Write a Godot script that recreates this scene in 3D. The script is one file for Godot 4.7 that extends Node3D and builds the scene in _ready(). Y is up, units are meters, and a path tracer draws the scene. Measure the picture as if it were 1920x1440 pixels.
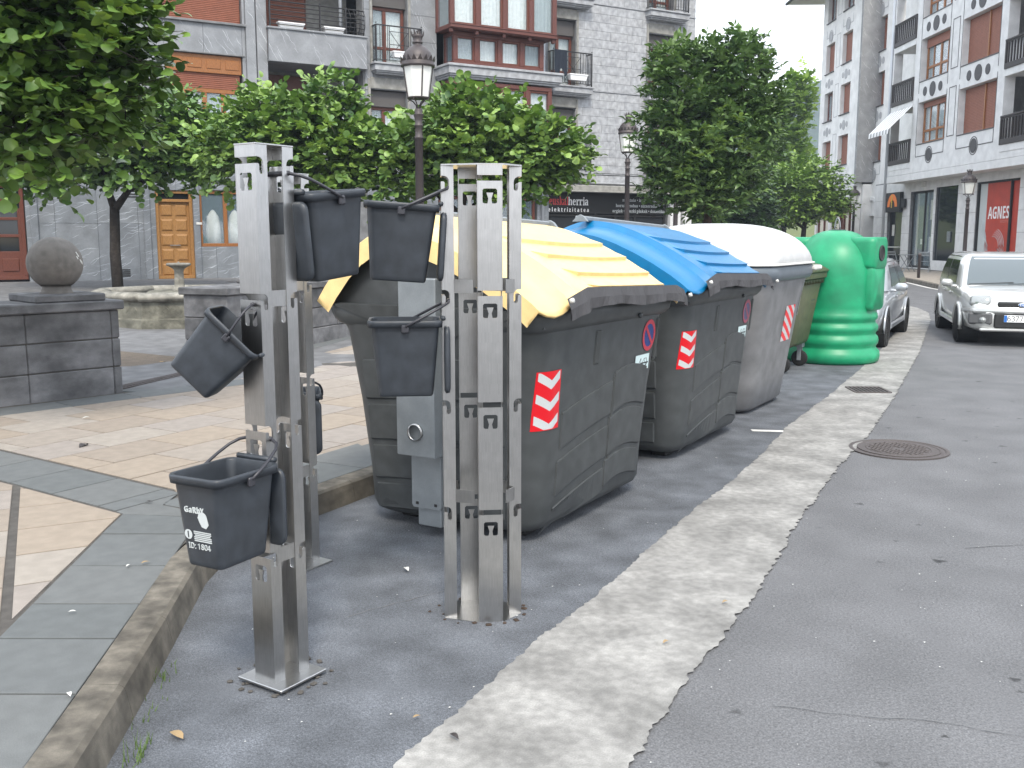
extends Node3D
# A Spanish street with a row of waste containers, steel bucket posts, stone plaza and flats.

const U := Vector3(0.51, 0, -0.86)      # along the row of containers
const W := Vector3(0.86, 0, 0.51)       # from the row towards the street
var M := {}
var taken := {}
var rng := RandomNumberGenerator.new()

class MB:
	var st := SurfaceTool.new()
	var n := 0
	func _init():
		st.begin(Mesh.PRIMITIVE_TRIANGLES)
		st.set_smooth_group(-1)
	func smooth(on := true) -> MB:
		st.set_smooth_group(0 if on else -1)
		return self
	func tri(a: Vector3, b: Vector3, c: Vector3):
		st.add_vertex(a); st.add_vertex(c); st.add_vertex(b)
		n += 1
	func quad(a: Vector3, b: Vector3, c: Vector3, d: Vector3):
		tri(a, b, c); tri(a, c, d)
	func box(c: Vector3, s: Vector3, b := Basis()) -> MB:
		var h := s * 0.5
		var v := []
		for i in 8:
			v.append(c + b * Vector3(h.x if i & 1 else -h.x, h.y if i & 2 else -h.y, h.z if i & 4 else -h.z))
		quad(v[4], v[5], v[7], v[6]); quad(v[1], v[0], v[2], v[3])
		quad(v[5], v[1], v[3], v[7]); quad(v[0], v[4], v[6], v[2])
		quad(v[6], v[7], v[3], v[2]); quad(v[0], v[1], v[5], v[4])
		return self
	func bb(c: Vector3, s: Vector3, e: float, b := Basis()) -> MB:   # box with chamfered edges
		var h := s * 0.5
		e = minf(e, minf(h.x, minf(h.y, h.z)) * 0.95)
		var p := func(sx, sy, sz, ax): # vertex of corner on the face of axis ax
			var q := Vector3(sx * (h.x - e), sy * (h.y - e), sz * (h.z - e))
			q[ax] = [sx, sy, sz][ax] * h[ax]
			return c + b * q
		for ax in 3:
			var i := (ax + 1) % 3
			var j := (ax + 2) % 3
			for sg in [-1, 1]:
				var s4 := []
				for k in [[-1, -1], [1, -1], [1, 1], [-1, 1]]:
					var q := [0, 0, 0]
					q[ax] = sg; q[i] = k[0]; q[j] = k[1]
					s4.append(p.call(q[0], q[1], q[2], ax))
				if sg > 0: quad(s4[0], s4[1], s4[2], s4[3])
				else: quad(s4[3], s4[2], s4[1], s4[0])
			for si in [-1, 1]:          # edges along ax
				for sj in [-1, 1]:
					var lo := [0, 0, 0]
					var hi := [0, 0, 0]
					lo[ax] = -1; hi[ax] = 1
					lo[i] = si; hi[i] = si; lo[j] = sj; hi[j] = sj
					var a = p.call(lo[0], lo[1], lo[2], i)
					var a2 = p.call(hi[0], hi[1], hi[2], i)
					var d = p.call(lo[0], lo[1], lo[2], j)
					var d2 = p.call(hi[0], hi[1], hi[2], j)
					if si * sj > 0: quad(a, d, d2, a2)
					else: quad(a2, d2, d, a)
		for k in 8:
			var sx := 1 if k & 1 else -1
			var sy := 1 if k & 2 else -1
			var sz := 1 if k & 4 else -1
			var a = p.call(sx, sy, sz, 0)
			var d = p.call(sx, sy, sz, 1)
			var f = p.call(sx, sy, sz, 2)
			if sx * sy * sz > 0: tri(a, d, f)
			else: tri(a, f, d)
		return self
	func ring(c: Vector3, ax: Vector3, up: Vector3, r: float, k: int) -> PackedVector3Array:
		var z := ax.normalized()
		var x := up.cross(z)
		if x.length() < 0.001: x = Vector3(1, 0, 0).cross(z)
		x = x.normalized()
		var y := z.cross(x)
		var o := PackedVector3Array()
		for i in k:
			var t := TAU * i / k
			o.append(c + (x * cos(t) + y * sin(t)) * r)
		return o
	func loft(rs: Array, closed := true, cap0 := true, cap1 := true) -> MB:
		for i in rs.size() - 1:
			var a: PackedVector3Array = rs[i]
			var b: PackedVector3Array = rs[i + 1]
			var m := a.size()
			for j in (m if closed else m - 1):
				var j2 := (j + 1) % m
				quad(a[j], a[j2], b[j2], b[j])
		if closed and cap0: fan(rs[0], true)
		if closed and cap1: fan(rs[-1], false)
		return self
	func fan(r: PackedVector3Array, flip := false):
		var c := Vector3()
		for p in r: c += p
		c /= r.size()
		for j in r.size():
			var j2 := (j + 1) % r.size()
			if flip: tri(c, r[j2], r[j])
			else: tri(c, r[j], r[j2])
	func tube(pts: Array, r0: float, r1 := -1.0, k := 8, caps := true) -> MB:
		if r1 < 0: r1 = r0
		var rs := []
		for i in pts.size():
			var d: Vector3 = (pts[mini(i + 1, pts.size() - 1)] - pts[maxi(i - 1, 0)])
			rs.append(ring(pts[i], d, Vector3(0.013, 1, 0.021), lerpf(r0, r1, float(i) / maxi(1, pts.size() - 1)), k))
		return loft(rs, true, caps, caps)
	func lathe(prof: Array, k := 16, o := Vector3(), b := Basis(), caps := true) -> MB:    # [r, y] pairs from the bottom up
		var rs := []
		for p in prof:
			var q := PackedVector3Array()
			for i in k:
				var t := -TAU * i / k
				q.append(o + b * Vector3(cos(t) * p[0], p[1], sin(t) * p[0]))
			rs.append(q)
		return loft(rs, true, caps, caps)
	func prism(poly: PackedVector2Array, d: float, x := Transform3D()) -> MB:   # polygon in xy, from z = 0 to z = d
		if Geometry2D.is_polygon_clockwise(poly): poly.reverse()
		var ix := Geometry2D.triangulate_polygon(poly)
		var c := poly.size()
		for i in range(0, ix.size(), 3):
			var a := poly[ix[i]]; var b := poly[ix[i + 1]]; var e := poly[ix[i + 2]]
			if (b - a).cross(e - a) < 0:
				var t := b; b = e; e = t
			tri(x * Vector3(a.x, a.y, d), x * Vector3(b.x, b.y, d), x * Vector3(e.x, e.y, d))
			tri(x * Vector3(a.x, a.y, 0), x * Vector3(e.x, e.y, 0), x * Vector3(b.x, b.y, 0))
		for i in c:
			var a := poly[i]; var b := poly[(i + 1) % c]
			quad(x * Vector3(a.x, a.y, 0), x * Vector3(b.x, b.y, 0), x * Vector3(b.x, b.y, d), x * Vector3(a.x, a.y, d))
		return self
	func done() -> ArrayMesh:
		st.generate_normals()
		return st.commit()

# ---- scene objects -------------------------------------------------------------------------------
func numbered(parent: Node, called: String) -> String:
	var key := str(parent.get_instance_id()) + called
	if not taken.has(key):
		taken[key] = 0
		return called
	taken[key] += 1
	return "%s_%03d" % [called, taken[key]]

func base(called: String, label: String, category: String, at := Vector3.ZERO, turn := 0.0, group := "") -> Node3D:
	var o := Node3D.new()
	o.name = numbered(self, called)
	add_child(o)
	o.position = at
	o.rotation.y = turn
	return tag(o, label, category, group)

func tag(o: Node3D, label: String, category: String, group := "") -> Node3D:
	o.set_meta("label", label)
	if category: o.set_meta("category", category)
	if group: o.set_meta("group", group)
	return o

func put(mesh: Mesh, called: String, m: Material, parent: Node = null, label := "") -> MeshInstance3D:
	var o := MeshInstance3D.new()
	if parent == null: parent = self
	o.name = numbered(parent, called)
	o.mesh = mesh
	o.material_override = m
	parent.add_child(o)
	if label: o.set_meta("label", label)
	return o

func obj(b: MB, called: String, m: Material, parent: Node = null, label := "") -> MeshInstance3D:
	return put(b.done(), called, m, parent, label)

func struct(b: MB, called: String, m: Material) -> MeshInstance3D:
	var o := obj(b, called, m)
	o.set_meta("kind", "structure")
	return o

func dup(o: Node3D, label: String, at: Vector3, turn := 0.0) -> Node3D:
	var c: Node3D = o.duplicate()
	c.name = numbered(self, String(o.name).rstrip("0123456789").trim_suffix("_"))
	add_child(c)
	c.position = at
	c.rotation = Vector3(0, turn, 0)
	c.set_meta("label", label)
	return c

func text(s: String, size: float, called: String, m: Material, parent: Node3D, x: Transform3D, font := "Droid Sans", bold := false, wide := 1.0) -> MeshInstance3D:
	var t := TextMesh.new()
	t.text = s
	var f := SystemFont.new()
	f.font_names = PackedStringArray([font])
	if bold: f.font_weight = 700
	t.font = f
	t.font_size = 32
	t.pixel_size = size / 32.0
	t.depth = 0.003
	var o := put(t, called, m, parent)
	o.transform = x * Transform3D(Basis().scaled(Vector3(wide, 1, 1)), Vector3())
	return o

func poly(a: Array) -> PackedVector2Array:
	var p := PackedVector2Array()
	for v in a: p.append(Vector2(v[0], v[1]))
	return p

func rrect(lx: float, lz: float, r: float, y: float, k := 5, cx := 0.0, cz := 0.0) -> PackedVector3Array:   # rounded rectangle seen from above, counter-clockwise about +y
	var o := PackedVector3Array()
	for q in 4:
		var sx: float = [1, -1, -1, 1][q]
		var sz: float = [-1, -1, 1, 1][q]
		for i in k + 1:
			var t := PI / 2 * (q + float(i) / k)
			o.append(Vector3(cx + sx * (lx / 2 - r) + cos(t) * r, y, cz + sz * (lz / 2 - r) - sin(t) * r))
	return o

func ph(x: float, z: float) -> float:      # the height of the plaza
	return 0.13 + 0.42 * clampf((-(0.507 * x + 0.862 * z) - 11.0) / 13.5, 0.0, 1.0)

# ---- materials -----------------------------------------------------------------------------------
func noise_bytes(size: int, freq: float, oct: int, sd: int, kind := FastNoiseLite.TYPE_SIMPLEX_SMOOTH) -> PackedByteArray:
	var f := FastNoiseLite.new()
	f.seed = sd
	f.noise_type = kind
	f.frequency = freq
	f.fractal_octaves = oct
	f.fractal_type = FastNoiseLite.FRACTAL_FBM if oct > 1 else FastNoiseLite.FRACTAL_NONE
	var im := f.get_seamless_image(size, size)
	im.convert(Image.FORMAT_L8)
	return im.get_data()

func grey(size: int, layers: Array, floor_v := 0) -> Image:     # layers: [freq, octaves, seed, low, high]; the values of the layers are multiplied
	var acc := PackedFloat32Array()
	acc.resize(size * size)
	acc.fill(1.0)
	for l in layers:
		var b := noise_bytes(size, l[0], l[1], l[2])
		var lo: float = 1.0 - (1.0 - l[3]) * 0.62
		var d: float = (1.0 - (1.0 - l[4]) * 0.62 - lo) / 255.0
		for i in acc.size(): acc[i] *= lo + d * b[i]
	var o := PackedByteArray()
	o.resize(size * size)
	for i in acc.size(): o[i] = clampi(int(acc[i] * 255.0), floor_v, 255)
	return Image.create_from_data(size, size, false, Image.FORMAT_L8, o)

func tex(im: Image) -> ImageTexture:
	var c: Image = im.duplicate()
	if c.get_format() == Image.FORMAT_L8: c.convert(Image.FORMAT_RGB8)
	return ImageTexture.create_from_image(c)

func bump(im: Image, s: float) -> ImageTexture:
	var c: Image = im.duplicate()
	c.convert(Image.FORMAT_RGBA8)
	c.bump_map_to_normal_map(s)
	return ImageTexture.create_from_image(c)

func mat(col: Color, rough := 0.8, metal := 0.0, t: Texture2D = null, size := 1.0, nrm: Texture2D = null, ns := 1.0, world := false) -> StandardMaterial3D:
	var m := StandardMaterial3D.new()
	m.albedo_color = col.linear_to_srgb()
	m.roughness = rough
	m.metallic = metal
	if t:
		m.albedo_texture = t
	if nrm:
		m.normal_enabled = true
		m.normal_texture = nrm
		m.normal_scale = ns
	if t or nrm:
		m.uv1_triplanar = true
		m.uv1_world_triplanar = world
		m.uv1_scale = Vector3.ONE / size
	return m

func L(r: float, g := -1.0, b := -1.0) -> Color:
	return Color(r, r if g < 0 else g, r if b < 0 else b)

func marble_image(size: int, strokes: int, sd: int, slope: float) -> Image:
	var im := grey(size, [[0.006, 4, sd, 0.72, 1.0], [0.05, 3, sd + 1, 0.9, 1.0]])
	for x in size: for y in size:
		var v := im.get_pixel(x, y).r * 0.63
		im.set_pixel(x, y, Color(v, v, v))
	var r := RandomNumberGenerator.new()
	r.seed = sd
	for k in strokes:
		var p := Vector2(r.randf() * size, r.randf() * size)
		var ang := slope + r.randfn() * 0.16
		var ln := r.randi_range(20, 110) * size / 512
		var s0 := r.randf_range(0.15, 0.75)
		var wd := r.randf_range(0.6, 1.5)
		for i in ln:
			ang += r.randfn() * 0.09
			ang = lerpf(ang, slope, 0.05)
			p += Vector2(cos(ang), sin(ang))
			var fade := sin(PI * i / ln) * s0 * r.randf_range(0.5, 1.0)
			for dy in range(-2, 3):
				var fx := posmod(int(p.x), size)
				var fy := posmod(int(p.y) + dy, size)
				var v := im.get_pixel(fx, fy).r
				v = minf(0.97, v + fade * exp(-dy * dy / wd))
				im.set_pixel(fx, fy, Color(v, v, v))
	return im

func paint(w: int, h: int, f: Callable) -> ImageTexture:
	var im := Image.create(w, h, false, Image.FORMAT_RGB8)
	for y in h: for x in w:
		im.set_pixel(x, y, f.call((x + 0.5) / w, (y + 0.5) / h))
	return ImageTexture.create_from_image(im)

func make_materials():
	var fine := grey(512, [[0.30, 2, 3, 0.35, 1.0], [0.03, 4, 5, 0.8, 1.0]])
	var speck := grey(512, [[0.42, 1, 11, 0.15, 1.15], [0.16, 2, 12, 0.62, 1.0], [0.010, 4, 13, 0.75, 1.0]])
	var blot := grey(512, [[0.012, 5, 21, 0.62, 1.0], [0.20, 2, 22, 0.86, 1.0]])
	var soft := grey(512, [[0.010, 4, 31, 0.84, 1.0], [0.12, 2, 32, 0.94, 1.0]])
	var stain := grey(512, [[0.008, 5, 41, 0.35, 1.1], [0.03, 4, 42, 0.7, 1.0], [0.25, 1, 43, 0.85, 1.0]])
	var conc := grey(1024, [[0.005, 5, 51, 0.60, 1.08], [0.03, 4, 52, 0.72, 1.05], [0.25, 2, 53, 0.74, 1.0]])
	var t_speck := tex(speck); var t_blot := tex(blot); var t_soft := tex(soft); var t_stain := tex(stain); var t_fine := tex(fine)
	var n_fine := bump(fine, 2.0); var n_speck := bump(speck, 3.0)
	var n_soft := bump(soft, 1.5)
	# brushed steel: a noise stretched along the height
	var br := PackedByteArray()
	br.resize(256 * 256)
	var nb := noise_bytes(256, 0.4, 1, 61)
	var nb2 := noise_bytes(256, 0.02, 3, 62)
	for y in 256: for x in 256:
		br[y * 256 + x] = clampi(int(222 + 0.07 * nb[(y / 24) * 256 + x] + 0.05 * nb2[y * 256 + x]), 0, 255)
	var t_brush := tex(Image.create_from_data(256, 256, false, Image.FORMAT_L8, br))
	var wd := PackedByteArray()
	wd.resize(256 * 256)
	for y in 256: for x in 256:
		wd[y * 256 + x] = clampi(int(165 + 0.35 * nb[(y / 16) * 256 + x] ), 0, 255)
	var t_wood := tex(Image.create_from_data(256, 256, false, Image.FORMAT_L8, wd))
	M.ground = mat(L(0.12), 0.95, 0, t_speck, 1.2, n_speck, 0.6, true)
	var road_im := grey(1024, [[0.40, 1, 71, 0.5, 1.05], [0.15, 2, 72, 0.75, 1.0], [0.004, 5, 73, 0.80, 1.04]])
	var sr := RandomNumberGenerator.new()
	sr.seed = 77
	for k in 26:
		var c := Vector2i(sr.randi() % 1024, sr.randi() % 1024)
		var rad := sr.randf_range(4.0, 13.0)
		var dk := sr.randf_range(0.45, 0.85)
		for dx in range(-16, 17): for dy in range(-16, 17):
			var q := Vector2(dx, dy * 1.2).length() / rad * (1.0 + 0.25 * sin(atan2(dy, dx) * 3.0 + k))
			if q < 1.0:
				var x := posmod(c.x + dx, 1024); var y := posmod(c.y + dy, 1024)
				var v := road_im.get_pixel(x, y).r * lerpf(dk, 1.0, q * q)
				road_im.set_pixel(x, y, Color(v, v, v))
	M.road = mat(L(0.222, 0.222, 0.230), 0.93, 0, tex(road_im), 3.1, n_speck, 0.55, true)
	M.bay = mat(L(0.225, 0.240, 0.268), 0.92, 0, tex(grey(1024, [[0.36, 1, 81, 0.4, 1.1], [0.12, 2, 82, 0.7, 1.0], [0.006, 5, 83, 0.60, 1.10]])), 2.3, n_speck, 0.9, true)
	M.gutter = mat(L(0.42, 0.408, 0.385), 0.9, 0, tex(conc), 1.9, bump(conc, 3.0), 1.0, true)
	M.crack = mat(L(0.145), 0.95)
	M.kerb = mat(L(0.225, 0.20, 0.163), 0.92, 0, t_stain, 0.8, n_fine, 0.35, true)
	M.joint = mat(L(0.11, 0.10, 0.09), 0.95, 0, t_blot, 0.7, n_fine, 0.8, true)
	var t_tile := tex(grey(512, [[0.28, 2, 91, 0.72, 1.0], [0.012, 3, 92, 0.86, 1.0]]))
	M.tile = []
	for c in [[0.365, 0.315, 0.268], [0.375, 0.31, 0.246], [0.36, 0.316, 0.28], [0.39, 0.345, 0.298], [0.345, 0.288, 0.235]]:
		M.tile.append(mat(L(c[0], c[1], c[2]), 0.85, 0, t_tile, 0.7, n_fine, 0.2, true))
	M.slab = []
	for c in [[0.158, 0.167, 0.168], [0.147, 0.157, 0.158], [0.168, 0.175, 0.174]]:
		M.slab.append(mat(L(c[0], c[1], c[2]), 0.88, 0, t_tile, 0.7, n_fine, 0.25, true))
	M.paving = mat(L(0.20, 0.20, 0.205), 0.9, 0, t_blot, 2.0, n_fine, 0.4, true)
	M.sand = mat(L(0.33, 0.265, 0.205), 0.95, 0, t_speck, 0.9, n_speck, 0.7, true)
	M.walk = mat(L(0.42, 0.37, 0.31), 0.9, 0, t_blot, 2.0, n_fine, 0.4, true)
	M.block = []
	for c in [0.21, 0.25, 0.29, 0.195]:
		M.block.append(mat(L(c, c * 0.99, c * 1.02), 0.85, 0, t_stain, 1.3, n_soft, 0.8, true))
	M.ball = mat(L(0.22, 0.20, 0.18), 0.8, 0, t_blot, 0.6, n_fine, 0.5)
	M.basin = mat(L(0.29, 0.28, 0.225), 0.9, 0, t_stain, 1.2, n_fine, 0.8)
	M.coping = mat(L(0.44, 0.415, 0.355), 0.85, 0, t_stain, 0.8, n_fine, 0.8)
	M.steel = mat(L(0.53, 0.525, 0.515), 0.30, 1.0, t_brush, 0.45)
	M.galv = mat(L(0.30, 0.325, 0.34), 0.5, 0.55, t_soft, 0.8)
	M.dark_metal = mat(L(0.035, 0.034, 0.036), 0.5, 0.3, t_soft, 0.5)
	M.lamp_metal = mat(L(0.075, 0.062, 0.062), 0.5, 0.2, t_soft, 0.5)
	M.bucket = mat(L(0.044, 0.052, 0.064), 0.42, 0, t_blot, 0.5, n_soft, 0.15)
	M.handle = mat(L(0.030, 0.030, 0.037), 0.4)
	M.body = mat(L(0.070, 0.076, 0.078), 0.5, 0, t_blot, 0.9, n_soft, 0.25)
	M.body_line = mat(L(0.045, 0.049, 0.048), 0.55, 0, t_soft, 0.5)
	M.yellow = mat(L(0.86, 0.62, 0.27), 0.42, 0, t_soft, 0.7, n_soft, 0.1)
	M.blue = mat(L(0.0, 0.165, 0.38), 0.36, 0, t_soft, 0.7, n_soft, 0.1)
	M.rubber = mat(L(0.042, 0.039, 0.041), 0.55, 0, t_soft, 0.5)
	M.grey_body = mat(L(0.235, 0.235, 0.24), 0.5, 0, t_blot, 1.4, n_soft, 0.2)
	M.dome = mat(L(0.60, 0.60, 0.595), 0.4, 0, t_soft, 1.0)
	M.dome_rim = mat(L(0.13, 0.155, 0.18), 0.4, 0, t_soft, 0.8)
	M.olive = mat(L(0.10, 0.095, 0.045), 0.5, 0, t_blot, 0.8)
	M.igloo = mat(L(0.008, 0.36, 0.16), 0.42, 0, t_blot, 1.6, n_soft, 0.15)
	M.black = mat(L(0.012), 0.6)
	M.tyre = mat(L(0.022), 0.85, 0, t_fine, 0.2, n_fine, 0.4)
	M.white = mat(L(0.80), 0.5)
	M.off_white = mat(L(0.72, 0.71, 0.67), 0.6, 0, t_soft, 0.6)
	M.red = mat(L(0.62, 0.015, 0.03), 0.4)
	M.print = mat(L(0.50, 0.53, 0.53), 0.5)
	M.ink = mat(L(0.02, 0.02, 0.022), 0.5)
	# facade stone with white veins
	var mb1 := tex(marble_image(1024, 240, 5, -0.35))
	var mb2 := tex(marble_image(1024, 110, 9, 1.05))
	M.marble = []
	for c in [[0.68, 0.735, 0.80], [0.72, 0.77, 0.83], [0.64, 0.69, 0.755]]:
		M.marble.append(mat(L(c[0], c[1], c[2]), 0.4, 0, mb1, 3.2))
	M.panel = []
	for c in [[0.84, 0.87, 0.92], [0.87, 0.895, 0.94], [0.81, 0.845, 0.90]]:
		M.panel.append(mat(L(c[0], c[1], c[2]), 0.6, 0, mb2, 3.7))
	M.ashlar = []
	for c in [[0.50, 0.512, 0.535], [0.51, 0.522, 0.545], [0.49, 0.502, 0.525], [0.52, 0.53, 0.55]]:
		M.ashlar.append(mat(L(c[0], c[1], c[2]), 0.75, 0, t_blot, 1.4, n_fine, 0.4))
	M.wall = mat(L(0.24, 0.243, 0.25), 0.85, 0, t_blot, 2.0)
	M.trim = mat(L(0.46, 0.47, 0.49), 0.7, 0, t_blot, 1.5)
	M.lintel = mat(L(0.38, 0.37, 0.34), 0.8, 0, t_blot, 1.5)
	M.soffit = mat(L(0.5, 0.49, 0.46), 0.85)
	M.dark = mat(L(0.02, 0.02, 0.022), 0.7)
	M.box_grey = mat(L(0.085, 0.078, 0.075), 0.7)
	M.wood_red = mat(L(0.175, 0.048, 0.026), 0.5, 0, t_wood, 0.6)
	M.wood_bay = mat(L(0.17, 0.055, 0.040), 0.5, 0, t_wood, 0.6)
	M.wood_gold = mat(L(0.47, 0.235, 0.07), 0.5, 0, t_wood, 0.6)
	M.wood_orange = mat(L(0.40, 0.15, 0.035), 0.5, 0, t_wood, 0.6)
	M.shutter = mat(L(0.27, 0.090, 0.048), 0.6, 0, t_soft, 1.2)
	M.shutter2 = mat(L(0.30, 0.115, 0.07), 0.6, 0, t_soft, 1.2)
	M.curtain = mat(L(0.70, 0.72, 0.68), 0.9, 0, t_soft, 0.8)
	M.curtain_dark = mat(L(0.33, 0.37, 0.36), 0.9, 0, t_soft, 0.8)
	M.glass = mat(Color(0.8, 0.9, 0.95), 0.03)
	M.glass.transparency = BaseMaterial3D.TRANSPARENCY_ALPHA
	M.glass.albedo_color = Color(0.75, 0.85, 0.9, 0.12)
	M.tint = mat(L(0.02, 0.024, 0.028), 0.06)
	M.shop_glass = mat(L(0.028, 0.03, 0.033), 0.08)
	M.plaster = mat(L(0.84, 0.835, 0.82), 0.8, 0, t_soft, 4.0)
	M.plaster_grey = mat(L(0.92, 0.925, 0.94), 0.8, 0, mb2, 4.0)
	M.pale_stone = mat(L(0.74, 0.74, 0.735), 0.75, 0, t_soft, 3.0)
	M.disc = mat(L(0.055, 0.052, 0.055), 0.6, 0, t_soft, 0.6)
	M.disc_pale = mat(L(0.42, 0.42, 0.43), 0.6, 0, t_soft, 0.6)
	M.line = mat(L(0.07, 0.068, 0.07), 0.6)
	M.rail_wood = mat(L(0.045, 0.036, 0.034), 0.6, 0, t_wood, 0.6)
	M.gutter_pipe = mat(L(0.42, 0.44, 0.47), 0.4, 0.3)
	M.silver = mat(L(0.50, 0.50, 0.485), 0.3, 0.45)
	M.silver.clearcoat_enabled = true
	M.silver.clearcoat_roughness = 0.08
	M.silver2 = mat(L(0.38, 0.40, 0.425), 0.3, 0.45)
	M.silver2.clearcoat_enabled = true
	M.silver2.clearcoat_roughness = 0.1
	M.car_glass = mat(L(0.10, 0.12, 0.13), 0.04)
	M.plastic_grey = mat(L(0.09, 0.09, 0.092), 0.6)
	M.lens = mat(L(0.36, 0.37, 0.36), 0.12, 0.5)
	M.rim_metal = mat(L(0.5), 0.35, 0.7)
	M.plate_blue = mat(L(0.01, 0.12, 0.42), 0.5)
	M.poster_red = mat(L(0.50, 0.05, 0.025), 0.5, 0, t_soft, 3.0)
	M.orange = mat(L(0.85, 0.22, 0.03), 0.5)
	M.wheat = mat(L(0.65, 0.42, 0.06), 0.5)
	M.lamp_glass = mat(L(0.72, 0.72, 0.68), 0.35)
	M.iron = mat(L(0.17, 0.145, 0.14), 0.7, 0.3, t_fine, 0.3, n_fine, 0.6)
	M.bark = mat(L(0.060, 0.048, 0.040), 0.95, 0, t_stain, 0.5, n_fine, 1.2)
	M.bark_brown = mat(L(0.10, 0.065, 0.045), 0.95, 0, t_stain, 0.5, n_fine, 1.2)
	M.lawn = mat(L(0.14, 0.17, 0.05), 0.95, 0, t_blot, 4.0)
	M.hill = mat(L(0.06, 0.10, 0.055), 1.0, 0, t_stain, 60.0, n_fine, 0.6, true)
	M.leaf = leaf_mat()
	M.dry_leaf = mat(L(0.30, 0.21, 0.11), 0.85)
	M.cream = mat(L(0.62, 0.58, 0.48), 0.7)
	M.weed = mat(L(0.09, 0.15, 0.03), 0.8)
	M.cloth = mat(L(0.02, 0.028, 0.045), 0.95, 0, t_blot, 0.4)

func leaf_mat() -> StandardMaterial3D:
	var m := StandardMaterial3D.new()
	m.vertex_color_use_as_albedo = true
	m.albedo_color = Color.WHITE
	m.roughness = 0.45
	m.backlight_enabled = true
	m.backlight = Color(0.35, 0.42, 0.12)
	return m

# ---- ground --------------------------------------------------------------------------------------
const KERB := [[-1.10, -1.2], [-1.24, -2.575], [-1.295, -3.1], [-1.365, -3.7], [-1.455, -4.41], [-1.45, -4.75], [-1.39, -5.05], [-1.21, -5.44], [-0.98, -5.87], [0.0, -7.7], [1.75, -10.98], [3.4, -14.1], [5.2, -17.6], [7.0, -21.2], [7.9, -23.6], [7.9, -26.0], [7.3, -30.0], [7.6, -36.0], [8.6, -46.0], [12.0, -70.0], [14.0, -90.0]]
const GUT_L := [[-0.9, -1.6], [-0.359, -2.803], [-0.214, -3.105], [-0.045, -3.443], [0.111, -3.769], [0.399, -4.284], [0.937, -5.396], [1.442, -6.339], [1.911, -7.288], [2.333, -8.237], [3.352, -10.159], [4.356, -12.161], [5.3, -14.1], [6.6, -16.9], [7.7, -19.4], [8.4, -21.4], [8.7, -23.0]]
const GUT_R := [[-0.2, -1.6], [0.37, -2.837], [0.455, -3.012], [0.657, -3.443], [0.902, -3.878], [1.17, -4.417], [1.648, -5.47], [2.306, -6.798], [2.873, -7.83], [3.835, -9.78], [5.662, -13.64], [6.9, -16.4], [8.14, -19.156], [8.897, -21.068], [9.25, -22.5], [9.387, -23.6]]

func refine(p: Array, step: float, jit: float) -> PackedVector2Array:
	var edge_n := FastNoiseLite.new()
	edge_n.frequency = 0.5
	var o := PackedVector2Array()
	for i in p.size() - 1:
		var a := Vector2(p[i][0], p[i][1])
		var b := Vector2(p[i + 1][0], p[i + 1][1])
		var k := maxi(1, int(a.distance_to(b) / step))
		for j in k:
			var q := a.lerp(b, float(j) / k)
			if a.y < -1.0 and a.y > -20: q += (b - a).normalized().orthogonal() * (edge_n.get_noise_2d(q.x * 9.0, q.y * 9.0) + 1.1 * edge_n.get_noise_2d(q.x * 45.0, q.y * 45.0)) * jit
			o.append(q)
	o.append(Vector2(p[-1][0], p[-1][1]))
	return o

func sheet(p: PackedVector2Array, y: float, called: String, m: Material, thick := 0.0) -> MeshInstance3D:
	var b := MB.new()
	var x := Transform3D(Basis(Vector3(1, 0, 0), Vector3(0, 0, 1), Vector3(0, -1, 0)), Vector3(0, y, 0))   # polygon y becomes world z, extruded downwards... z down
	if thick > 0.0:
		b.prism(p, thick, x)
	else:
		if Geometry2D.is_polygon_clockwise(p): p.reverse()
		var ix := Geometry2D.triangulate_polygon(p)
		for i in range(0, ix.size(), 3):
			var v := [p[ix[i]], p[ix[i + 1]], p[ix[i + 2]]]
			if (v[1] - v[0]).cross(v[2] - v[0]) < 0: v.reverse()
			b.tri(Vector3(v[0].x, y, v[0].y), Vector3(v[2].x, y, v[2].y), Vector3(v[1].x, y, v[1].y))
	return struct(b, called, m)

func offset_line(p: Array, d: float) -> Array:
	var o := []
	for i in p.size():
		var a := Vector2(p[maxi(i - 1, 0)][0], p[maxi(i - 1, 0)][1])
		var c := Vector2(p[mini(i + 1, p.size() - 1)][0], p[mini(i + 1, p.size() - 1)][1])
		var t := (c - a).normalized()
		o.append([p[i][0] + t.y * d, p[i][1] - t.x * d])
	return o

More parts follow.
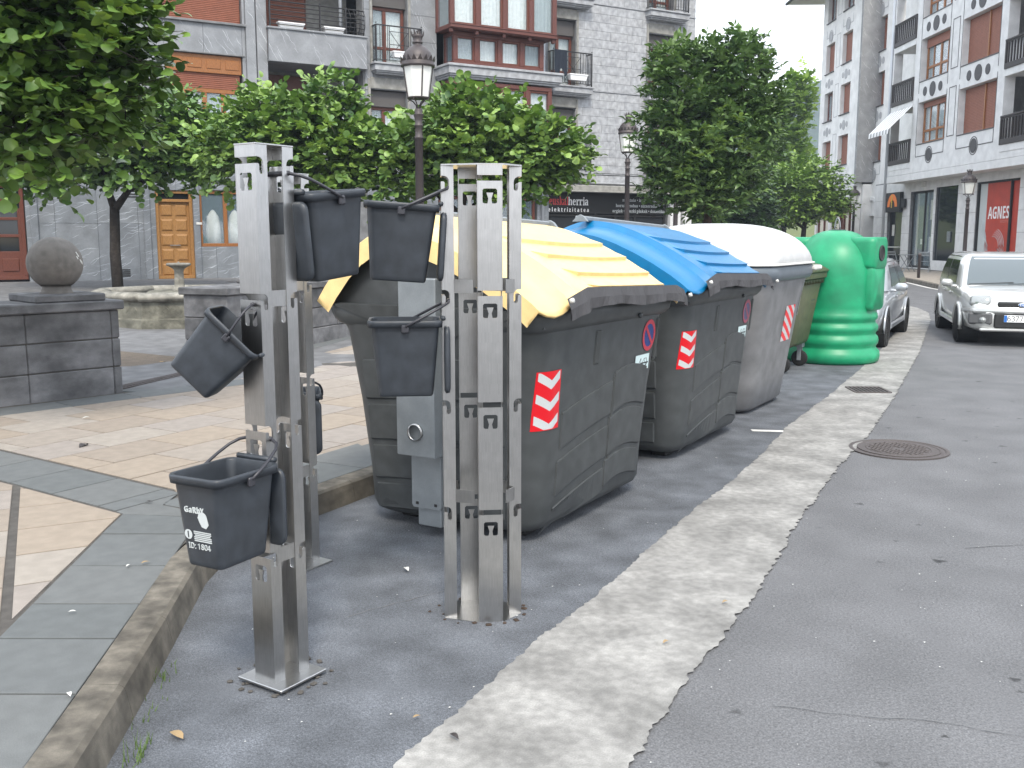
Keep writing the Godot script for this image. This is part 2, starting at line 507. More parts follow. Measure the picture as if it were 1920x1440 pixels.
func ground():
	var b := MB.new()
	b.quad(Vector3(-500, -0.02, 60), Vector3(500, -0.02, 60), Vector3(500, -0.02, -700), Vector3(-500, -0.02, -700))
	struct(b, "ground", M.ground)
	sheet(poly([[-1.6, 4], [40, 4], [17, -20], [18.2, -60], [40, -110], [12, -110], [6, -45], [6.2, -21], [-1.6, -5]]), 0.0, "road", M.road)
	# the asphalt of the parking bay, between kerb and gutter
	var bay := PackedVector2Array()
	for k in 15: bay.append(Vector2(KERB[k][0] - 0.05, KERB[k][1]))
	for k in range(16, -1, -1): bay.append(Vector2(GUT_L[k][0] + 0.05, GUT_L[k][1]))
	sheet(bay, 0.004, "parking_bay", M.bay)
	var g := refine(GUT_L, 0.022, 0.016)
	var gr := refine(GUT_R, 0.022, 0.022)
	gr.reverse()
	g.append_array(gr)
	sheet(g, 0.009, "gutter", M.gutter)
	# the kerb: a swept profile, each stone a part
	var kerb := Node3D.new()
	kerb.name = "kerb"
	add_child(kerb)
	kerb.set_meta("kind", "structure")
	var inner := offset_line(KERB, 0.125)
	var pts := []
	for i in KERB.size(): pts.append([Vector2(KERB[i][0], KERB[i][1]), Vector2(inner[i][0], inner[i][1])])
	for i in KERB.size() - 1:
		var a: Vector2 = pts[i][0]; var a2: Vector2 = pts[i][1]
		var c: Vector2 = pts[i + 1][0]; var c2: Vector2 = pts[i + 1][1]
		var k := maxi(1, int(a.distance_to(c) / 1.1)) if i > 0 else 1
		for j in k:
			var t0 := float(j) / k + 0.002
			var t1 := float(j + 1) / k - 0.002
			var s := MB.new()
			var rs := []
			for t in [t0, t1]:
				var o := a.lerp(c, t)
				var n := a2.lerp(c2, t)
				var d := (o - n).normalized()
				var foot := o + d * 0.035
				var r := PackedVector3Array()
				for q in [[foot, -0.03], [o + d * 0.012, 0.09], [o + d * 0.004, 0.118], [o - d * 0.014, 0.13], [n, 0.133], [n, -0.03]]:
					r.append(Vector3(q[0].x, q[1], q[0].y))
				r.reverse()
				rs.append(r)
			s.loft(rs)
			var e := obj(s, "kerb_stone", M.kerb, kerb)
	# the plaza: a bed of mortar that rises to the flats, with slabs laid on it
	var pz := MB.new()
	pz.smooth()
	var edge := offset_line(KERB, 0.145)
	var cols := 14
	for i in edge.size() - 1:
		for k in 4:
			var e0 := Vector2(edge[i][0], edge[i][1]).lerp(Vector2(edge[i + 1][0], edge[i + 1][1]), k / 4.0)
			var e1 := Vector2(edge[i][0], edge[i][1]).lerp(Vector2(edge[i + 1][0], edge[i + 1][1]), (k + 1) / 4.0)
			for j in cols:
				var q := []
				for e in [[e0, j], [e1, j], [e1, j + 1], [e0, j + 1]]:
					var far := Vector2(-46.0 + 0.2 * e[0].x, e[0].y * 1.0 + 6.0 * float(e[1]) / cols)
					var p: Vector2 = e[0].lerp(far, pow(float(e[1]) / cols, 1.5))
					q.append(Vector3(p.x, ph(p.x, p.y) - 0.006, p.y))
				pz.quad(q[0], q[1], q[2], q[3])
	struct(pz, "plaza", M.joint)
	var pv := MB.new()
	pv.smooth()
	for i in 14:
		for j in 10:
			var q := []
			for e in [[i, j], [i + 1, j], [i + 1, j + 1], [i, j + 1]]:
				var k0 := Vector2(-3.3, -9.3).lerp(Vector2(5.8, -24.0), e[0] / 14.0)
				var k1 := Vector2(-24.0, -17.5).lerp(Vector2(6.6, -36.0), e[0] / 14.0)
				var p := k0.lerp(k1, e[1] / 10.0)
				q.append(Vector3(p.x, ph(p.x, p.y) - 0.002, p.y))
			pv.quad(q[0], q[1], q[2], q[3])
	struct(pv, "paving", M.paving)
	slabs()

func slab_piece(p: PackedVector2Array, parent: Node3D, called: String, m: Material, lift := 0.0):
	var b := MB.new()
	if Geometry2D.is_polygon_clockwise(p): p.reverse()
	var c := Vector2()
	for v in p: c += v
	c /= p.size()
	var tilt := Vector2(rng.randfn(), rng.randfn()) * 0.0012
	var lo := PackedVector3Array(); var hi := PackedVector3Array(); var top := PackedVector3Array()
	for v in p:
		var y := ph(v.x, v.y) + lift + tilt.dot(v - c)
		lo.append(Vector3(v.x, y - 0.02, v.y))
		hi.append(Vector3(v.x, y - 0.002, v.y))
		var w := v.move_toward(c, 0.004)
		top.append(Vector3(w.x, y, w.y))
	lo.reverse(); hi.reverse(); top.reverse()
	b.loft([lo, hi, top])
	obj(b, called, m, parent)

func slabs():
	var o := Vector2(-1.5, -3.5)
	var plaza: Node3D = get_node("plaza")
	# 1 the grey band along the kerb
	var zs := [-1.5, -2.05, -2.55, -3.03, -3.48, -3.83, -4.30, -4.78]
	for k in zs.size() - 1:
		var q := PackedVector2Array()
		for e in [[0, zs[k] - 0.006], [1, zs[k] - 0.006], [1, zs[k + 1] + 0.006], [0, zs[k + 1] + 0.006]]:
			var z: float = e[1]
			var xk := -1.365 + (z + 2.586) * 0.113
			q.append(Vector2(xk - 0.006 if e[0] == 0 else xk - 0.44, z))
		slab_piece(q, plaza, "grey_slab", M.slab[k % 3])
	# the corner and the run behind the containers: slabs laid along the kerb
	slab_piece(PackedVector2Array([Vector2(-1.605, -4.795), Vector2(-2.06, -4.795), Vector2(-2.09, -5.14), Vector2(-1.545, -5.06)]), plaza, "grey_slab", M.slab[1])
	var kd := Vector2(0.472, -0.882)
	var kn := Vector2(-0.882, -0.472)
	var k0 := Vector2(-1.54, -5.12)
	for k in 22:
		var a := k0 + kd * (k * 0.62 + 0.006)
		var c := k0 + kd * ((k + 1) * 0.62 - 0.006)
		slab_piece(PackedVector2Array([a, c, c + kn * 0.5, a + kn * 0.5]), plaza, "grey_slab", M.slab[(k * 7) % 3])
	# 2 the grey band that crosses the plaza
	var bd := Vector2(0.82, 0.573)
	var b0 := Vector2(-3.567, -6.73)
	var b1 := Vector2(-3.136, -5.89)
	var jd := Vector2(0.53, -0.848)
	for k in range(-4, 5):
		var a := b0 + bd * (k * 0.46 + 0.006)
		var c := b0 + bd * ((k + 1) * 0.46 - 0.006)
		var wd := 0.436
		if k == 4: c = b0 + bd * 2.0
		slab_piece(PackedVector2Array([a, c, c - jd * wd, a - jd * wd]), plaza, "grey_slab", M.slab[(k + 8) % 3])
	slab_piece(PackedVector2Array([Vector2(-2.15, -5.20), Vector2(-2.09, -5.148), Vector2(-1.545, -5.075), Vector2(-1.975, -5.345), Vector2(-1.935, -5.555)]), plaza, "grey_slab", M.slab[2])
	# 3 the beige field on the near side
	var region := PackedVector2Array([Vector2(-9, -1.5), Vector2(-1.86, -1.5), Vector2(-1.92, -3.4), Vector2(-2.105, -5.145), Vector2(-3.13, -5.86), Vector2(-9, -9.97)])
	var e1 := Vector2(0.885, -0.466)
	var e2 := Vector2(0.43, 0.903)
	var org := Vector2(-2.969, -5.759) + e2 * 0.10
	for i in range(-7, 5):
		for j in range(-3, 12):
			var a := org + e1 * (i * 0.80 + 0.022) + e2 * (j * 0.455 + 0.007)
			var q := PackedVector2Array([a, a + e1 * 0.756, a + e1 * 0.756 + e2 * 0.441, a + e2 * 0.441])
			for r in Geometry2D.intersect_polygons(q, region):
				if r.size() >= 3 and a.y > -9.5 and a.x > -6.5: slab_piece(r, plaza, "beige_tile", M.tile[rng.randi() % 5])
	# 4 the beige field on the far side, up to the walls
	region = PackedVector2Array([Vector2(-3.6, -6.80), Vector2(-2.0, -5.68), Vector2(-1.86, -5.42), Vector2(0.9, -10.58), Vector2(4.6, -17.4), Vector2(3.2, -18.4), Vector2(-2.1, -13.2), Vector2(-3.5, -9.3), Vector2(-4.30, -8.05), Vector2(-6.4, -8.75)])
	var f1 := Vector2(0.73, 0.683)
	var f2 := Vector2(0.44, -0.90)
	f2 = Vector2(0.51, -0.86)
	f1 = Vector2(0.86, 0.51)
	org = Vector2(-3.244, -7.102)
	var cnt := 0
	for i in range(-8, 10):
		for j in range(-6, 22):
			var a := org + f1 * (i * 0.46) + f2 * (j * 0.62 + (0.31 if posmod(i, 2) else 0.0))
			var q := PackedVector2Array([a, a + f1 * 0.446, a + f1 * 0.446 + f2 * 0.606, a + f2 * 0.606])
			for r in Geometry2D.intersect_polygons(q, region):
				if r.size() >= 3 and cnt < 240:
					slab_piece(r, plaza, "beige_tile", M.tile[rng.randi() % 5])
					cnt += 1
	# 5 grey edging beside the walls, the sanded floor between the walls and the drain
	slab_piece(PackedVector2Array([Vector2(-6.4, -8.80), Vector2(-4.33, -8.08), Vector2(-4.6, -8.45), Vector2(-6.6, -9.1)]), plaza, "grey_slab", M.slab[0])
	var ed := Vector2(0.66, -0.751)
	for k in 4:
		var a := Vector2(-4.28, -8.06) + ed * (k * 0.65)
		var c := a + ed * 0.64
		var nn := Vector2(-0.751, -0.66)
		slab_piece(PackedVector2Array([a, c, c + nn * 0.36, a + nn * 0.36]), plaza, "grey_slab", M.slab[k % 3], 0.003)
	for k in 7:
		var a := Vector2(-3.52, -9.35) + Vector2(0.27, -0.963) * (k * 0.75)
		slab_piece(PackedVector2Array([a, a + Vector2(0.27, -0.963) * 0.74, a + Vector2(0.27, -0.963) * 0.74 + Vector2(-0.4, -0.1), a + Vector2(-0.4, -0.1)]), plaza, "grey_slab", M.slab[(k + 1) % 3], 0.002)
	var sand := MB.new()
	sand.smooth()
	for i in 8:
		for j in 6:
			var q := []
			for e in [[i, j], [i + 1, j], [i + 1, j + 1], [i, j + 1]]:
				var s0 := Vector2(-3.95, -9.72).lerp(Vector2(-3.5, -11.6), e[1] / 6.0)
				var s1 := Vector2(-9.0, -9.9).lerp(Vector2(-9.0, -14.2), e[1] / 6.0)
				var p := s0.lerp(s1, e[0] / 8.0)
				q.append(Vector3(p.x, ph(p.x, p.y) + 0.001, p.y))
			sand.quad(q[0], q[3], q[2], q[1])
	struct(sand, "sanded_path", M.sand)
	# drain channel in the opening between the two walls
	var dr := base("drain_channel", "narrow rusty drain channel across the opening between the two block walls", "drain")
	var dd := Vector2(0.28, -0.96)
	var d0 := Vector2(-3.88, -9.50)
	for k in 3:
		var a := d0 + dd * (k * 0.72)
		var m := MB.new()
		for q in 14:
			var p := a + dd * (q * 0.05 + 0.02)
			m.box(Vector3(p.x, 0.146, p.y), Vector3(0.13, 0.012, 0.028), Basis(Vector3.UP, 0.28))
		m.box(Vector3(a.x, 0.14, a.y) + Vector3(dd.x, 0, dd.y) * 0.36, Vector3(0.16, 0.012, 0.71), Basis(Vector3.UP, -0.284))
		obj(m, "grating", M.iron, dr)
	# sidewalk on the far side of the street
	var sw := [[60, -6], [24, -12], [15.5, -20], [13.0, -27], [13.6, -31.6], [14.3, -34.94], [14.8, -38.06], [14.6, -44], [14.2, -52], [16.5, -62], [22, -80]]
	var swp := PackedVector2Array()
	for p in sw: swp.append(Vector2(p[0], p[1]))
	swp.append(Vector2(60, -80))
	sheet(swp, 0.12, "sidewalk", M.walk)
	var kn2 := MB.new()
	for i in sw.size() - 1:
		var a := Vector3(sw[i][0], 0, sw[i][1]); var c := Vector3(sw[i + 1][0], 0, sw[i + 1][1])
		var n := (c - a).cross(Vector3.UP).normalized()
		kn2.loft([PackedVector3Array([a - n * 0.16, a - n * 0.14 + Vector3(0, 0.125, 0), a + n * 0.02 + Vector3(0, 0.13, 0), a + n * 0.02]), PackedVector3Array([c - n * 0.16, c - n * 0.14 + Vector3(0, 0.125, 0), c + n * 0.02 + Vector3(0, 0.13, 0), c + n * 0.02])])
	struct(kn2, "sidewalk_kerb", M.kerb)
	var ln := MB.new()
	for i in range(3, 10):
		var a := Vector3(sw[i][0] - 0.35, 0.004, sw[i][1]); var c := Vector3(sw[i + 1][0] - 0.35, 0.004, sw[i + 1][1])
		ln.quad(a, a + Vector3(0.12, 0, 0), c + Vector3(0.12, 0, 0), c)
	struct(ln, "road_marking", M.off_white)
	var bm := MB.new()      # the painted line at the end of the bay, under the grey container
	bm.quad(Vector3(2.0, 0.007, -8.05), Vector3(2.45, 0.007, -7.98), Vector3(2.45, 0.007, -8.06), Vector3(2.0, 0.007, -8.13))
	struct(bm, "bay_marking", M.off_white)
	# far lawn and hill
	var lw := MB.new()
	lw.quad(Vector3(-60, 0.05, -92), Vector3(70, 0.05, -92), Vector3(70, 5.5, -125), Vector3(-60, 5.5, -125))
	struct(lw, "lawn", M.lawn)
	var hl := MB.new()
	hl.smooth()
	var hn := FastNoiseLite.new()
	hn.seed = 4
	hn.frequency = 0.006
	for i in 60:
		for j in 14:
			var q := []
			for e in [[i, j], [i + 1, j], [i + 1, j + 1], [i, j + 1]]:
				var x: float = -450.0 + e[0] * 20.0
				var t: float = e[1] / 14.0
				var z: float = -330.0 - t * 330.0
				q.append(Vector3(x, -1.0 + sin(minf(t * 1.9, 1.57)) * (70.0 + 55.0 * hn.get_noise_2d(x, 0) + 12.0 * hn.get_noise_2d(x * 6, z * 3)), z))
			hl.quad(q[0], q[1], q[2], q[3])
	struct(hl, "hill", M.hill)
	for c in [[2.35, -4.95, 5.2, -5.6, 0.006], [0.9, -3.2, 2.6, -2.6, 0.004], [5.0, -8.6, 8.2, -10.6, 0.009], [-0.7, -4.0, 0.05, -4.6, 0.004]]:
		var k := MB.new()
		var p := Vector2(c[0], c[1])
		var e := Vector2(c[2], c[3])
		var n := int(p.distance_to(e) / 0.06)
		var nn := (e - p).normalized().orthogonal()
		var off := 0.0
		var last := p
		for i in range(1, n + 1):
			off = off * 0.97 + rng.randfn() * 0.010
			var q := p.lerp(e, float(i) / n) + nn * off
			var w: float = c[4] * rng.randf_range(0.3, 0.7)
			k.quad(Vector3(last.x - nn.x * w, 0.0062, last.y - nn.y * w), Vector3(q.x - nn.x * w, 0.0062, q.y - nn.y * w), Vector3(q.x + nn.x * w, 0.0062, q.y + nn.y * w), Vector3(last.x + nn.x * w, 0.0062, last.y + nn.y * w))
			last = q
		struct(k, "road_crack", M.crack)
	iron_covers()
	litter()

func iron_covers():
	var mh := base("manhole_cover", "round cast iron manhole cover with waffle pattern beside the pale gutter", "manhole cover", Vector3(2.94, 0.010, -7.35), 0.3)
	var f := MB.new()
	f.lathe([[0.36, -0.01], [0.36, 0.001], [0.335, 0.003], [0.33, -0.002], [0.30, -0.002]], 40, Vector3(), Basis(), false)
	obj(f, "frame", M.iron, mh)
	var l := MB.new()
	l.lathe([[0.30, -0.008], [0.30, 0.004], [0.292, 0.005], [0.285, 0.0005], [0.24, 0.0005], [0.237, 0.004], [0.23, 0.004], [0.227, 0.0]], 40)
	obj(l, "lid", M.iron, mh)
	var w := MB.new()
	for i in range(-5, 6):
		for j in range(-5, 6):
			var p := Vector2(i, j) * 0.04
			if p.length() < 0.21 and p.length() > 0.05: w.bb(Vector3(p.x, 0.002, p.y), Vector3(0.029, 0.010, 0.029), 0.004)
	obj(w, "waffle_studs", M.iron, mh).set_meta("kind", "stuff")
	var dg := base("drain_grate", "small rectangular iron drain grate sunk in the pale concrete gutter", "drain grate", Vector3(3.75, 0.012, -10.27), -0.05)
	var fr := MB.new()
	for s in [-1, 1]:
		fr.box(Vector3(0, 0, s * 0.19), Vector3(0.36, 0.012, 0.03)); fr.box(Vector3(s * 0.175, 0, 0), Vector3(0.03, 0.0118, 0.36))
	obj(fr, "frame", M.iron, dg)
	var bd := MB.new()
	bd.box(Vector3(0, -0.006, 0), Vector3(0.34, 0.006, 0.36))
	obj(bd, "pit", M.black, dg)
	for k in 7:
		var s := MB.new()
		s.box(Vector3(-0.13 + k * 0.0433, 0.001, 0), Vector3(0.02, 0.008, 0.35))
		obj(s, "bar", M.iron, dg)

func leaf_shape(ln: float, wd: float, curl: float, m: MB, x := Transform3D(), round_tip := false):
	var a := []
	var n := 6 if round_tip else 5
	for i in n + 1:
		var t := float(i) / n
		var w := (sqrt(maxf(0.0, 1.0 - pow(2.0 * t - 1.0, 2.0))) if round_tip else sin(pow(t, 0.8) * PI)) * wd * 0.5
		a.append([Vector3(-w, -curl * (t - 0.5) * (t - 0.5) + w * 0.16, t * ln), Vector3(0, -curl * (t - 0.5) * (t - 0.5), t * ln), Vector3(w, -curl * (t - 0.5) * (t - 0.5) + w * 0.16, t * ln)])
	for i in n:
		for k in 2:
			if i == 0: m.tri(x * a[0][1], x * a[1][k + 1], x * a[1][k])
			elif i == n - 1: m.tri(x * a[i][k], x * a[i][k + 1], x * a[n][1])
			else: m.quad(x * a[i][k], x * a[i][k + 1], x * a[i + 1][k + 1], x * a[i + 1][k])

func litter():
	# single fallen leaves and scraps that the photograph shows on the ground
	var spots := [
		["curled tan leaf on the asphalt below the kerb at the front", -1.05, 0.02, -2.95, 0.075, 0], ["small tan leaf flake on the grey slabs near the kerb", -1.68, 0.14, -4.30, 0.04, 0],
		["dark shrivelled leaf on the pale gutter at the front", -0.2, 0.02, -2.98, 0.05, 1], ["orange leaf scrap in the middle of the pale gutter", 0.62, 0.02, -3.72, 0.04, 0],
		["yellow leaf scrap on the gutter edge beside the road", 0.95, 0.02, -4.15, 0.04, 0], ["tan leaf crumb on the bay asphalt by the steel post base", -0.33, 0.02, -3.08, 0.03, 0],
		["twig shaped dry leaf on the beige tiles before the wall", -3.05, 0.14, -6.95, 0.13, 1], ["pale dry leaf on the sanded floor between the walls", -4.15, 0.155, -11.4, 0.16, 0],
		["dry leaf farther left on the sanded floor", -4.35, 0.15, -10.8, 0.10, 0], ["white scrap on the bay asphalt behind the left steel post", -0.52, 0.02, -4.6, 0.06, 2],
		["white feather scrap on the near grey slab beside the kerb", -1.72, 0.14, -3.72, 0.03, 2], ["white crumb on the grey slab corner by the beige tile", -1.72, 0.14, -4.28, 0.03, 2],
		["pale oval leaf on the frontmost grey slab", -1.44, 0.14, -3.02, 0.038, 2], ["dark leaf on the far beige tiles behind the printed bucket", -2.05, 0.14, -5.35, 0.05, 1],
		["white scrap on the grey edging near the block wall", -3.45, 0.145, -7.95, 0.07, 2]]
	for s in spots:
		var m := MB.new()
		leaf_shape(s[4], s[4] * 0.42, s[4] * 0.5, m, Transform3D(Basis(Vector3.UP, rng.randf() * TAU), Vector3()))
		var o := obj(m, "fallen_leaf" if s[5] < 2 else "paper_scrap", [M.dry_leaf, M.rail_wood, M.off_white][s[5]])
		o.position = Vector3(s[1], s[2] + 0.005, s[3])
		tag(o, s[0], "leaf" if s[5] < 2 else "litter")
	var wsp := [["grass weed tuft at the foot of the kerb, front edge of the picture", -1.16, -2.86, 26, 0.07], ["short weeds in the crack below the kerb beside the left post", -1.285, -3.42, 22, 0.04], ["thin weeds in the kerb crack between the other two tufts", -1.235, -3.14, 12, 0.03]]
	for s in wsp:
		var m := MB.new()
		for k in s[3]:
			var p := Vector3(rng.randfn() * 0.02, 0, rng.randfn() * 0.05)
			var h: float = s[4] * rng.randf_range(0.5, 1.2)
			var d := Vector3(rng.randfn() * 0.4, 1, rng.randfn() * 0.4) * h
			m.tri(p, p + Vector3(0.005, 0, 0.003), p + d)
		var o := obj(m, "weed_tuft", M.weed)
		o.position = Vector3(s[1], 0.005, s[2])
		tag(o, s[0], "weeds")
		o.set_meta("kind", "stuff")
	var chips := MB.new()     # grit and white specks on the asphalt
	for k in 260:
		var t := rng.randf()
		var p := Vector3(rng.randf_range(-1.3, 3.5), 0.006, rng.randf_range(-8.0, -2.6))
		var r := rng.randf_range(0.002, 0.005)
		chips.tri(p + Vector3(r, r * 0.6, 0), p + Vector3(-r, 0.002, r), p + Vector3(-r * 0.5, r * 0.5, -r))
	var c := obj(chips, "grit", M.off_white)
	tag(c, "pale grit and crumbs scattered over the asphalt", "grit").set_meta("kind", "stuff")

# ---- steel posts and buckets ---------------------------------------------------------------------
const PH := 1.875
const SLOTS := [0.470, 0.920, 1.372, 1.824]

func arc(c: Vector2, r: float, a0: float, a1: float, k: int) -> Array:
	var o := []
	for i in k + 1:
		var t := lerpf(a0, a1, float(i) / k)
		o.append(c + Vector2(cos(t), sin(t)) * r)
	return o

func steel_channel(post: Node3D, x: Transform3D, gaps := true):
	# a folded sheet: two flanges with hook slots and a front web cut into panels
	var b := MB.new()
	for side in [-1, 1]:
		var p := PackedVector2Array()
		p.append(Vector2(0, 0))
		for y in SLOTS:
			p.append(Vector2(0, y - 0.010))
			p.append(Vector2(0.009, y - 0.010))
			for q in arc(Vector2(0.009, y - 0.016), 0.006, PI / 2, 0, 3): p.append(q)
			for q in arc(Vector2(0.0235, y - 0.036), 0.0085, PI, TAU, 5): p.append(q)
			for q in arc(Vector2(0.010, y - 0.010), 0.022, 0, PI / 2, 5): p.append(q)
			p.append(Vector2(0, y + 0.012))
		p.append(Vector2(0, PH))
		p.append(Vector2(0.050, PH)); p.append(Vector2(0.050, 0))
		# polygon (depth, height) -> local -z, y; thickness along x
		var f := Transform3D(Basis(Vector3(0, 0, -1), Vector3(0, 1, 0), Vector3(1, 0, 0)), Vector3(side * 0.05 - (0.003 if side > 0 else 0.0), 0, 0))
		b.prism(p, 0.003, x * f)
	var ch := obj(b, "channel", M.steel, post)
	var lo := 0.0
	for k in SLOTS.size() + 1:
		var hi: float = SLOTS[k] - 0.010 if k < SLOTS.size() else PH
		var m := MB.new()
		var w := 0.0468
		var t := x * Transform3D(Basis(), Vector3(0, 0, -0.0035))
		if k < SLOTS.size():
			var y1 := hi - 0.030     # top of the cut-out
			var y0 := y1 - 0.058
			var hw := 0.029
			m.prism(poly([[-w, lo], [w, lo], [w, y0], [hw - 0.008, y0], [0.0095, y0], [0.006, y0 + 0.018], [0.0135, y1 - 0.016], [-0.0135, y1 - 0.016], [-0.006, y0 + 0.018], [-0.0095, y0], [-hw + 0.008, y0], [-w, y0]]), 0.0035, t)
			m.prism(poly([[-w, y0], [-hw + 0.008, y0], [-hw + 0.002, y0 + 0.002], [-hw, y0 + 0.008], [-hw, y1 - 0.006], [-w, y1 - 0.006]]), 0.0035, t)
			m.prism(poly([[w, y0], [hw - 0.008, y0], [hw - 0.002, y0 + 0.002], [hw, y0 + 0.008], [hw, y1 - 0.006], [w, y1 - 0.006]]), 0.0035, t)
			m.prism(poly([[-w, y1 - 0.006], [-hw, y1 - 0.006], [-hw + 0.006, y1], [hw - 0.006, y1], [hw, y1 - 0.006], [w, y1 - 0.006], [w, hi], [-w, hi]]), 0.0035, t)
		else:
			m.prism(poly([[-w, lo], [w, lo], [w, hi], [-w, hi]]), 0.0035, t)
		obj(m, "panel", M.steel, ch)
		if k < SLOTS.size(): lo = SLOTS[k] + 0.012

func double_post(label: String, at: Vector3, turn: float) -> Node3D:
	var p := base("bucket_post", label, "steel post", at, turn, "stainless steel posts for hanging buckets")
	var half := 0.084
	steel_channel(p, Transform3D(Basis(Vector3.UP, PI), Vector3(0, 0.006, -half)))
	steel_channel(p, Transform3D(Basis(), Vector3(0, 0.006, half)))
	var b := MB.new()
	b.bb(Vector3(0, 0.001, 0), Vector3(0.222, 0.010, 0.225), 0.002)
	obj(b, "base_plate", M.steel, p)
	var t := MB.new()
	t.bb(Vector3(0, PH + 0.009, 0), Vector3(0.104, 0.005, half * 2 + 0.004), 0.001)
	obj(t, "top_plate", M.steel, p)
	for y in [0.47, 1.372]:
		for s in [-1, 1]:
			var q := MB.new()
			q.box(Vector3(s * 0.0455, y, 0), Vector3(0.003, 0.055, half * 2 - 0.09))
			obj(q, "strap", M.steel, p)
	return p

func posts():
	var p1 := double_post("left front steel post with three buckets hung from it, square base plate", Vector3(-0.838, 0.022, -3.412), -0.585)
	var p3 := double_post("steel post standing behind the left one, bucket hung on its far side", Vector3(-1.045, 0.008, -4.69), -0.585)
	var p2 := base("bucket_post", "steel post in the middle, hexagonal plate, four channels in front of the yellow lidded container", "steel post", Vector3(-0.135, 0.0, -4.075), 0.10, "stainless steel posts for hanging buckets")
	steel_channel(p2, Transform3D(Basis(), Vector3(0.035, 0.006, 0.13)))
	steel_channel(p2, Transform3D(Basis(Vector3.UP, -PI / 2), Vector3(-0.155, 0.006, 0.015)))
	steel_channel(p2, Transform3D(Basis(Vector3.UP, PI / 2), Vector3(0.17, 0.006, -0.005)))
	steel_channel(p2, Transform3D(Basis(Vector3.UP, PI), Vector3(-0.03, 0.006, -0.13)))
	var hexa := poly([[-0.155, -0.06], [-0.155, 0.07], [-0.02, 0.13], [0.09, 0.13], [0.17, 0.05], [0.17, -0.06], [0.02, -0.13], [-0.09, -0.13]])
	for y in [0.0, PH + 0.0065]:
		var b := MB.new()
		b.prism(hexa, 0.006, Transform3D(Basis(Vector3(1, 0, 0), Vector3(0, 0, 1), Vector3(0, -1, 0)), Vector3(0, y + 0.006, 0)))
		obj(b, "base_plate" if y == 0.0 else "top_plate", M.steel, p2)
	for y in [0.535, 1.405]:
		for e in [[-0.125, 0.055, -0.03, 0.10], [0.10, 0.10, 0.14, 0.05], [-0.125, -0.045, -0.09, -0.09], [0.035, -0.10, 0.13, -0.055]]:
			var b := MB.new()
			var a := Vector3(e[0], y, e[1]); var c := Vector3(e[2], y, e[3])
			var d := (c - a).normalized()
			b.box((a + c) / 2, Vector3(a.distance_to(c), 0.055, 0.003), Basis(d, Vector3.UP, d.cross(Vector3.UP)))
			obj(b, "strap", M.steel, p2)
	# mortar left round the base plates
	var mt := MB.new()
	for k in 26:
		var t := TAU * k / 26
		var q := Vector3(-0.838 + cos(t) * 0.15, 0.008, -3.412 + sin(t) * 0.15) + Vector3(rng.randfn(), 0, rng.randfn()) * 0.02
		mt.bb(q, Vector3(0.025, 0.010, 0.02) * rng.randf_range(0.5, 1.3), 0.005, Basis(Vector3.UP, rng.randf() * 3))
	var mt2 := MB.new()
	for k in 18:
		var t := TAU * k / 18
		mt2.bb(Vector3(-0.135 + cos(t) * 0.185, 0.006, -4.075 + sin(t) * 0.155) + Vector3(rng.randfn(), 0, rng.randfn()) * 0.012, Vector3(0.022, 0.008, 0.018) * rng.randf_range(0.4, 1.3), 0.004, Basis(Vector3.UP, rng.randf() * 3))
	tag(obj(mt2, "mortar_crumbs", M.bark_brown), "rusty brown grit round the base plate of the middle post", "mortar").set_meta("kind", "stuff")
	tag(obj(mt, "mortar_crumbs", M.joint), "crumbled mortar round the base plate of the left front post", "mortar").set_meta("kind", "stuff")

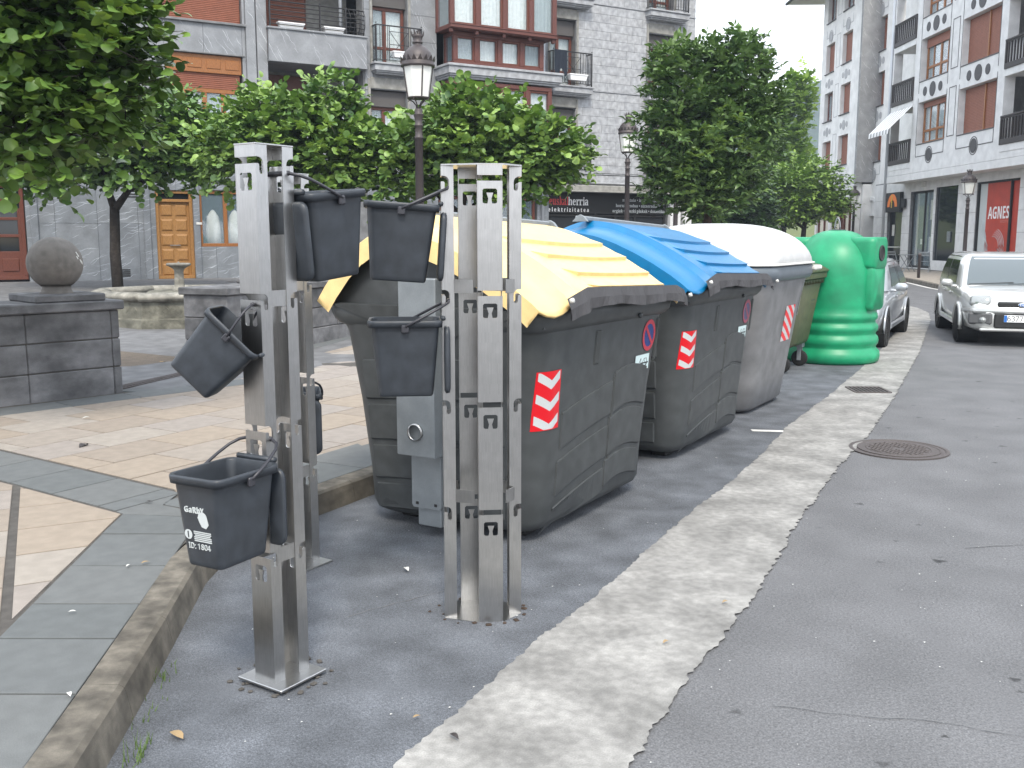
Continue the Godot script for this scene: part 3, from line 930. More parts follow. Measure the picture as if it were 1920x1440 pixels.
func make_bucket(label: String, drop := 0.088, reach := 0.165, tip := 0.0, with_lid := true) -> Node3D:
	# local: +z away from the post; the origin is the hook point on the handle, the tub turns about its pivots
	var o := base("bucket", label, "bucket", Vector3.ZERO, 0.0, "dark grey food waste buckets hung on the posts")
	var H := 0.285
	var pv := Vector3(0.112, -drop, reach)
	var tub := Transform3D(Basis(Vector3.RIGHT, -tip), Vector3(0, -drop, reach))
	var oy := 0.020 - H
	var b := MB.new().smooth()
	var rs := []
	for e in [[0.0, 0.135, 0.195, 0.016], [0.006, 0.144, 0.204, 0.022], [0.02, 0.148, 0.208, 0.024], [H - 0.022, 0.190, 0.252, 0.028]]:
		rs.append(rrect(e[1], e[2], e[3], oy + e[0], 4))
	b.loft(rs, true, true, false)
	var rin := []
	for e in [[H, 0.194, 0.256, 0.028], [H - 0.02, 0.184, 0.246, 0.026], [0.02, 0.142, 0.20, 0.02], [0.012, 0.136, 0.194, 0.016]]:
		rin.append(rrect(e[1], e[2], e[3], oy + e[0], 4))
	b.loft(rin, true, false, true)
	obj(b, "tub", M.bucket, o).transform = tub
	var r := MB.new().smooth()
	var rr := []
	for e in [[H - 0.022, 0.190, 0.252], [H - 0.024, 0.212, 0.276], [H - 0.003, 0.215, 0.279], [H + 0.002, 0.211, 0.275], [H + 0.002, 0.199, 0.261], [H - 0.004, 0.194, 0.256]]:
		rr.append(rrect(e[1], e[2], 0.032, oy + e[0], 4))
	r.loft(rr, true, false, false)
	obj(r, "rim", M.bucket, o).transform = tub
	var h := MB.new().smooth()
	var path := []
	for q in [[1.0, 0.0], [0.99, 0.25], [0.95, 0.5], [0.86, 0.75], [0.70, 0.91], [0.45, 0.985], [0.2, 1.0]]:
		path.append(Vector3(pv.x * q[0], lerpf(pv.y, 0.0, q[1]), lerpf(pv.z, 0.0, q[1])))
	var full := path.duplicate()
	for i in range(path.size() - 1, -1, -1): full.append(path[i] * Vector3(-1, 1, 1))
	h.tube(full, 0.0052, -1, 8)
	var hd := obj(h, "handle", M.handle, o)
	var g := MB.new().smooth()
	g.tube([Vector3(-0.045, 0, 0), Vector3(0.045, 0, 0)], 0.0085, -1, 8)
	obj(g, "grip", M.handle, hd)
	for s in [-1, 1]:
		var l := MB.new()
		l.bb(Vector3(s * 0.107, -0.008, 0), Vector3(0.014, 0.030, 0.028), 0.004)
		obj(l, "pivot_lug", M.handle, o).transform = tub
	if with_lid:
		var q := MB.new().smooth()
		var zb := -0.141
		var lr := []
		for e in [[0.0, 0.176, 0.225], [0.004, 0.200, 0.250], [0.016, 0.204, 0.254], [0.022, 0.192, 0.24], [0.023, 0.10, 0.13]]:
			var ring := PackedVector3Array()
			for v in rrect(e[1], e[2], 0.03, 0.0, 4): ring.append(Vector3(v.x, oy + H - 0.148 + v.z, zb - 0.026 + e[0]))
			ring.reverse()
			lr.append(ring)
		q.loft(lr)
		obj(q, "lid", M.bucket, o).transform = tub
	var hg := MB.new().smooth()
	hg.tube([Vector3(-0.078, oy + H + 0.008, -0.142), Vector3(0.078, oy + H + 0.008, -0.142)], 0.009, -1, 8)
	obj(hg, "hinge", M.bucket, o).transform = tub
	return o

func hang(o: Node3D, at: Vector3, out: Vector3, swing: float, roll := 0.0):
	o.position = at
	o.basis = Basis(Vector3.UP, atan2(out.x, out.z)) * Basis(Vector3.RIGHT, -swing) * Basis(Vector3(0, 0, 1), roll)
	o.scale = Vector3.ONE * 1.08

func buckets():
	var a := Vector3(0.55, 0, -0.835)      # axis of the left posts
	var c1 := Vector3(-0.838, 0.022, -3.412)
	var y := func(k): return SLOTS[k] + 0.006 - 0.036
	var front := make_bucket("printed bucket marked ID: 1804 hung low on the left front post")
	# printing on the outer face
	var pt := Transform3D(Basis(Vector3.RIGHT, 0.092), Vector3(0, 0.0, 0.3005))
	text("GaRbY", 0.026, "printed_word", M.print, front, pt * Transform3D(Basis(), Vector3(-0.012, -0.172, 0)), "Droid Sans", true, 1.0)
	var em := MB.new()
	em.prism(PackedVector2Array(arc(Vector2(0.020, -0.192), 0.018, 0, TAU * 0.95, 14)), 0.001, pt)
	em.prism(poly([[0.0, -0.192], [0.038, -0.192], [0.042, -0.213], [0.030, -0.226], [0.014, -0.222], [0.006, -0.208]]), 0.0012, pt)
	obj(em, "printed_apple_core", M.print, front)
	var ds := MB.new()
	ds.prism(PackedVector2Array(arc(Vector2(-0.046, -0.252), 0.0155, 0, TAU * 0.95, 16)), 0.001, pt)
	for k in 6: ds.box(pt * Vector3(0.012, -0.240 - k * 0.0058, 0.0005), Vector3(0.07 if k != 2 else 0.062, 0.0034, 0.001), pt.basis)
	obj(ds, "printed_crest", M.print, front)
	var dk := MB.new()
	dk.box(pt * Vector3(-0.046, -0.252, 0.0015), Vector3(0.004, 0.02, 0.001), pt.basis)
	obj(dk, "crest_mark", M.bucket, front)
	text("ID: 1804", 0.024, "printed_number", M.print, front, pt * Transform3D(Basis(), Vector3(-0.006, -0.288, 0)), "Droid Sans", false, 1.0)
	hang(front, c1 - a * 0.062 + Vector3(0, y.call(1), 0), Vector3(-0.47, 0, 0.88), 0.0)
	var tilt := make_bucket("bucket hanging tipped over at the left side of the left front post", 0.122, 0.085, 0.78, false)
	hang(tilt, c1 - a * 0.062 + Vector3(0.0, y.call(2) + 0.012, 0), Vector3(-0.99, 0, -0.06), 0.0)
	tilt.scale = Vector3.ONE * 0.84
	var high := make_bucket("top bucket on the right of the left front post")
	hang(high, c1 + a * 0.062 + Vector3(0, y.call(3), 0), a, 0.10)
	var m1 := make_bucket("upper bucket on the left of the middle post")
	var out := Vector3(-0.995, 0, 0.10)
	var c2 := Vector3(-0.135, 0.0, -4.075) + out * 0.125 + Vector3(0, 0, 0.016)
	hang(m1, c2 + Vector3(0, y.call(3), 0), out, 0.07)
	var m2 := make_bucket("lower bucket on the left of the middle post")
	hang(m2, c2 + Vector3(0, y.call(2), 0), out, 0.0)
	var back := make_bucket("bucket half hidden on the far side of the rear post")
	hang(back, Vector3(-1.05, 0.008, -4.79) + Vector3(0, y.call(1), 0), Vector3(-0.22, 0, -0.975), 0.0)

# ---- waste containers ----------------------------------------------------------------------------
func grid_patch(f: Callable, u0: float, u1: float, v0: float, v1: float, nu: int, nv: int) -> ArrayMesh:   # a sticker that follows a surface
	var st := SurfaceTool.new()
	st.begin(Mesh.PRIMITIVE_TRIANGLES)
	for i in nu:
		for j in nv:
			var q := []
			for e in [[i, j], [i + 1, j], [i + 1, j + 1], [i, j + 1]]:
				var s: float = float(e[0]) / nu
				var t: float = float(e[1]) / nv
				q.append([f.call(lerpf(u0, u1, s), lerpf(v0, v1, t)), Vector2(s, 1.0 - t)])
			for k in [0, 2, 1, 0, 3, 2]:
				st.set_uv(q[k][1])
				st.add_vertex(q[k][0])
	st.generate_normals()
	return st.commit()

func sticker_mats():
	var red := Color(0.80, 0.03, 0.10)
	var grey_c := Color(0.74, 0.75, 0.75)
	var chev := paint(96, 224, func(x: float, y: float):
		var bx := absf(x - 0.5)
		if bx > 0.465 or y < 0.02 or y > 0.985: return red
		var v := fposmod(y * 2.33 + 0.30 + bx * 0.95 * 0.86 + 0.2, 0.86)
		return grey_c if v < 0.36 and bx < 0.45 else red)
	M.chevron = mat(Color.WHITE, 0.35); M.chevron.albedo_texture = chev
	var stripe := paint(96, 192, func(x: float, y: float):
		var v := fposmod(y * 2.1 - x * 0.75 + 0.1 - 0.25 * x * x, 0.62)
		return grey_c if v < 0.30 else Color(0.88, 0.16, 0.18))
	M.stripes = mat(Color.WHITE, 0.35); M.stripes.albedo_texture = stripe
	var tow := paint(160, 128, func(x: float, y: float):
		if x < 0.025 or x > 0.975 or y < 0.03 or y > 0.97: return Color(0.35, 0.37, 0.38)
		var ink := false
		if x > 0.38 and x < 0.93 and y > 0.52 and y < 0.62: ink = true                      # car body line
		if y > 0.28 and y <= 0.52:                                                           # cab outline
			var l := 0.52 + (0.52 - y) * 0.4; var r := 0.86 - (0.52 - y) * 0.25
			if x > l and x < r and (x < l + 0.03 or x > r - 0.03 or y < 0.31 or absf(x - 0.69) < 0.012): ink = true
		for c in [[0.49, 0.66], [0.80, 0.66], [0.17, 0.74]]:
			var d := Vector2((x - c[0]) * 1.25, y - c[1]).length()
			if d < 0.085 and d > 0.035: ink = true
		if x > 0.05 and x < 0.36 and y > 0.60 and y < 0.70: ink = true                       # tow truck bed
		if x > 0.27 and x < 0.40 and absf((y - 0.58) + (x - 0.28) * 2.6) < 0.05: ink = true  # crane arm
		if absf(x - 0.41) < 0.012 and y > 0.26 and y < 0.55: ink = true
		return Color(0.10, 0.11, 0.13) if ink else Color(0.78, 0.85, 0.85))
	M.tow = mat(Color.WHITE, 0.4); M.tow.albedo_texture = tow
	var tall := paint(64, 256, func(x: float, y: float):
		var d := Vector2(x - 0.5, (y - 0.36) * 1.75).length()
		if d < 0.46: return Color(0.45, 0.20, 0.25) if d > 0.33 or absf((x - 0.5) - (y - 0.36) * 1.75) < 0.07 else Color(0.36, 0.24, 0.36)
		if y > 0.80 and y < 0.93 and fposmod(x * 3.1, 1.0) < 0.55 and x > 0.15 and x < 0.85: return Color(0.15, 0.15, 0.16)
		return Color(0.82, 0.82, 0.82))
	M.tall_notice = mat(Color.WHITE, 0.4); M.tall_notice.albedo_texture = tall

func no_parking(parent: Node3D, f: Callable, cu: float, cv: float, r: float, faded: bool):
	# a round print, red ring and bar over blue, stuck to the surface f
	var red := mat(L(0.42, 0.03, 0.05) if not faded else L(0.26, 0.06, 0.09), 0.5)
	var bl := mat(L(0.012, 0.035, 0.17) if not faded else L(0.07, 0.065, 0.13), 0.5)
	var disc := func(r0: float, r1: float, lift: float) -> MB:
		var b := MB.new()
		for i in 32:
			var q := []
			for e in [[r0, i], [r1, i], [r1, i + 1], [r0, i + 1]]:
				var t: float = TAU * e[1] / 32
				q.append(f.call(cu + cos(t) * e[0], cv + sin(t) * e[0], lift))
			b.quad(q[0], q[1], q[2], q[3])
		return b
	var root := obj(disc.call(r * 0.001, r * 0.74, 0.003), "no_parking_print", bl, parent)
	obj(disc.call(r * 0.73, r, 0.004), "ring", red, root)
	var b := MB.new()
	var d := Vector2(-0.7071, 0.7071)
	var nn := Vector2(0.7071, 0.7071)
	var q := []
	for e in [[-0.76, -0.12], [-0.76, 0.12], [0.76, 0.12], [0.76, -0.12]]:
		var p: Vector2 = (d * e[0] + nn * e[1]) * r
		q.append(f.call(cu + p.x, cv + p.y, 0.0045))
	b.quad(q[0], q[3], q[2], q[1])
	obj(b, "bar", red, root)

const PROFILE := [[-0.80, 1.275], [-0.74, 1.36], [-0.64, 1.48], [-0.53, 1.58], [-0.42, 1.645], [-0.30, 1.685], [-0.16, 1.695], [0.0, 1.668], [0.16, 1.615], [0.32, 1.546], [0.46, 1.475], [0.60, 1.393], [0.70, 1.325], [0.745, 1.288]]

func lid_point(t: float, drop: float) -> Vector2:      # (z, y) on the lid's profile, t from 0 (rear) to 1 (front)
	var f := t * (PROFILE.size() - 1)
	var i := clampi(int(f), 0, PROFILE.size() - 2)
	var a := Vector2(PROFILE[i][0], PROFILE[i][1]); var b := Vector2(PROFILE[i + 1][0], PROFILE[i + 1][1])
	var p := a.lerp(b, f - i)
	var pv := Vector2(PROFILE[maxi(i - 1, 0)][0], PROFILE[maxi(i - 1, 0)][1]); var nx := Vector2(PROFILE[mini(i + 2, PROFILE.size() - 1)][0], PROFILE[mini(i + 2, PROFILE.size() - 1)][1])
	var d := (b - a).normalized()
	var n := Vector2(-d.y, d.x)
	return p - n * drop

func side_container(called: String, label: String, at: Vector3, turn: float, lid_m: Material, faded: bool) -> Node3D:
	# local x along the row, z towards the street
	var o := base(called, label, "waste container", at, turn)
	var b := MB.new().smooth()
	var rs := []
	var rows := [[0.055, 1.34, 0.98, 0.10], [0.075, 1.41, 1.06, 0.12], [0.12, 1.48, 1.12, 0.18], [0.30, 1.505, 1.14, 0.19], [0.70, 1.58, 1.20, 0.19], [1.08, 1.68, 1.27, 0.18], [1.13, 1.70, 1.285, 0.16]]
	for e in rows: rs.append(rrect(e[1], e[2], e[3], e[0], 6))
	b.loft(rs, true, true, false)
	obj(b, "body", M.body, o)
	var rim := MB.new().smooth()
	var r2 := []
	for e in [[1.125, 1.69, 1.28], [1.135, 1.71, 1.32], [1.165, 1.73, 1.37], [1.235, 1.75, 1.40], [1.245, 1.72, 1.37], [1.22, 1.68, 1.28]]: r2.append(rrect(e[1], e[2], 0.12, e[0], 6))
	rim.loft(r2, true, false, true)
	obj(rim, "rim", M.body, o)
	# gables under the lid
	for s in [-1, 1]:
		var p := PackedVector2Array()
		for k in 27:
			var q := lid_point(k / 26.0, 0.045)
			p.append(Vector2(q.x * 0.95, maxf(q.y, 1.16)))
		p.append(Vector2(0.66, 1.15)); p.append(Vector2(-0.66, 1.15))
		var g := MB.new()
		g.prism(p, 0.02, Transform3D(Basis(Vector3(0, 0, -s), Vector3(0, 1, 0), Vector3(s, 0, 0)) if false else Basis(Vector3(0, 0, 1), Vector3(0, 1, 0), Vector3(-1, 0, 0)), Vector3(s * 0.80 + 0.01, 0, 0)))
		obj(g, "gable", M.body, o)
		var v := MB.new()     # V fold of the end wall under the gable
		v.quad(Vector3(s * 0.885, 1.24, 0.64), Vector3(s * 0.885, 1.24, -0.64), Vector3(s * 0.845, 1.06, -0.06), Vector3(s * 0.845, 1.06, 0.06))
		if s < 0: obj(v, "end_fold", M.body, o)
	# lid: a loft of profiles across the length, with lowered skirts at both ends
	var lm := MB.new().smooth()
	var lr := []
	for e in [[-0.906, 0.19, 0.0], [-0.902, 0.10, 0.0], [-0.875, 0.085, 0.04], [-0.83, 0.072, 0.062], [-0.76, 0.06, 0.058], [-0.70, 0.052, 0.042], [-0.655, 0.040, 0.022], [-0.615, 0.0, 0.0], [-0.3, 0.0, 0.0], [0.0, 0.0, 0.0], [0.3, 0.0, 0.0], [0.615, 0.0, 0.0], [0.655, 0.045, 0.0], [0.70, 0.055, 0.0], [0.86, 0.075, 0.0], [0.90, 0.095, 0.0]]:
		var ring := PackedVector3Array()
		for k in 41:
			var q := lid_point(k / 40.0, e[1])
			var x: float = clampf((k - 35) / 5.0, 0.0, 1.0) * e[2]
			ring.append(Vector3(e[0], q.y - x * 0.72, q.x + x * 0.55))
		for k in range(40, -1, -1):
			var q := lid_point(k / 40.0, e[1] + 0.014)
			var x: float = clampf((k - 35) / 5.0, 0.0, 1.0) * e[2]
			ring.append(Vector3(e[0], q.y - x * 0.72, q.x + x * 0.55))
		lr.append(ring)
	for rg0 in [lr[0], lr[-1]]:
		for k in 40:
			if rg0 == lr[0]: lm.quad(rg0[k + 1], rg0[k], rg0[81 - k], rg0[80 - k])
			else: lm.quad(rg0[k], rg0[k + 1], rg0[80 - k], rg0[81 - k])
	for part in [[0, 2, 6, false, false], [1, 7, 1, false, false], [6, 8, 2, false, false], [7, 12, 3, false, false], [11, 13, 4, false, false], [12, 16, 5, false, false]]:
		lm.st.set_smooth_group(part[2])
		lm.loft(lr.slice(part[0], part[1]), true, part[3], part[4])
	var lid := obj(lm, "lid", lid_m, o)
	lid.position = Vector3(-0.03, 0.005, 0)
	lid.rotation.z = -0.032
	# stepped ribs on the slope
	for k in 4:
		var t0 := 0.60 + k * 0.087
		var t1 := t0 + 0.083
		var rb := MB.new()
		var x0 := -0.50 + k * 0.055
		var x1 := 0.56
		var bow := 0.030 - 0.008 * k
		var top := []
		var n := 10
		for i in n + 1:
			var xx := lerpf(x0, x1, float(i) / n)
			var sag := sin(PI * i / n) * bow * 0.4
			var a := lid_point(t0 + sag, -0.001)
			var c := lid_point(t1 + sag, -0.020)
			var c0 := lid_point(t1 + sag + 0.004, 0.004)
			top.append([Vector3(xx - (0.03 if i == 0 else 0.0), a.y, a.x), Vector3(xx, c.y, c.x), Vector3(xx, c0.y, c0.x)])
		for i in n:
			rb.quad(top[i][1], top[i + 1][1], top[i + 1][0], top[i][0])
			rb.quad(top[i][2], top[i + 1][2], top[i + 1][1], top[i][1])
		var e0: Array = top[0]; var e1: Array = top[n]
		var ex := Vector3(x0 - 0.075, lid_point(t0 + 0.045, 0.002).y, lid_point(t0 + 0.045, 0.002).x)
		rb.tri(e0[0], ex, e0[1]); rb.tri(ex, e0[2], e0[1])
		rb.quad(e1[1], e1[2], Vector3(x1 + 0.001, lid_point(t1 - 0.03, 0.004).y, lid_point(t1 - 0.03, 0.004).x), e1[0])
		obj(rb, "rib", lid_m, lid)
	# the bolted tips at the front corners
	for s in [-1, 1]:
		var f := MB.new().smooth()
		f.tube([Vector3(s * 0.80, 1.262, 0.795), Vector3(s * 0.80, 1.268, 0.812)], 0.012, -1, 10)
		obj(f, "bolt", M.off_white, lid)
	# drooping rubber flap
	var fl := MB.new()
	var fr := []
	for i in 49:
		var xx := lerpf(-0.74, 0.92, i / 48.0)
		var wv := 0.006 * sin(xx * 19.0) + 0.004 * sin(xx * 43.0 + 1.0)
		var cor := clampf((-0.50 - xx) / 0.24, 0, 1)
		var cr := clampf((xx - 0.74) / 0.18, 0, 1)
		var y0 := 1.315 - cor * 0.055 - cr * 0.03
		var z0 := 0.735 + cor * 0.01 - cr * 0.02
		var ln := 0.088 + 0.008 * sin(xx * 9.0) + cor * 0.012
		fr.append([Vector3(xx, y0 + 0.01, z0), Vector3(xx, y0 - ln * 0.45, z0 + 0.026 + wv * 0.5), Vector3(xx, y0 - ln, z0 + 0.036 + wv * 1.6), Vector3(xx, y0 - ln, z0 + 0.030 + wv * 1.6), Vector3(xx, y0 - ln * 0.45, z0 + 0.020 + wv * 0.5)])
	for i in 48:
		for k in 4: fl.quad(fr[i][k + 1], fr[i + 1][k + 1], fr[i + 1][k], fr[i][k])
	var flap := obj(fl, "rubber_flap", M.rubber, lid)
	# ridge bar and its brackets
	var rg := MB.new()
	rg.bb(Vector3(0.02, 1.705, -0.22), Vector3(1.62, 0.035, 0.06), 0.008)
	var rd := obj(rg, "ridge_bar", M.galv, lid)
	for s in [-0.78, 0.82]:
		var bk := MB.new()
		bk.prism(poly([[-0.06, 0.0], [0.06, 0.0], [0.03, 0.035], [0.0, 0.050], [-0.03, 0.03]]), 0.03, Transform3D(Basis(Vector3(0, 0, 1), Vector3(0, 1, 0), Vector3(-1, 0, 0)), Vector3(s, 1.68, -0.2)))
		obj(bk, "hinge_bracket", M.galv, rd)
	# moulded panels on the long front: f maps (x, y) to the leaning wall
	var front := func(x: float, y: float, lift := 0.0) -> Vector3:
		var hz := 0.0
		for i in rows.size() - 1:
			if y <= rows[i + 1][0] or i == rows.size() - 2:
				hz = lerpf(rows[i][2], rows[i + 1][2], clampf((y - rows[i][0]) / (rows[i + 1][0] - rows[i][0]), 0, 1)) / 2
				break
		return Vector3(x, y, hz + lift)
	var ending := func(z: float, y: float, lift := 0.0) -> Vector3:
		var hx := 0.0
		for i in rows.size() - 1:
			if y <= rows[i + 1][0] or i == rows.size() - 2:
				hx = lerpf(rows[i][1], rows[i + 1][1], clampf((y - rows[i][0]) / (rows[i + 1][0] - rows[i][0]), 0, 1)) / 2
				break
		return Vector3(-hx - lift, y, z)
	for e in [[0.13, 0.575, 0.56, 0.80], [0.10, 0.555, 0.31, 0.54], [0.08, 0.535, 0.13, 0.285]]:
		var m := MB.new()
		moulding(m, front, e[0], e[1], e[2], e[3], 0.05, 0.011)
		obj(m, "moulded_panel", M.body, o)
	for e in [[-0.50, 0.10, 0.58, 0.78], [-0.52, 0.08, 0.33, 0.52], [-0.54, 0.06, 0.12, 0.27]]:
		var m := MB.new()
		moulding(m, front, e[0], e[1], e[2], e[3], -0.10, 0.009)
		obj(m, "moulded_panel", M.body, o)
	for e in [[-0.17, -0.12, 0.90, 1.09], [0.69, 0.705, 0.84, 1.10], [0.115, 0.13, 0.30, 0.80]]:
		var m := MB.new()
		moulding(m, front, e[0], e[1], e[2], e[3], 0.0, 0.008)
		obj(m, "moulded_groove", M.body_line, o)
	for e in [[-0.46, 0.42, 0.76, 0.98], [-0.45, 0.41, 0.53, 0.73], [-0.44, 0.40, 0.31, 0.50], [-0.43, 0.39, 0.13, 0.28]]:
		var m := MB.new()
		moulding(m, ending, e[0], e[1], e[2], e[3], -0.05, 0.011)
		obj(m, "moulded_panel", M.body, o)
	# stickers
	var corner := func(x: float, y: float) -> Vector3:
		var lift := 0.004
		var p: Vector3 = front.call(x, y, lift)
		var hx := 0.0
		for i in rows.size() - 1:
			if y <= rows[i + 1][0] or i == rows.size() - 2:
				hx = lerpf(rows[i][1], rows[i + 1][1], clampf((y - rows[i][0]) / (rows[i + 1][0] - rows[i][0]), 0, 1)) / 2
				break
		var t := -x - (hx - 0.195)
		if t > 0.0: p.z -= 0.195 - sqrt(maxf(0.0, 0.195 * 0.195 - t * t)) - 0.001
		return p
	var up := 0.0 if not faded else 0.02
	put(grid_patch(func(x, y): return corner.call(x - 0.03 + 0.05 * (0.925 - y), y), -0.715, -0.525, 0.615 + up * 3, 0.925 + up, 14, 8), "chevron_sticker", M.chevron, o)
	no_parking(o, front, 0.575, 1.005, 0.096, faded)
	put(grid_patch(func(x, y): return front.call(x, y, 0.004), 0.40, 0.615, 0.795, 0.895, 4, 2), "tow_away_sticker", M.tow, o)
	var kn := MB.new().smooth()
	kn.lathe([[0.001, 0.0], [0.016, 0.0], [0.014, 0.018], [0.001, 0.022]], 10, Vector3(0.32, 1.145, 0.675), Basis(Vector3.RIGHT, PI / 2))
	obj(kn, "knob", M.body, o)
	# feet
	for s in [[-1, -1], [1, -1], [-1, 1], [1, 1]]:
		var ft := MB.new()
		ft.bb(Vector3(s[0] * 0.48, 0.03, s[1] * 0.36), Vector3(0.16, 0.06, 0.12), 0.01)
		obj(ft, "foot", M.black, o)
	# lifting socket on the end wall
	var sk := MB.new()
	sk.bb(Vector3(-0.895, 1.19, -0.02), Vector3(0.07, 0.40, 0.235), 0.006)
	var s0 := obj(sk, "lifting_plate", M.galv, o)
	var bx := MB.new()
	# box with a round hole: front sheet with the hole, and walls
	var hp := PackedVector2Array()
	for q in arc(Vector2(0.0, 0.595), 0.040, -PI / 2, -PI * 2.49, 20): hp.append(q)
	hp.append(Vector2(0.001, 0.47)); hp.append(Vector2(-0.12, 0.47)); hp.append(Vector2(-0.12, 1.15)); hp.append(Vector2(0.12, 1.15)); hp.append(Vector2(0.12, 0.47)); hp.append(Vector2(0.002, 0.47))
	hp.reverse()
	var ex := Transform3D(Basis(Vector3(0, 0, 1), Vector3(0, 1, 0), Vector3(-1, 0, 0)), Vector3(-0.945, 0, -0.02))
	bx.prism(hp, 0.004, ex)
	bx.box(Vector3(-0.87, 0.81, -0.138), Vector3(0.15, 0.68, 0.004)); bx.box(Vector3(-0.87, 0.81, 0.098), Vector3(0.15, 0.68, 0.004))
	bx.box(Vector3(-0.87, 0.468, -0.02), Vector3(0.15, 0.004, 0.236))
	obj(bx, "lifting_box", M.galv, o)
	var sl := MB.new().smooth()
	sl.lathe([[0.040, 0.0], [0.047, 0.002], [0.047, 0.012], [0.040, 0.014]], 20, Vector3(-0.948, 0.595, -0.02), Basis(Vector3(0, 0, 1), PI / 2), false)
	obj(sl, "hole_collar", M.steel, o)
	var dk := MB.new()
	dk.box(Vector3(-0.84, 0.81, -0.02), Vector3(0.01, 0.66, 0.22))
	obj(dk, "box_inside", M.black, o)
	var lp := MB.new()
	lp.prism(poly([[-0.095, 0.18], [-0.085, 0.165], [0.085, 0.165], [0.095, 0.18], [0.095, 0.47], [-0.095, 0.47]]), 0.02, Transform3D(ex.basis, Vector3(-0.84, 0, -0.02)))
	var lpp := obj(lp, "lower_plate", M.galv, o)
	var bt := MB.new()
	for z in [-0.07, 0.05]:
		bt.box(Vector3(-0.862, 0.19, z - 0.01), Vector3(0.008, 0.014, 0.014))
	obj(bt, "bolts", M.dark_metal, lpp)
	var br := MB.new()
	br.bb(Vector3(-0.795, 0.115, -0.02), Vector3(0.08, 0.11, 0.15), 0.005)
	var brk := obj(br, "lower_bracket", M.galv, o)
	return o

func moulding(m: MB, f: Callable, x0: float, x1: float, y0: float, y1: float, bow: float, lift: float):   # a raised panel with an arched top edge that follows the wall f
	var n := 10
	var lo := []; var hi := []
	for i in n + 1:
		var t := float(i) / n
		var x := lerpf(x0, x1, t)
		var b := 0.0
		if bow > 0: b = bow * sin(PI * (0.15 + t * 0.75))
		elif bow < 0: b = bow * (1.0 - t) * (1.0 - t * 0.3)
		lo.append([x, y0 + b]); hi.append([x, y1 + b])
	for i in n:
		var a = f.call(lo[i][0], lo[i][1] + 0.012, lift); var c = f.call(lo[i + 1][0], lo[i + 1][1] + 0.012, lift)
		var d = f.call(hi[i + 1][0], hi[i + 1][1], lift); var e = f.call(hi[i][0], hi[i][1], lift)
		m.quad(a, c, d, e)
		m.quad(e, d, f.call(hi[i + 1][0], hi[i + 1][1] + lift * 0.5, -0.002), f.call(hi[i][0], hi[i][1] + lift * 0.5, -0.002))
		m.quad(f.call(lo[i][0], lo[i][1], -0.002), f.call(lo[i + 1][0], lo[i + 1][1], -0.002), c, a)
	for k in [[0, -0.006], [n, 0.006]]:
		var i: int = k[0]
		var p = f.call(lo[i][0] + k[1], lo[i][1], -0.002); var q = f.call(hi[i][0] + k[1], hi[i][1], -0.002)
		if i == 0: m.quad(p, f.call(lo[i][0], lo[i][1] + 0.012, lift), f.call(hi[i][0], hi[i][1], lift), q)
		else: m.quad(f.call(lo[i][0], lo[i][1] + 0.012, lift), p, q, f.call(hi[i][0], hi[i][1], lift))

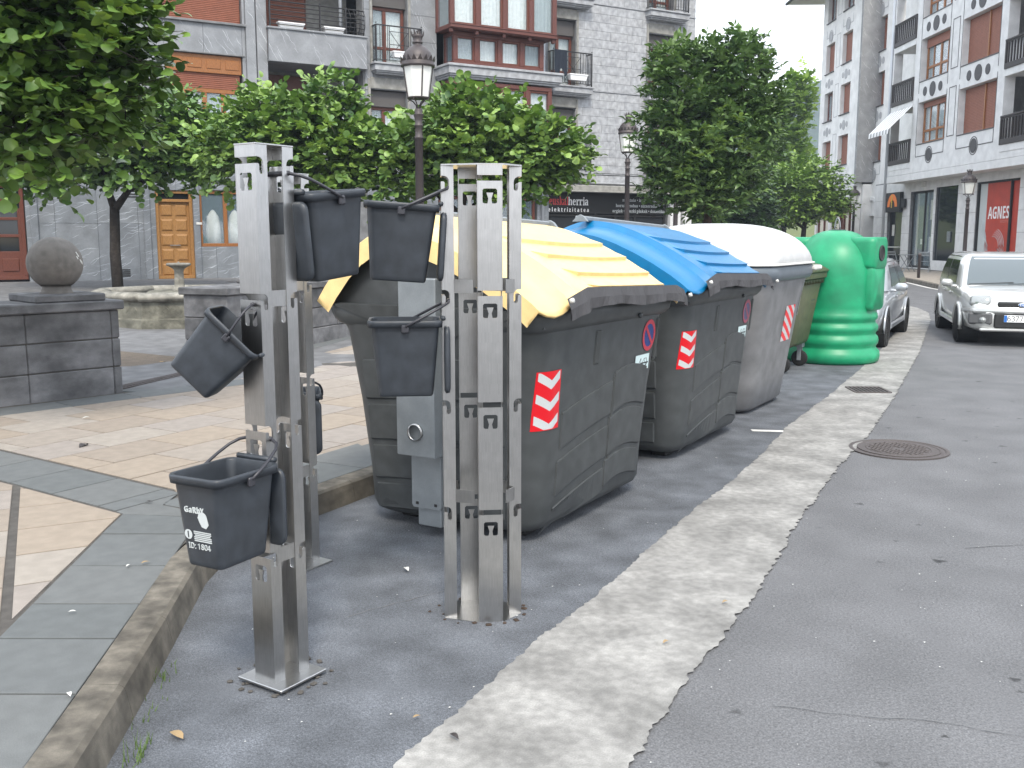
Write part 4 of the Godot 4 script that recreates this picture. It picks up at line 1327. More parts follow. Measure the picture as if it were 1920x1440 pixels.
func grey_container():
	var o := base("grey_container", "rounded grey container with white dome lid and red striped sticker", "waste container", row_at(4.93, -0.78), atan2(W.x, W.z))
	var rows := [[0.02, 1.18, 1.00, 0.22], [0.06, 1.30, 1.08, 0.25], [0.30, 1.36, 1.16, 0.28], [0.80, 1.50, 1.30, 0.30], [1.17, 1.64, 1.42, 0.31], [1.22, 1.66, 1.44, 0.31]]
	var b := MB.new().smooth()
	var rs := []
	for e in rows: rs.append(rrect(e[1], e[2], e[3], e[0], 8))
	b.loft(rs)
	obj(b, "body", M.grey_body, o)
	var r := MB.new().smooth()
	var r2 := []
	for e in [[1.205, 1.64, 1.42], [1.215, 1.72, 1.50], [1.26, 1.76, 1.54], [1.33, 1.76, 1.54], [1.345, 1.73, 1.51], [1.35, 1.60, 1.40]]: r2.append(rrect(e[1], e[2], 0.32, e[0], 8))
	r.loft(r2)
	obj(r, "rim", M.dome_rim, o)
	var d := MB.new().smooth()
	var rd := []
	for k in 13:
		var t := PI / 2 * k / 12
		var s := pow(cos(t), 0.72)
		rd.append(rrect(maxf(1.76 * s, 0.03), maxf(1.54 * s, 0.026), maxf(0.34 * s + 0.30 * sin(t) * s, 0.012), 1.352 + 0.375 * pow(sin(t), 0.9), 8))
	d.loft(rd)
	var dome := obj(d, "dome_lid", M.dome, o)
	var lp := MB.new().smooth()
	lp.loft([rrect(1.76, 1.54, 0.34, 1.346, 8), rrect(1.80, 1.58, 0.35, 1.349, 8), rrect(1.80, 1.58, 0.35, 1.362, 8), rrect(1.74, 1.52, 0.34, 1.368, 8)], true, false, false)
	obj(lp, "lid_lip", M.off_white, dome)
	var hd := MB.new()
	hd.bb(Vector3(0.70, 1.305, 0.76), Vector3(0.26, 0.045, 0.09), 0.012)
	obj(hd, "lid_handle", M.off_white, dome)
	var front := func(x: float, y: float, lift := 0.0) -> Vector3:
		var hz := 0.0
		for i in rows.size() - 1:
			if y <= rows[i + 1][0] or i == rows.size() - 2:
				hz = lerpf(rows[i][2], rows[i + 1][2], clampf((y - rows[i][0]) / (rows[i + 1][0] - rows[i][0]), 0, 1)) / 2
				break
		var ex := maxf(0.0, absf(x) - 0.46)
		return Vector3(x, y, hz + lift - ex * ex * 1.6)
	put(grid_patch(func(x, y): return front.call(x, y, 0.004), 0.05, 0.36, 0.62, 0.96, 4, 4), "striped_sticker", M.stripes, o)
	put(grid_patch(func(x, y): return front.call(x, y, 0.005), 0.50, 0.66, 0.84, 1.19, 4, 4), "notice_sticker", M.tall_notice, o)
	var ft := MB.new()
	for s in [[-1, -1], [1, -1], [-1, 1], [1, 1]]: ft.bb(Vector3(s[0] * 0.4, 0.012, s[1] * 0.3), Vector3(0.14, 0.03, 0.12), 0.005)
	obj(ft, "feet", M.black, o)

func row_at(along: float, out: float) -> Vector3:
	var p := Vector3(0.118, 0.004, -4.907) + U * along + W * out
	return p

func wheeled_bin():
	var o := base("wheeled_bin", "olive green four wheeled bin squeezed between the grey container and the green bottle bank", "wheeled bin", row_at(7.74, -1.10), atan2(W.x, W.z))
	var b := MB.new().smooth()
	b.loft([rrect(0.95, 0.80, 0.06, 0.30, 4), rrect(0.98, 0.84, 0.06, 0.34, 4), rrect(1.18, 1.06, 0.06, 1.10, 4)])
	obj(b, "body", M.olive, o)
	var r := MB.new()
	r.loft([rrect(1.18, 1.06, 0.06, 1.09, 4), rrect(1.28, 1.16, 0.06, 1.11, 4), rrect(1.28, 1.16, 0.06, 1.17, 4), rrect(1.2, 1.08, 0.06, 1.18, 4)])
	obj(r, "rim", M.olive, o)
	var t := MB.new()
	for k in 16: t.prism(poly([[-0.03, 0], [0.03, 0], [0, -0.05]]), 0.02, Transform3D(Basis(), Vector3(-0.56 + k * 0.075, 1.09, 0.525)))
	obj(t, "rim_teeth", M.olive, o)
	var l := MB.new().smooth()
	l.loft([rrect(1.30, 1.18, 0.06, 1.175, 4), rrect(1.32, 1.20, 0.06, 1.20, 4), rrect(1.18, 1.0, 0.10, 1.27, 4), rrect(0.9, 0.7, 0.10, 1.30, 4)])
	obj(l, "lid", M.olive, o)
	var g := MB.new()
	for k in 5: g.box(Vector3(0.30, 0.98 - k * 0.05 - (0.04 if k > 1 else 0.0), 0.508 - k * 0.008), Vector3(0.24 - 0.03 * k, 0.012 if k > 1 else 0.03, 0.003))
	obj(g, "faded_print", M.body, o)
	for s in [[-1, -1], [1, -1], [-1, 1], [1, 1]]:
		var c := Vector3(s[0] * 0.40, 0.10, s[1] * 0.33)
		var w := MB.new().smooth()
		w.lathe([[0.02, -0.025], [0.085, -0.025], [0.10, -0.015], [0.10, 0.015], [0.085, 0.025], [0.02, 0.025]], 18, c, Basis(Vector3(0, 0, 1), PI / 2))
		var wh := obj(w, "wheel", M.tyre, o)
		var f := MB.new()
		for e in [-1, 1]: f.bb(c + Vector3(e * 0.038, 0.06, 0), Vector3(0.008, 0.17, 0.05), 0.002)
		f.bb(c + Vector3(0, 0.165, 0.0), Vector3(0.11, 0.05, 0.09), 0.004)
		obj(f, "fork", M.galv, wh)

func bottle_bank():
	var o := base("bottle_bank", "green domed bottle bank with round hole at its shoulder", "bottle bank", Vector3(4.19, 0.004, -12.86), -0.68)
	var b := MB.new().smooth()
	var prof := [[0.54, 0.0], [0.585, 0.03], [0.595, 0.09], [0.585, 0.15], [0.545, 0.19], [0.54, 0.215], [0.565, 0.25], [0.572, 0.29], [0.56, 0.335], [0.535, 0.36], [0.53, 0.385], [0.555, 0.42], [0.56, 0.455], [0.548, 0.49], [0.525, 0.51], [0.522, 0.54], [0.545, 0.565], [0.548, 0.60], [0.54, 0.635], [0.525, 0.66]]
	for k in 6: prof.append([0.532, 0.72 + 0.08 * k])
	for k in range(1, 13):
		var t := PI / 2 * k / 12
		prof.append([maxf(0.532 * pow(maxf(cos(t), 0.0), 0.8), 0.06), 1.13 + 0.56 * sin(t)])
	b.lathe(prof, 48)
	obj(b, "body", M.igloo, o)
	for s in [-1, 1]:
		# a shoulder box with a mouth, and the flat channel below it
		var q := MB.new().smooth()
		var z := func(w: float, y0: float, y1: float, xx: float) -> PackedVector3Array:
			var r := PackedVector3Array()
			for v in rrect(w, y1 - y0, 0.07, 0.0, 4): r.append(Vector3(xx, (y0 + y1) / 2 + v.z, v.x * s))
			return r
		q.loft([z.call(0.50, 1.20, 1.60, s * 0.20), z.call(0.50, 1.20, 1.60, s * 0.50), z.call(0.47, 1.20, 1.60, s * 0.565), z.call(0.42, 1.22, 1.57, s * 0.58)])
		var sh := obj(q, "shoulder", M.igloo, o)
		var c := MB.new().smooth()
		c.loft([z.call(0.44, 0.68, 1.26, s * 0.30), z.call(0.44, 0.68, 1.26, s * 0.545), z.call(0.40, 0.70, 1.25, s * 0.57)])
		obj(c, "channel", M.igloo, o)
		var h := MB.new().smooth()
		h.lathe([[0.075, 0.0], [0.10, 0.0], [0.10, 0.014], [0.078, 0.016], [0.075, 0.004]], 24, Vector3(s * 0.578, 1.40, 0), Basis(Vector3(0, 0, 1), -s * PI / 2), false)
		obj(h, "mouth_ring", M.dark_metal, sh)
		var k := MB.new()
		k.lathe([[0.001, 0.0], [0.077, 0.0], [0.077, 0.004], [0.001, 0.004]], 24, Vector3(s * 0.579, 1.40, 0), Basis(Vector3(0, 0, 1), -s * PI / 2))
		obj(k, "mouth", M.black, sh)
	var cp := MB.new()
	cp.lathe([[0.10, 1.665], [0.11, 1.69], [0.05, 1.70], [0.001, 1.70]], 16)
	obj(cp, "cap", M.dark_metal, o)
	var lp := MB.new().smooth()
	var path := []
	for k in 13: path.append(Vector3(cos(PI * k / 12) * 0.035, 1.70 + sin(PI * k / 12) * 0.14, 0))
	lp.tube(path, 0.009, -1, 8)
	obj(lp, "lifting_eye", M.galv, o)
	var cr := MB.new()
	cr.box(Vector3(0.1, 0.86, 0.516), Vector3(0.006, 0.05, 0.006))
	obj(cr, "scratch", M.body, o)

func containers():
	sticker_mats()
	var t := atan2(W.x, W.z)
	side_container("yellow_container", "dark grey container with yellow ribbed lid, nearest of the row", row_at(0.74, -0.575), t, M.yellow, false)
	var b := side_container("blue_container", "dark grey container with blue ribbed lid, second of the row", row_at(2.97, -0.665), t, M.blue, true)
	grey_container()
	wheeled_bin()
	bottle_bank()

# ---- buildings -----------------------------------------------------------------------------------
func wall_cells(b: MB, s0: float, s1: float, h0: float, h1: float, holes: Array, z0: float, z1: float):
	# a wall from z0 (back) to z1 (front) with rectangular openings [s0, s1, h0, h1]
	var hs := [h0, h1]
	for o in holes:
		for v in [o[2], o[3]]:
			if v > h0 and v < h1 and not hs.has(v): hs.append(v)
	hs.sort()
	for i in hs.size() - 1:
		var a: float = hs[i]; var c: float = hs[i + 1]
		if c - a < 0.002: continue
		var cut := []
		for o in holes:
			if o[2] < c - 0.001 and o[3] > a + 0.001 and o[1] > s0 and o[0] < s1: cut.append([maxf(o[0], s0), minf(o[1], s1)])
		cut.sort_custom(func(p, q): return p[0] < q[0])
		var x := s0
		for q in cut:
			if q[0] > x + 0.002: b.box(Vector3((x + q[0]) / 2, (a + c) / 2, (z0 + z1) / 2), Vector3(q[0] - x, c - a, z1 - z0))
			x = maxf(x, q[1])
		if s1 > x + 0.002: b.box(Vector3((x + s1) / 2, (a + c) / 2, (z0 + z1) / 2), Vector3(s1 - x, c - a, z1 - z0))

func clad(parent: Node3D, called: String, mats: Array, s0: float, s1: float, h0: float, h1: float, w: float, h: float, holes: Array, stagger: float, z: float, th: float, gap: float):
	var rows := maxi(1, roundi((h1 - h0) / h))
	var rh := (h1 - h0) / rows
	for r in rows:
		var y0 := h0 + r * rh
		var y1 := y0 + rh
		var x := s0 - (stagger * w if r % 2 else 0.0)
		while x < s1 - 0.01:
			var xe := x + w * rng.randf_range(0.92, 1.08) if stagger > 0 else x + w
			if s1 - xe < w * 0.3: xe = s1
			var rect := [[maxf(x, s0), minf(xe, s1), y0, y1]]
			x = xe
			for o in holes:
				var nxt := []
				for q in rect:
					if o[0] >= q[1] - 0.01 or o[1] <= q[0] + 0.01 or o[2] >= q[3] - 0.01 or o[3] <= q[2] + 0.01:
						nxt.append(q)
						continue
					if o[0] > q[0] + 0.02: nxt.append([q[0], o[0], q[2], q[3]])
					if o[1] < q[1] - 0.02: nxt.append([o[1], q[1], q[2], q[3]])
					var a := maxf(q[0], o[0]); var c := minf(q[1], o[1])
					if o[2] > q[2] + 0.02: nxt.append([a, c, q[2], o[2]])
					if o[3] < q[3] - 0.02: nxt.append([a, c, o[3], q[3]])
				rect = nxt
			for q in rect:
				var b := MB.new()
				b.bb(Vector3((q[0] + q[1]) / 2, (q[2] + q[3]) / 2, z + th / 2 + rng.randf() * 0.002), Vector3(q[1] - q[0] - gap, q[3] - q[2] - gap, th), 0.004)
				obj(b, called, mats[rng.randi() % mats.size()], parent)

func frame_mesh(s0: float, s1: float, h0: float, h1: float, z: float, bar: float, dep: float, cols: Array, rows: Array) -> MB:
	# a window frame with mullions at the fractions cols and transoms at the fractions rows
	var b := MB.new()
	var w := s1 - s0; var h := h1 - h0
	b.bb(Vector3((s0 + s1) / 2, h0 + bar / 2, z), Vector3(w, bar, dep), 0.006)
	b.bb(Vector3((s0 + s1) / 2, h1 - bar / 2, z), Vector3(w, bar, dep), 0.006)
	for x in [s0 + bar / 2, s1 - bar / 2]: b.bb(Vector3(x, (h0 + h1) / 2, z), Vector3(bar, h - 2 * bar, dep), 0.006)
	for c in cols: b.bb(Vector3(s0 + w * c, (h0 + h1) / 2, z), Vector3(bar * 1.15, h - 2 * bar, dep * 0.94), 0.006)
	for r in rows: b.bb(Vector3((s0 + s1) / 2, h0 + h * r, z), Vector3(w - 2 * bar, bar * 0.9, dep * 0.90), 0.006)
	return b

func curtain_mesh(s0: float, s1: float, h0: float, h1: float, z: float, folds := 9) -> MB:
	var b := MB.new().smooth()
	var n := folds * 4
	var ph0 := rng.randf() * 6.0
	for i in n:
		var a := lerpf(s0, s1, float(i) / n); var c := lerpf(s0, s1, float(i + 1) / n)
		var za := z + 0.014 * sin(i * PI / 2 + ph0) + 0.012 * sin(i * 0.37 + ph0); var zc := z + 0.014 * sin((i + 1) * PI / 2 + ph0) + 0.012 * sin((i + 1) * 0.37 + ph0)
		b.quad(Vector3(a, h0, za), Vector3(c, h0, zc), Vector3(c, h1, zc), Vector3(a, h1, za))
	return b

func window(parent: Node3D, s0: float, s1: float, h0: float, h1: float, z: float, m: Material, cols: Array, rows: Array, back: Array, bar := 0.07) -> MeshInstance3D:
	# back: one material per bay between the mullions (a curtain), or null for a dark room
	var f := obj(frame_mesh(s0, s1, h0, h1, z, bar, 0.07, cols, rows), "window", m, parent)
	var cs := [0.0] + cols + [1.0]
	for i in cs.size() - 1:
		var a: float = s0 + (s1 - s0) * cs[i] + bar * 0.5; var c: float = s0 + (s1 - s0) * cs[i + 1] - bar * 0.5
		var g := MB.new()
		g.box(Vector3((a + c) / 2, (h0 + h1) / 2, z - 0.01), Vector3(c - a, h1 - h0 - bar, 0.008))
		obj(g, "pane", M.glass, f)
		var k = back[i % back.size()]
		if k != null:
			obj(curtain_mesh(a - 0.02, c + 0.02, h0, h1, z - 0.12, maxi(3, int((c - a) * 11))), "curtain", k, f)
	return f

func shutter(parent: Node3D, s0: float, s1: float, h0: float, h1: float, z: float, m: Material, pitch := 0.05) -> MeshInstance3D:
	var b := MB.new()
	var n := maxi(1, roundi((h1 - h0) / pitch))
	var p := (h1 - h0) / n
	for i in n:
		var y := h0 + i * p
		b.quad(Vector3(s0, y, z), Vector3(s1, y, z), Vector3(s1, y + p * 0.2, z + 0.012), Vector3(s0, y + p * 0.2, z + 0.012))
		b.quad(Vector3(s0, y + p * 0.2, z + 0.012), Vector3(s1, y + p * 0.2, z + 0.012), Vector3(s1, y + p * 0.85, z + 0.012), Vector3(s0, y + p * 0.85, z + 0.012))
		b.quad(Vector3(s0, y + p * 0.85, z + 0.012), Vector3(s1, y + p * 0.85, z + 0.012), Vector3(s1, y + p, z), Vector3(s0, y + p, z))
	return obj(b, "roller_shutter", m, parent)

func moulded_slab(b: MB, s0: float, s1: float, h0: float, h1: float, z1: float):   # a stone balcony slab with a stepped edge
	var h := h1 - h0
	b.bb(Vector3((s0 + s1) / 2, h1 - h * 0.09, (z1 - 0.05) / 2), Vector3(s1 - s0, h * 0.18, z1 + 0.05), 0.01)
	b.bb(Vector3((s0 + s1) / 2, h0 + h * 0.55, (z1 - 0.10) / 2), Vector3(s1 - s0 - 0.07, h * 0.52, z1 - 0.035 + 0.05), 0.008)
	b.bb(Vector3((s0 + s1) / 2, h0 + h * 0.22, (z1 - 0.14) / 2), Vector3(s1 - s0 - 0.16, h * 0.14, z1 - 0.08 + 0.05), 0.01)
	b.bb(Vector3((s0 + s1) / 2, h0 + h * 0.08, (z1 - 0.2) / 2), Vector3(s1 - s0 - 0.24, h * 0.15, z1 - 0.13 + 0.05), 0.01)

func iron_rail(parent: Node3D, s0: float, s1: float, h0: float, h1: float, z: float, ornament: bool):
	var r := MB.new()
	r.box(Vector3((s0 + s1) / 2, h1, z), Vector3(s1 - s0, 0.03, 0.045))
	r.box(Vector3((s0 + s1) / 2, h0 + 0.07, z), Vector3(s1 - s0, 0.018, 0.018))
	for s in [s0, s1]:
		r.box(Vector3(s, h1, z / 2), Vector3(0.03, 0.028, z)); r.box(Vector3(s, h0 + 0.07, z / 2), Vector3(0.018, 0.016, z))
	var rail := obj(r, "railing", M.dark_metal, parent)
	for s in [s0, s1]:
		var p := MB.new()
		p.box(Vector3(s, (h0 + h1) / 2, z), Vector3(0.032, h1 - h0 + 0.02, 0.032))
		p.lathe([[0.001, 0], [0.022, 0.02], [0.001, 0.05]], 6, Vector3(s, h1 + 0.03, z))
		obj(p, "post", M.dark_metal, rail)
	var n := int((s1 - s0) / 0.105)
	for i in range(1, n):
		var s := lerpf(s0, s1, float(i) / n)
		if ornament and absf(s - (s0 + s1) / 2) < 0.30: continue
		var p := MB.new()
		p.box(Vector3(s, (h0 + h1) / 2 + 0.02, z), Vector3(0.014, h1 - h0 - 0.08, 0.014))
		obj(p, "baluster", M.dark_metal, rail)
	for k in range(1, 4):
		for s in [s0, s1]:
			var p := MB.new()
			p.box(Vector3(s, (h0 + h1) / 2 + 0.02, z * k / 4.0), Vector3(0.014, h1 - h0 - 0.08, 0.014))
			obj(p, "baluster", M.dark_metal, rail)
	if ornament:
		var q := MB.new()
		var c := (s0 + s1) / 2
		for e in [[-0.28, 0.15, 0.28, 0.85], [-0.28, 0.85, 0.28, 0.15]]:
			var a := Vector3(c + e[0], lerpf(h0, h1, e[1]), z); var d := Vector3(c + e[2], lerpf(h0, h1, e[3]), z)
			q.tube([a, d], 0.009, -1, 5)
		for e in [0.15, 0.5, 0.85]: q.box(Vector3(c, lerpf(h0, h1, e), z), Vector3(0.58, 0.016, 0.012))
		for e in [-0.29, 0.29]: q.box(Vector3(c + e, (h0 + h1) / 2 + 0.02, z), Vector3(0.018, h1 - h0 - 0.08, 0.018))
		obj(q, "lattice", M.dark_metal, rail)

func planter(parent: Node3D, s0: float, s1: float, h0: float, h1: float, z: float):
	var b := MB.new()
	b.loft([rrect(s1 - s0 - 0.08, 0.14, 0.02, h0, 2, (s0 + s1) / 2, z), rrect(s1 - s0, 0.19, 0.02, h1 - 0.03, 2, (s0 + s1) / 2, z), rrect(s1 - s0 + 0.03, 0.22, 0.02, h1 - 0.03, 2, (s0 + s1) / 2, z), rrect(s1 - s0 + 0.03, 0.22, 0.02, h1, 2, (s0 + s1) / 2, z)])
	obj(b, "flower_box", M.white, parent)

func left_flats():
	var o := base("stone_flats", "grey veined stone block of flats behind the plaza trees with brown timber bay", "building", Vector3(-8.955, 0, -25.218), 0.5316)
	var lo := [[-7.2, -2.98, 0.55, 2.84], [-0.02, 0.90, 0.5, 2.78], [1.05, 2.75, 1.36, 2.80], [0.38, 2.33, 4.30, 6.20], [0.38, 2.35, 7.0, 8.9], [2.98, 5.66, 3.6, 9.4], [3.1, 5.2, 0.6, 2.9], [5.86, 6.95, 3.60, 5.66], [5.95, 7.0, 6.30, 8.35], [5.75, 7.0, 1.2, 2.55], [7.9, 11.35, 3.9, 9.6], [7.9, 11.3, 0.6, 2.8], [11.74, 12.68, 3.60, 5.56], [11.74, 12.68, 6.20, 8.18], [15.5, 16.5, 6.20, 8.1], [15.5, 16.5, 8.8, 10.4], [15.5, 16.5, 3.6, 5.5], [11.72, 16.45, 0.62, 3.0]]
	var b := MB.new()
	wall_cells(b, -9.0, 17.45, -0.1, 10.6, lo, -0.45, -0.03)
	obj(b, "wall", M.wall, o)
	var core := MB.new()
	core.box(Vector3(4.2, 5.2, -5.2), Vector3(26.0, 10.7, 6.8))
	obj(core, "inner_walls", M.dark, o)
	for s in [17.35, -8.9]:
		var sidew := MB.new()
		sidew.box(Vector3(s, 5.25, -4.6), Vector3(0.18, 10.68, 8.2))
		obj(sidew, "side_wall", M.trim, o)
	# cladding
	clad(o, "stone_panel", M.marble, -9.0, 2.42, 0.52, 3.35, 0.95, 1.42, lo, 0.0, -0.03, 0.03, 0.005)
	clad(o, "stone_panel", M.panel, -9.0, 2.42, 3.40, 10.6, 1.15, 0.86, lo, 0.0, -0.03, 0.03, 0.006)
	clad(o, "stone_panel", M.marble, 5.7, 11.72, 0.52, 3.0, 0.95, 1.24, lo, 0.0, -0.03, 0.03, 0.005)
	clad(o, "stone_panel", M.panel, 5.70, 7.90, 3.5, 10.6, 1.1, 0.72, lo, 0.0, -0.03, 0.03, 0.006)
	clad(o, "stone_panel", M.panel, 11.35, 11.74, 3.5, 10.6, 0.39, 1.3, lo, 0.0, -0.03, 0.03, 0.006)
	clad(o, "ashlar_block", M.ashlar, 12.68, 17.44, 3.62, 6.12, 0.62, 0.25, lo, 0.5, -0.03, 0.028, 0.005)
	clad(o, "ashlar_block", M.ashlar, 12.68, 17.44, 6.16, 8.74, 0.62, 0.258, lo, 0.5, -0.03, 0.028, 0.005)
	clad(o, "ashlar_block", M.ashlar, 12.68, 17.44, 8.78, 10.6, 0.62, 0.26, lo, 0.5, -0.03, 0.028, 0.005)
	clad(o, "stone_panel", M.ashlar, 11.35, 17.44, 3.05, 3.55, 1.3, 0.5, lo, 0.0, -0.03, 0.05, 0.006)
	var ln := MB.new()
	for h in [3.585, 6.14, 8.76]: ln.bb(Vector3(15.06, h, 0.0), Vector3(4.76, 0.032, 0.05), 0.01)
	for h in [3.375]: ln.bb(Vector3(-3.3, h, 0.0), Vector3(11.4, 0.045, 0.06), 0.01)
	ln.bb(Vector3(14.4, 3.30, 0.05), Vector3(6.08, 0.05, 0.14), 0.015)
	obj(ln, "string_course", M.trim, o)
	var pl := MB.new()     # the pier between window and balcony, with a groove
	pl.bb(Vector3(2.55, 5.5, 0.01), Vector3(0.25, 10.2, 0.10), 0.01)
	obj(pl, "pier", M.panel[0], o)
	var pl2 := MB.new()
	pl2.bb(Vector3(2.84, 5.5, 0.01), Vector3(0.27, 10.2, 0.10), 0.01)
	obj(pl2, "pier", M.panel[1], o)
	for s in [-2.8, -0.24, 0.98]:
		var rb := MB.new()
		rb.bb(Vector3(s, 1.95, 0.01), Vector3(0.16, 2.8, 0.09), 0.01)
		obj(rb, "pier", M.marble[2], o)
	# ground floor, left to right
	var d1 := obj(frame_mesh(-4.45, -3.0, 0.6, 2.84, -0.12, 0.09, 0.10, [0.5], [0.84]), "door_frame", M.wood_red, o)
	for k in 2:
		var x0 := -4.36 + k * 0.68
		var lf := MB.new()
		lf.bb(Vector3(x0 + 0.32, 0.95, -0.13), Vector3(0.60, 0.55, 0.05), 0.01)
		for q in 4: lf.bb(Vector3(x0 + 0.32, 1.235 + q * 0.40, -0.13), Vector3(0.60, 0.07, 0.05), 0.008)
		for q in [0.06, 0.58]: lf.bb(Vector3(x0 + q, 1.73, -0.13), Vector3(0.10, 1.1, 0.048), 0.008)
		lf.bb(Vector3(x0 + 0.32, 0.95, -0.095), Vector3(0.36, 0.30, 0.03), 0.012)
		var leaf := obj(lf, "door_leaf", M.wood_red, d1)
	var gp := MB.new()
	gp.box(Vector3(-3.72, 1.75, -0.15), Vector3(1.3, 1.9, 0.01))
	obj(gp, "pane", M.tint, d1)
	var kn := MB.new().smooth()
	kn.tube([Vector3(-3.74, 1.42, -0.06), Vector3(-3.74, 1.60, -0.06)], 0.012, -1, 6)
	obj(kn, "door_handle", M.steel, d1)
	var d2f := obj(frame_mesh(-0.02, 0.90, 0.55, 2.78, -0.10, 0.08, 0.12, [], [0.885]), "door_frame", M.wood_gold, o)
	var d2 := MB.new()
	d2.box(Vector3(0.44, 1.53, -0.14), Vector3(0.78, 1.94, 0.04))
	obj(d2, "door", M.wood_gold, d2f)
	for c in 2:
		for r in 5:
			var q := MB.new()
			var cx := 0.26 + c * 0.36
			var cy := 0.78 + r * 0.375
			q.loft([PackedVector3Array([Vector3(cx - 0.15, cy - 0.15, -0.12), Vector3(cx + 0.15, cy - 0.15, -0.12), Vector3(cx + 0.15, cy + 0.15, -0.12), Vector3(cx - 0.15, cy + 0.15, -0.12)]), PackedVector3Array([Vector3(cx - 0.11, cy - 0.11, -0.095), Vector3(cx + 0.11, cy - 0.11, -0.095), Vector3(cx + 0.11, cy + 0.11, -0.095), Vector3(cx - 0.11, cy + 0.11, -0.095)])])
			obj(q, "door_panel", M.wood_gold, d2f)
	var hh := MB.new()
	hh.box(Vector3(0.44, 1.40, -0.085), Vector3(0.26, 0.02, 0.02))
	obj(hh, "door_handle", M.steel, d2f)
	var tr := MB.new()
	tr.box(Vector3(0.44, 2.64, -0.14), Vector3(0.76, 0.16, 0.01))
	obj(tr, "transom_pane", M.tint, d2f)
	var w1 := window(o, 1.05, 2.42, 1.36, 2.80, -0.08, M.wood_orange, [0.5], [], [null], 0.085)
	for x in [1.48, 2.05]:     # pale hangings seen through the panes
		var q := MB.new().smooth()
		q.lathe([[0.20, 0.0], [0.19, 0.4], [0.15, 0.72], [0.06, 0.86], [0.001, 0.9]], 12, Vector3(x, 1.42, -0.35))
		obj(q, "draped_form", M.curtain, w1)
	for e in [[-0.73, -0.36, 2.56, 2.90, 5], [-0.92, -0.70, 0.62, 0.82, 4]]:
		for k in e[4]:
			var v := MB.new()
			v.box(Vector3((e[0] + e[1]) / 2, e[2] + (e[3] - e[2]) * (k + 0.5) / e[4], 0.001), Vector3(e[1] - e[0], 0.034, 0.012))
			obj(v, "vent_slot", M.black, o)
	var pt := MB.new()
	pt.bb(Vector3(0.965 + 0.06, 1.95, 0.06), Vector3(0.14, 0.06, 0.02), 0.004)
	obj(pt, "letter_plate", M.off_white, o)
	var cm := MB.new()
	cm.bb(Vector3(4.37, 6.58, 0.08), Vector3(0.16, 0.10, 0.05), 0.01)
	# first floor and second floor shuttered windows
	var wf := window(o, 0.40, 2.31, 4.30, 5.36, -0.16, M.wood_orange, [0.25, 0.5, 0.75], [], [M.curtain_dark, M.curtain], 0.10)
	shutter(wf, 0.44, 2.27, 5.36, 5.74, -0.13, M.shutter, 0.045)
	var bx := MB.new()
	bx.bb(Vector3(1.355, 5.965, -0.11), Vector3(1.91, 0.45, 0.10), 0.01)
	for k in 4: bx.bb(Vector3(0.64 + k * 0.477, 5.965, -0.06), Vector3(0.36, 0.24, 0.03), 0.014)
	obj(bx, "shutter_box", M.wood_orange, wf)
	shutter(o, 0.40, 2.33, 7.02, 8.9, -0.14, M.shutter, 0.045)
	var sl := MB.new()
	for e in [[0.30, 2.44, 6.97], [0.30, 2.44, 4.27]]: sl.bb(Vector3((e[0] + e[1]) / 2, e[2], 0.0), Vector3(e[1] - e[0], 0.06, 0.16), 0.008)
	sl.bb(Vector3(1.36, 6.215, -0.02), Vector3(2.05, 0.04, 0.10), 0.008)
	obj(sl, "sill", M.wall, o)
	# loggia with its balcony
	var lg := MB.new()
	lg.box(Vector3(4.32, 6.5, -1.5), Vector3(2.9, 6.2, 0.06))
	obj(lg, "loggia_back", M.lintel, o)
	for h in [3.4, 6.14, 8.80]:
		var bl := MB.new()
		bl.bb(Vector3(4.34, h + 0.41, 0.18 - 0.06), Vector3(2.72, 0.82, 0.12), 0.008)
		bl.box(Vector3(4.34, h + 0.10, -0.70), Vector3(2.70, 0.20, 1.52))
		bl.bb(Vector3(4.34, h + 0.84, 0.12), Vector3(2.78, 0.05, 0.20), 0.01)
		bl.bb(Vector3(5.70, h + 0.41, -0.10), Vector3(0.03, 0.80, 0.42), 0.005)
		var bal := obj(bl, "balcony", M.panel[0], o)
		if h == 6.14:
			var r := MB.new()
			for k in 6:
				var y: float = h + 0.95 + k * 0.115
				r.tube([Vector3(3.02, y, 0.13), Vector3(5.1, y, 0.13), Vector3(5.45, y, 0.13 + 0.06 * sin(k * 0.6)), Vector3(5.68, y, 0.06)], 0.013 if k < 5 else 0.018, -1, 6)
			var rail := obj(r, "railing", M.dark_metal, bal)
			for s in [3.04, 4.40, 5.12]:
				var p := MB.new()
				p.box(Vector3(s, h + 1.22, 0.13), Vector3(0.035, 0.72, 0.05))
				obj(p, "post", M.dark_metal, rail)
			for k in 4:
				var p := MB.new().smooth()
				p.tube([Vector3(5.2 + k * 0.14, h + 0.88, 0.12), Vector3(5.22 + k * 0.14, h + 1.1, 0.20), Vector3(5.22 + k * 0.14, h + 1.36, 0.22), Vector3(5.2 + k * 0.14, h + 1.54, 0.12)], 0.012, -1, 5)
				obj(p, "curved_baluster", M.dark_metal, rail)
			planter(rail, 3.28, 3.98, h + 0.88, h + 1.03, 0.02)
			planter(rail, 4.52, 5.10, h + 0.88, h + 1.03, 0.02)
			obj(cm, "vent_cover", M.off_white, bal)
		for e in [[3.15, 4.55]]:
			var f := MB.new()
			f.bb(Vector3(3.9, h + 1.5, -1.44), Vector3(1.3, 2.3, 0.08), 0.01)
			obj(f, "balcony_door", M.wood_red, bal)
	var sh := shutter(o, 3.30, 4.50, 7.0, 9.0, -1.40, M.shutter, 0.045)
	var pp := MB.new().smooth()
	pp.tube([Vector3(5.10, 3.0, -0.2), Vector3(5.10, 6.1, -0.2)], 0.05, -1, 10)
	pp.tube([Vector3(5.10, 6.95, -0.2), Vector3(5.10, 10.0, -0.2)], 0.05, -1, 10)
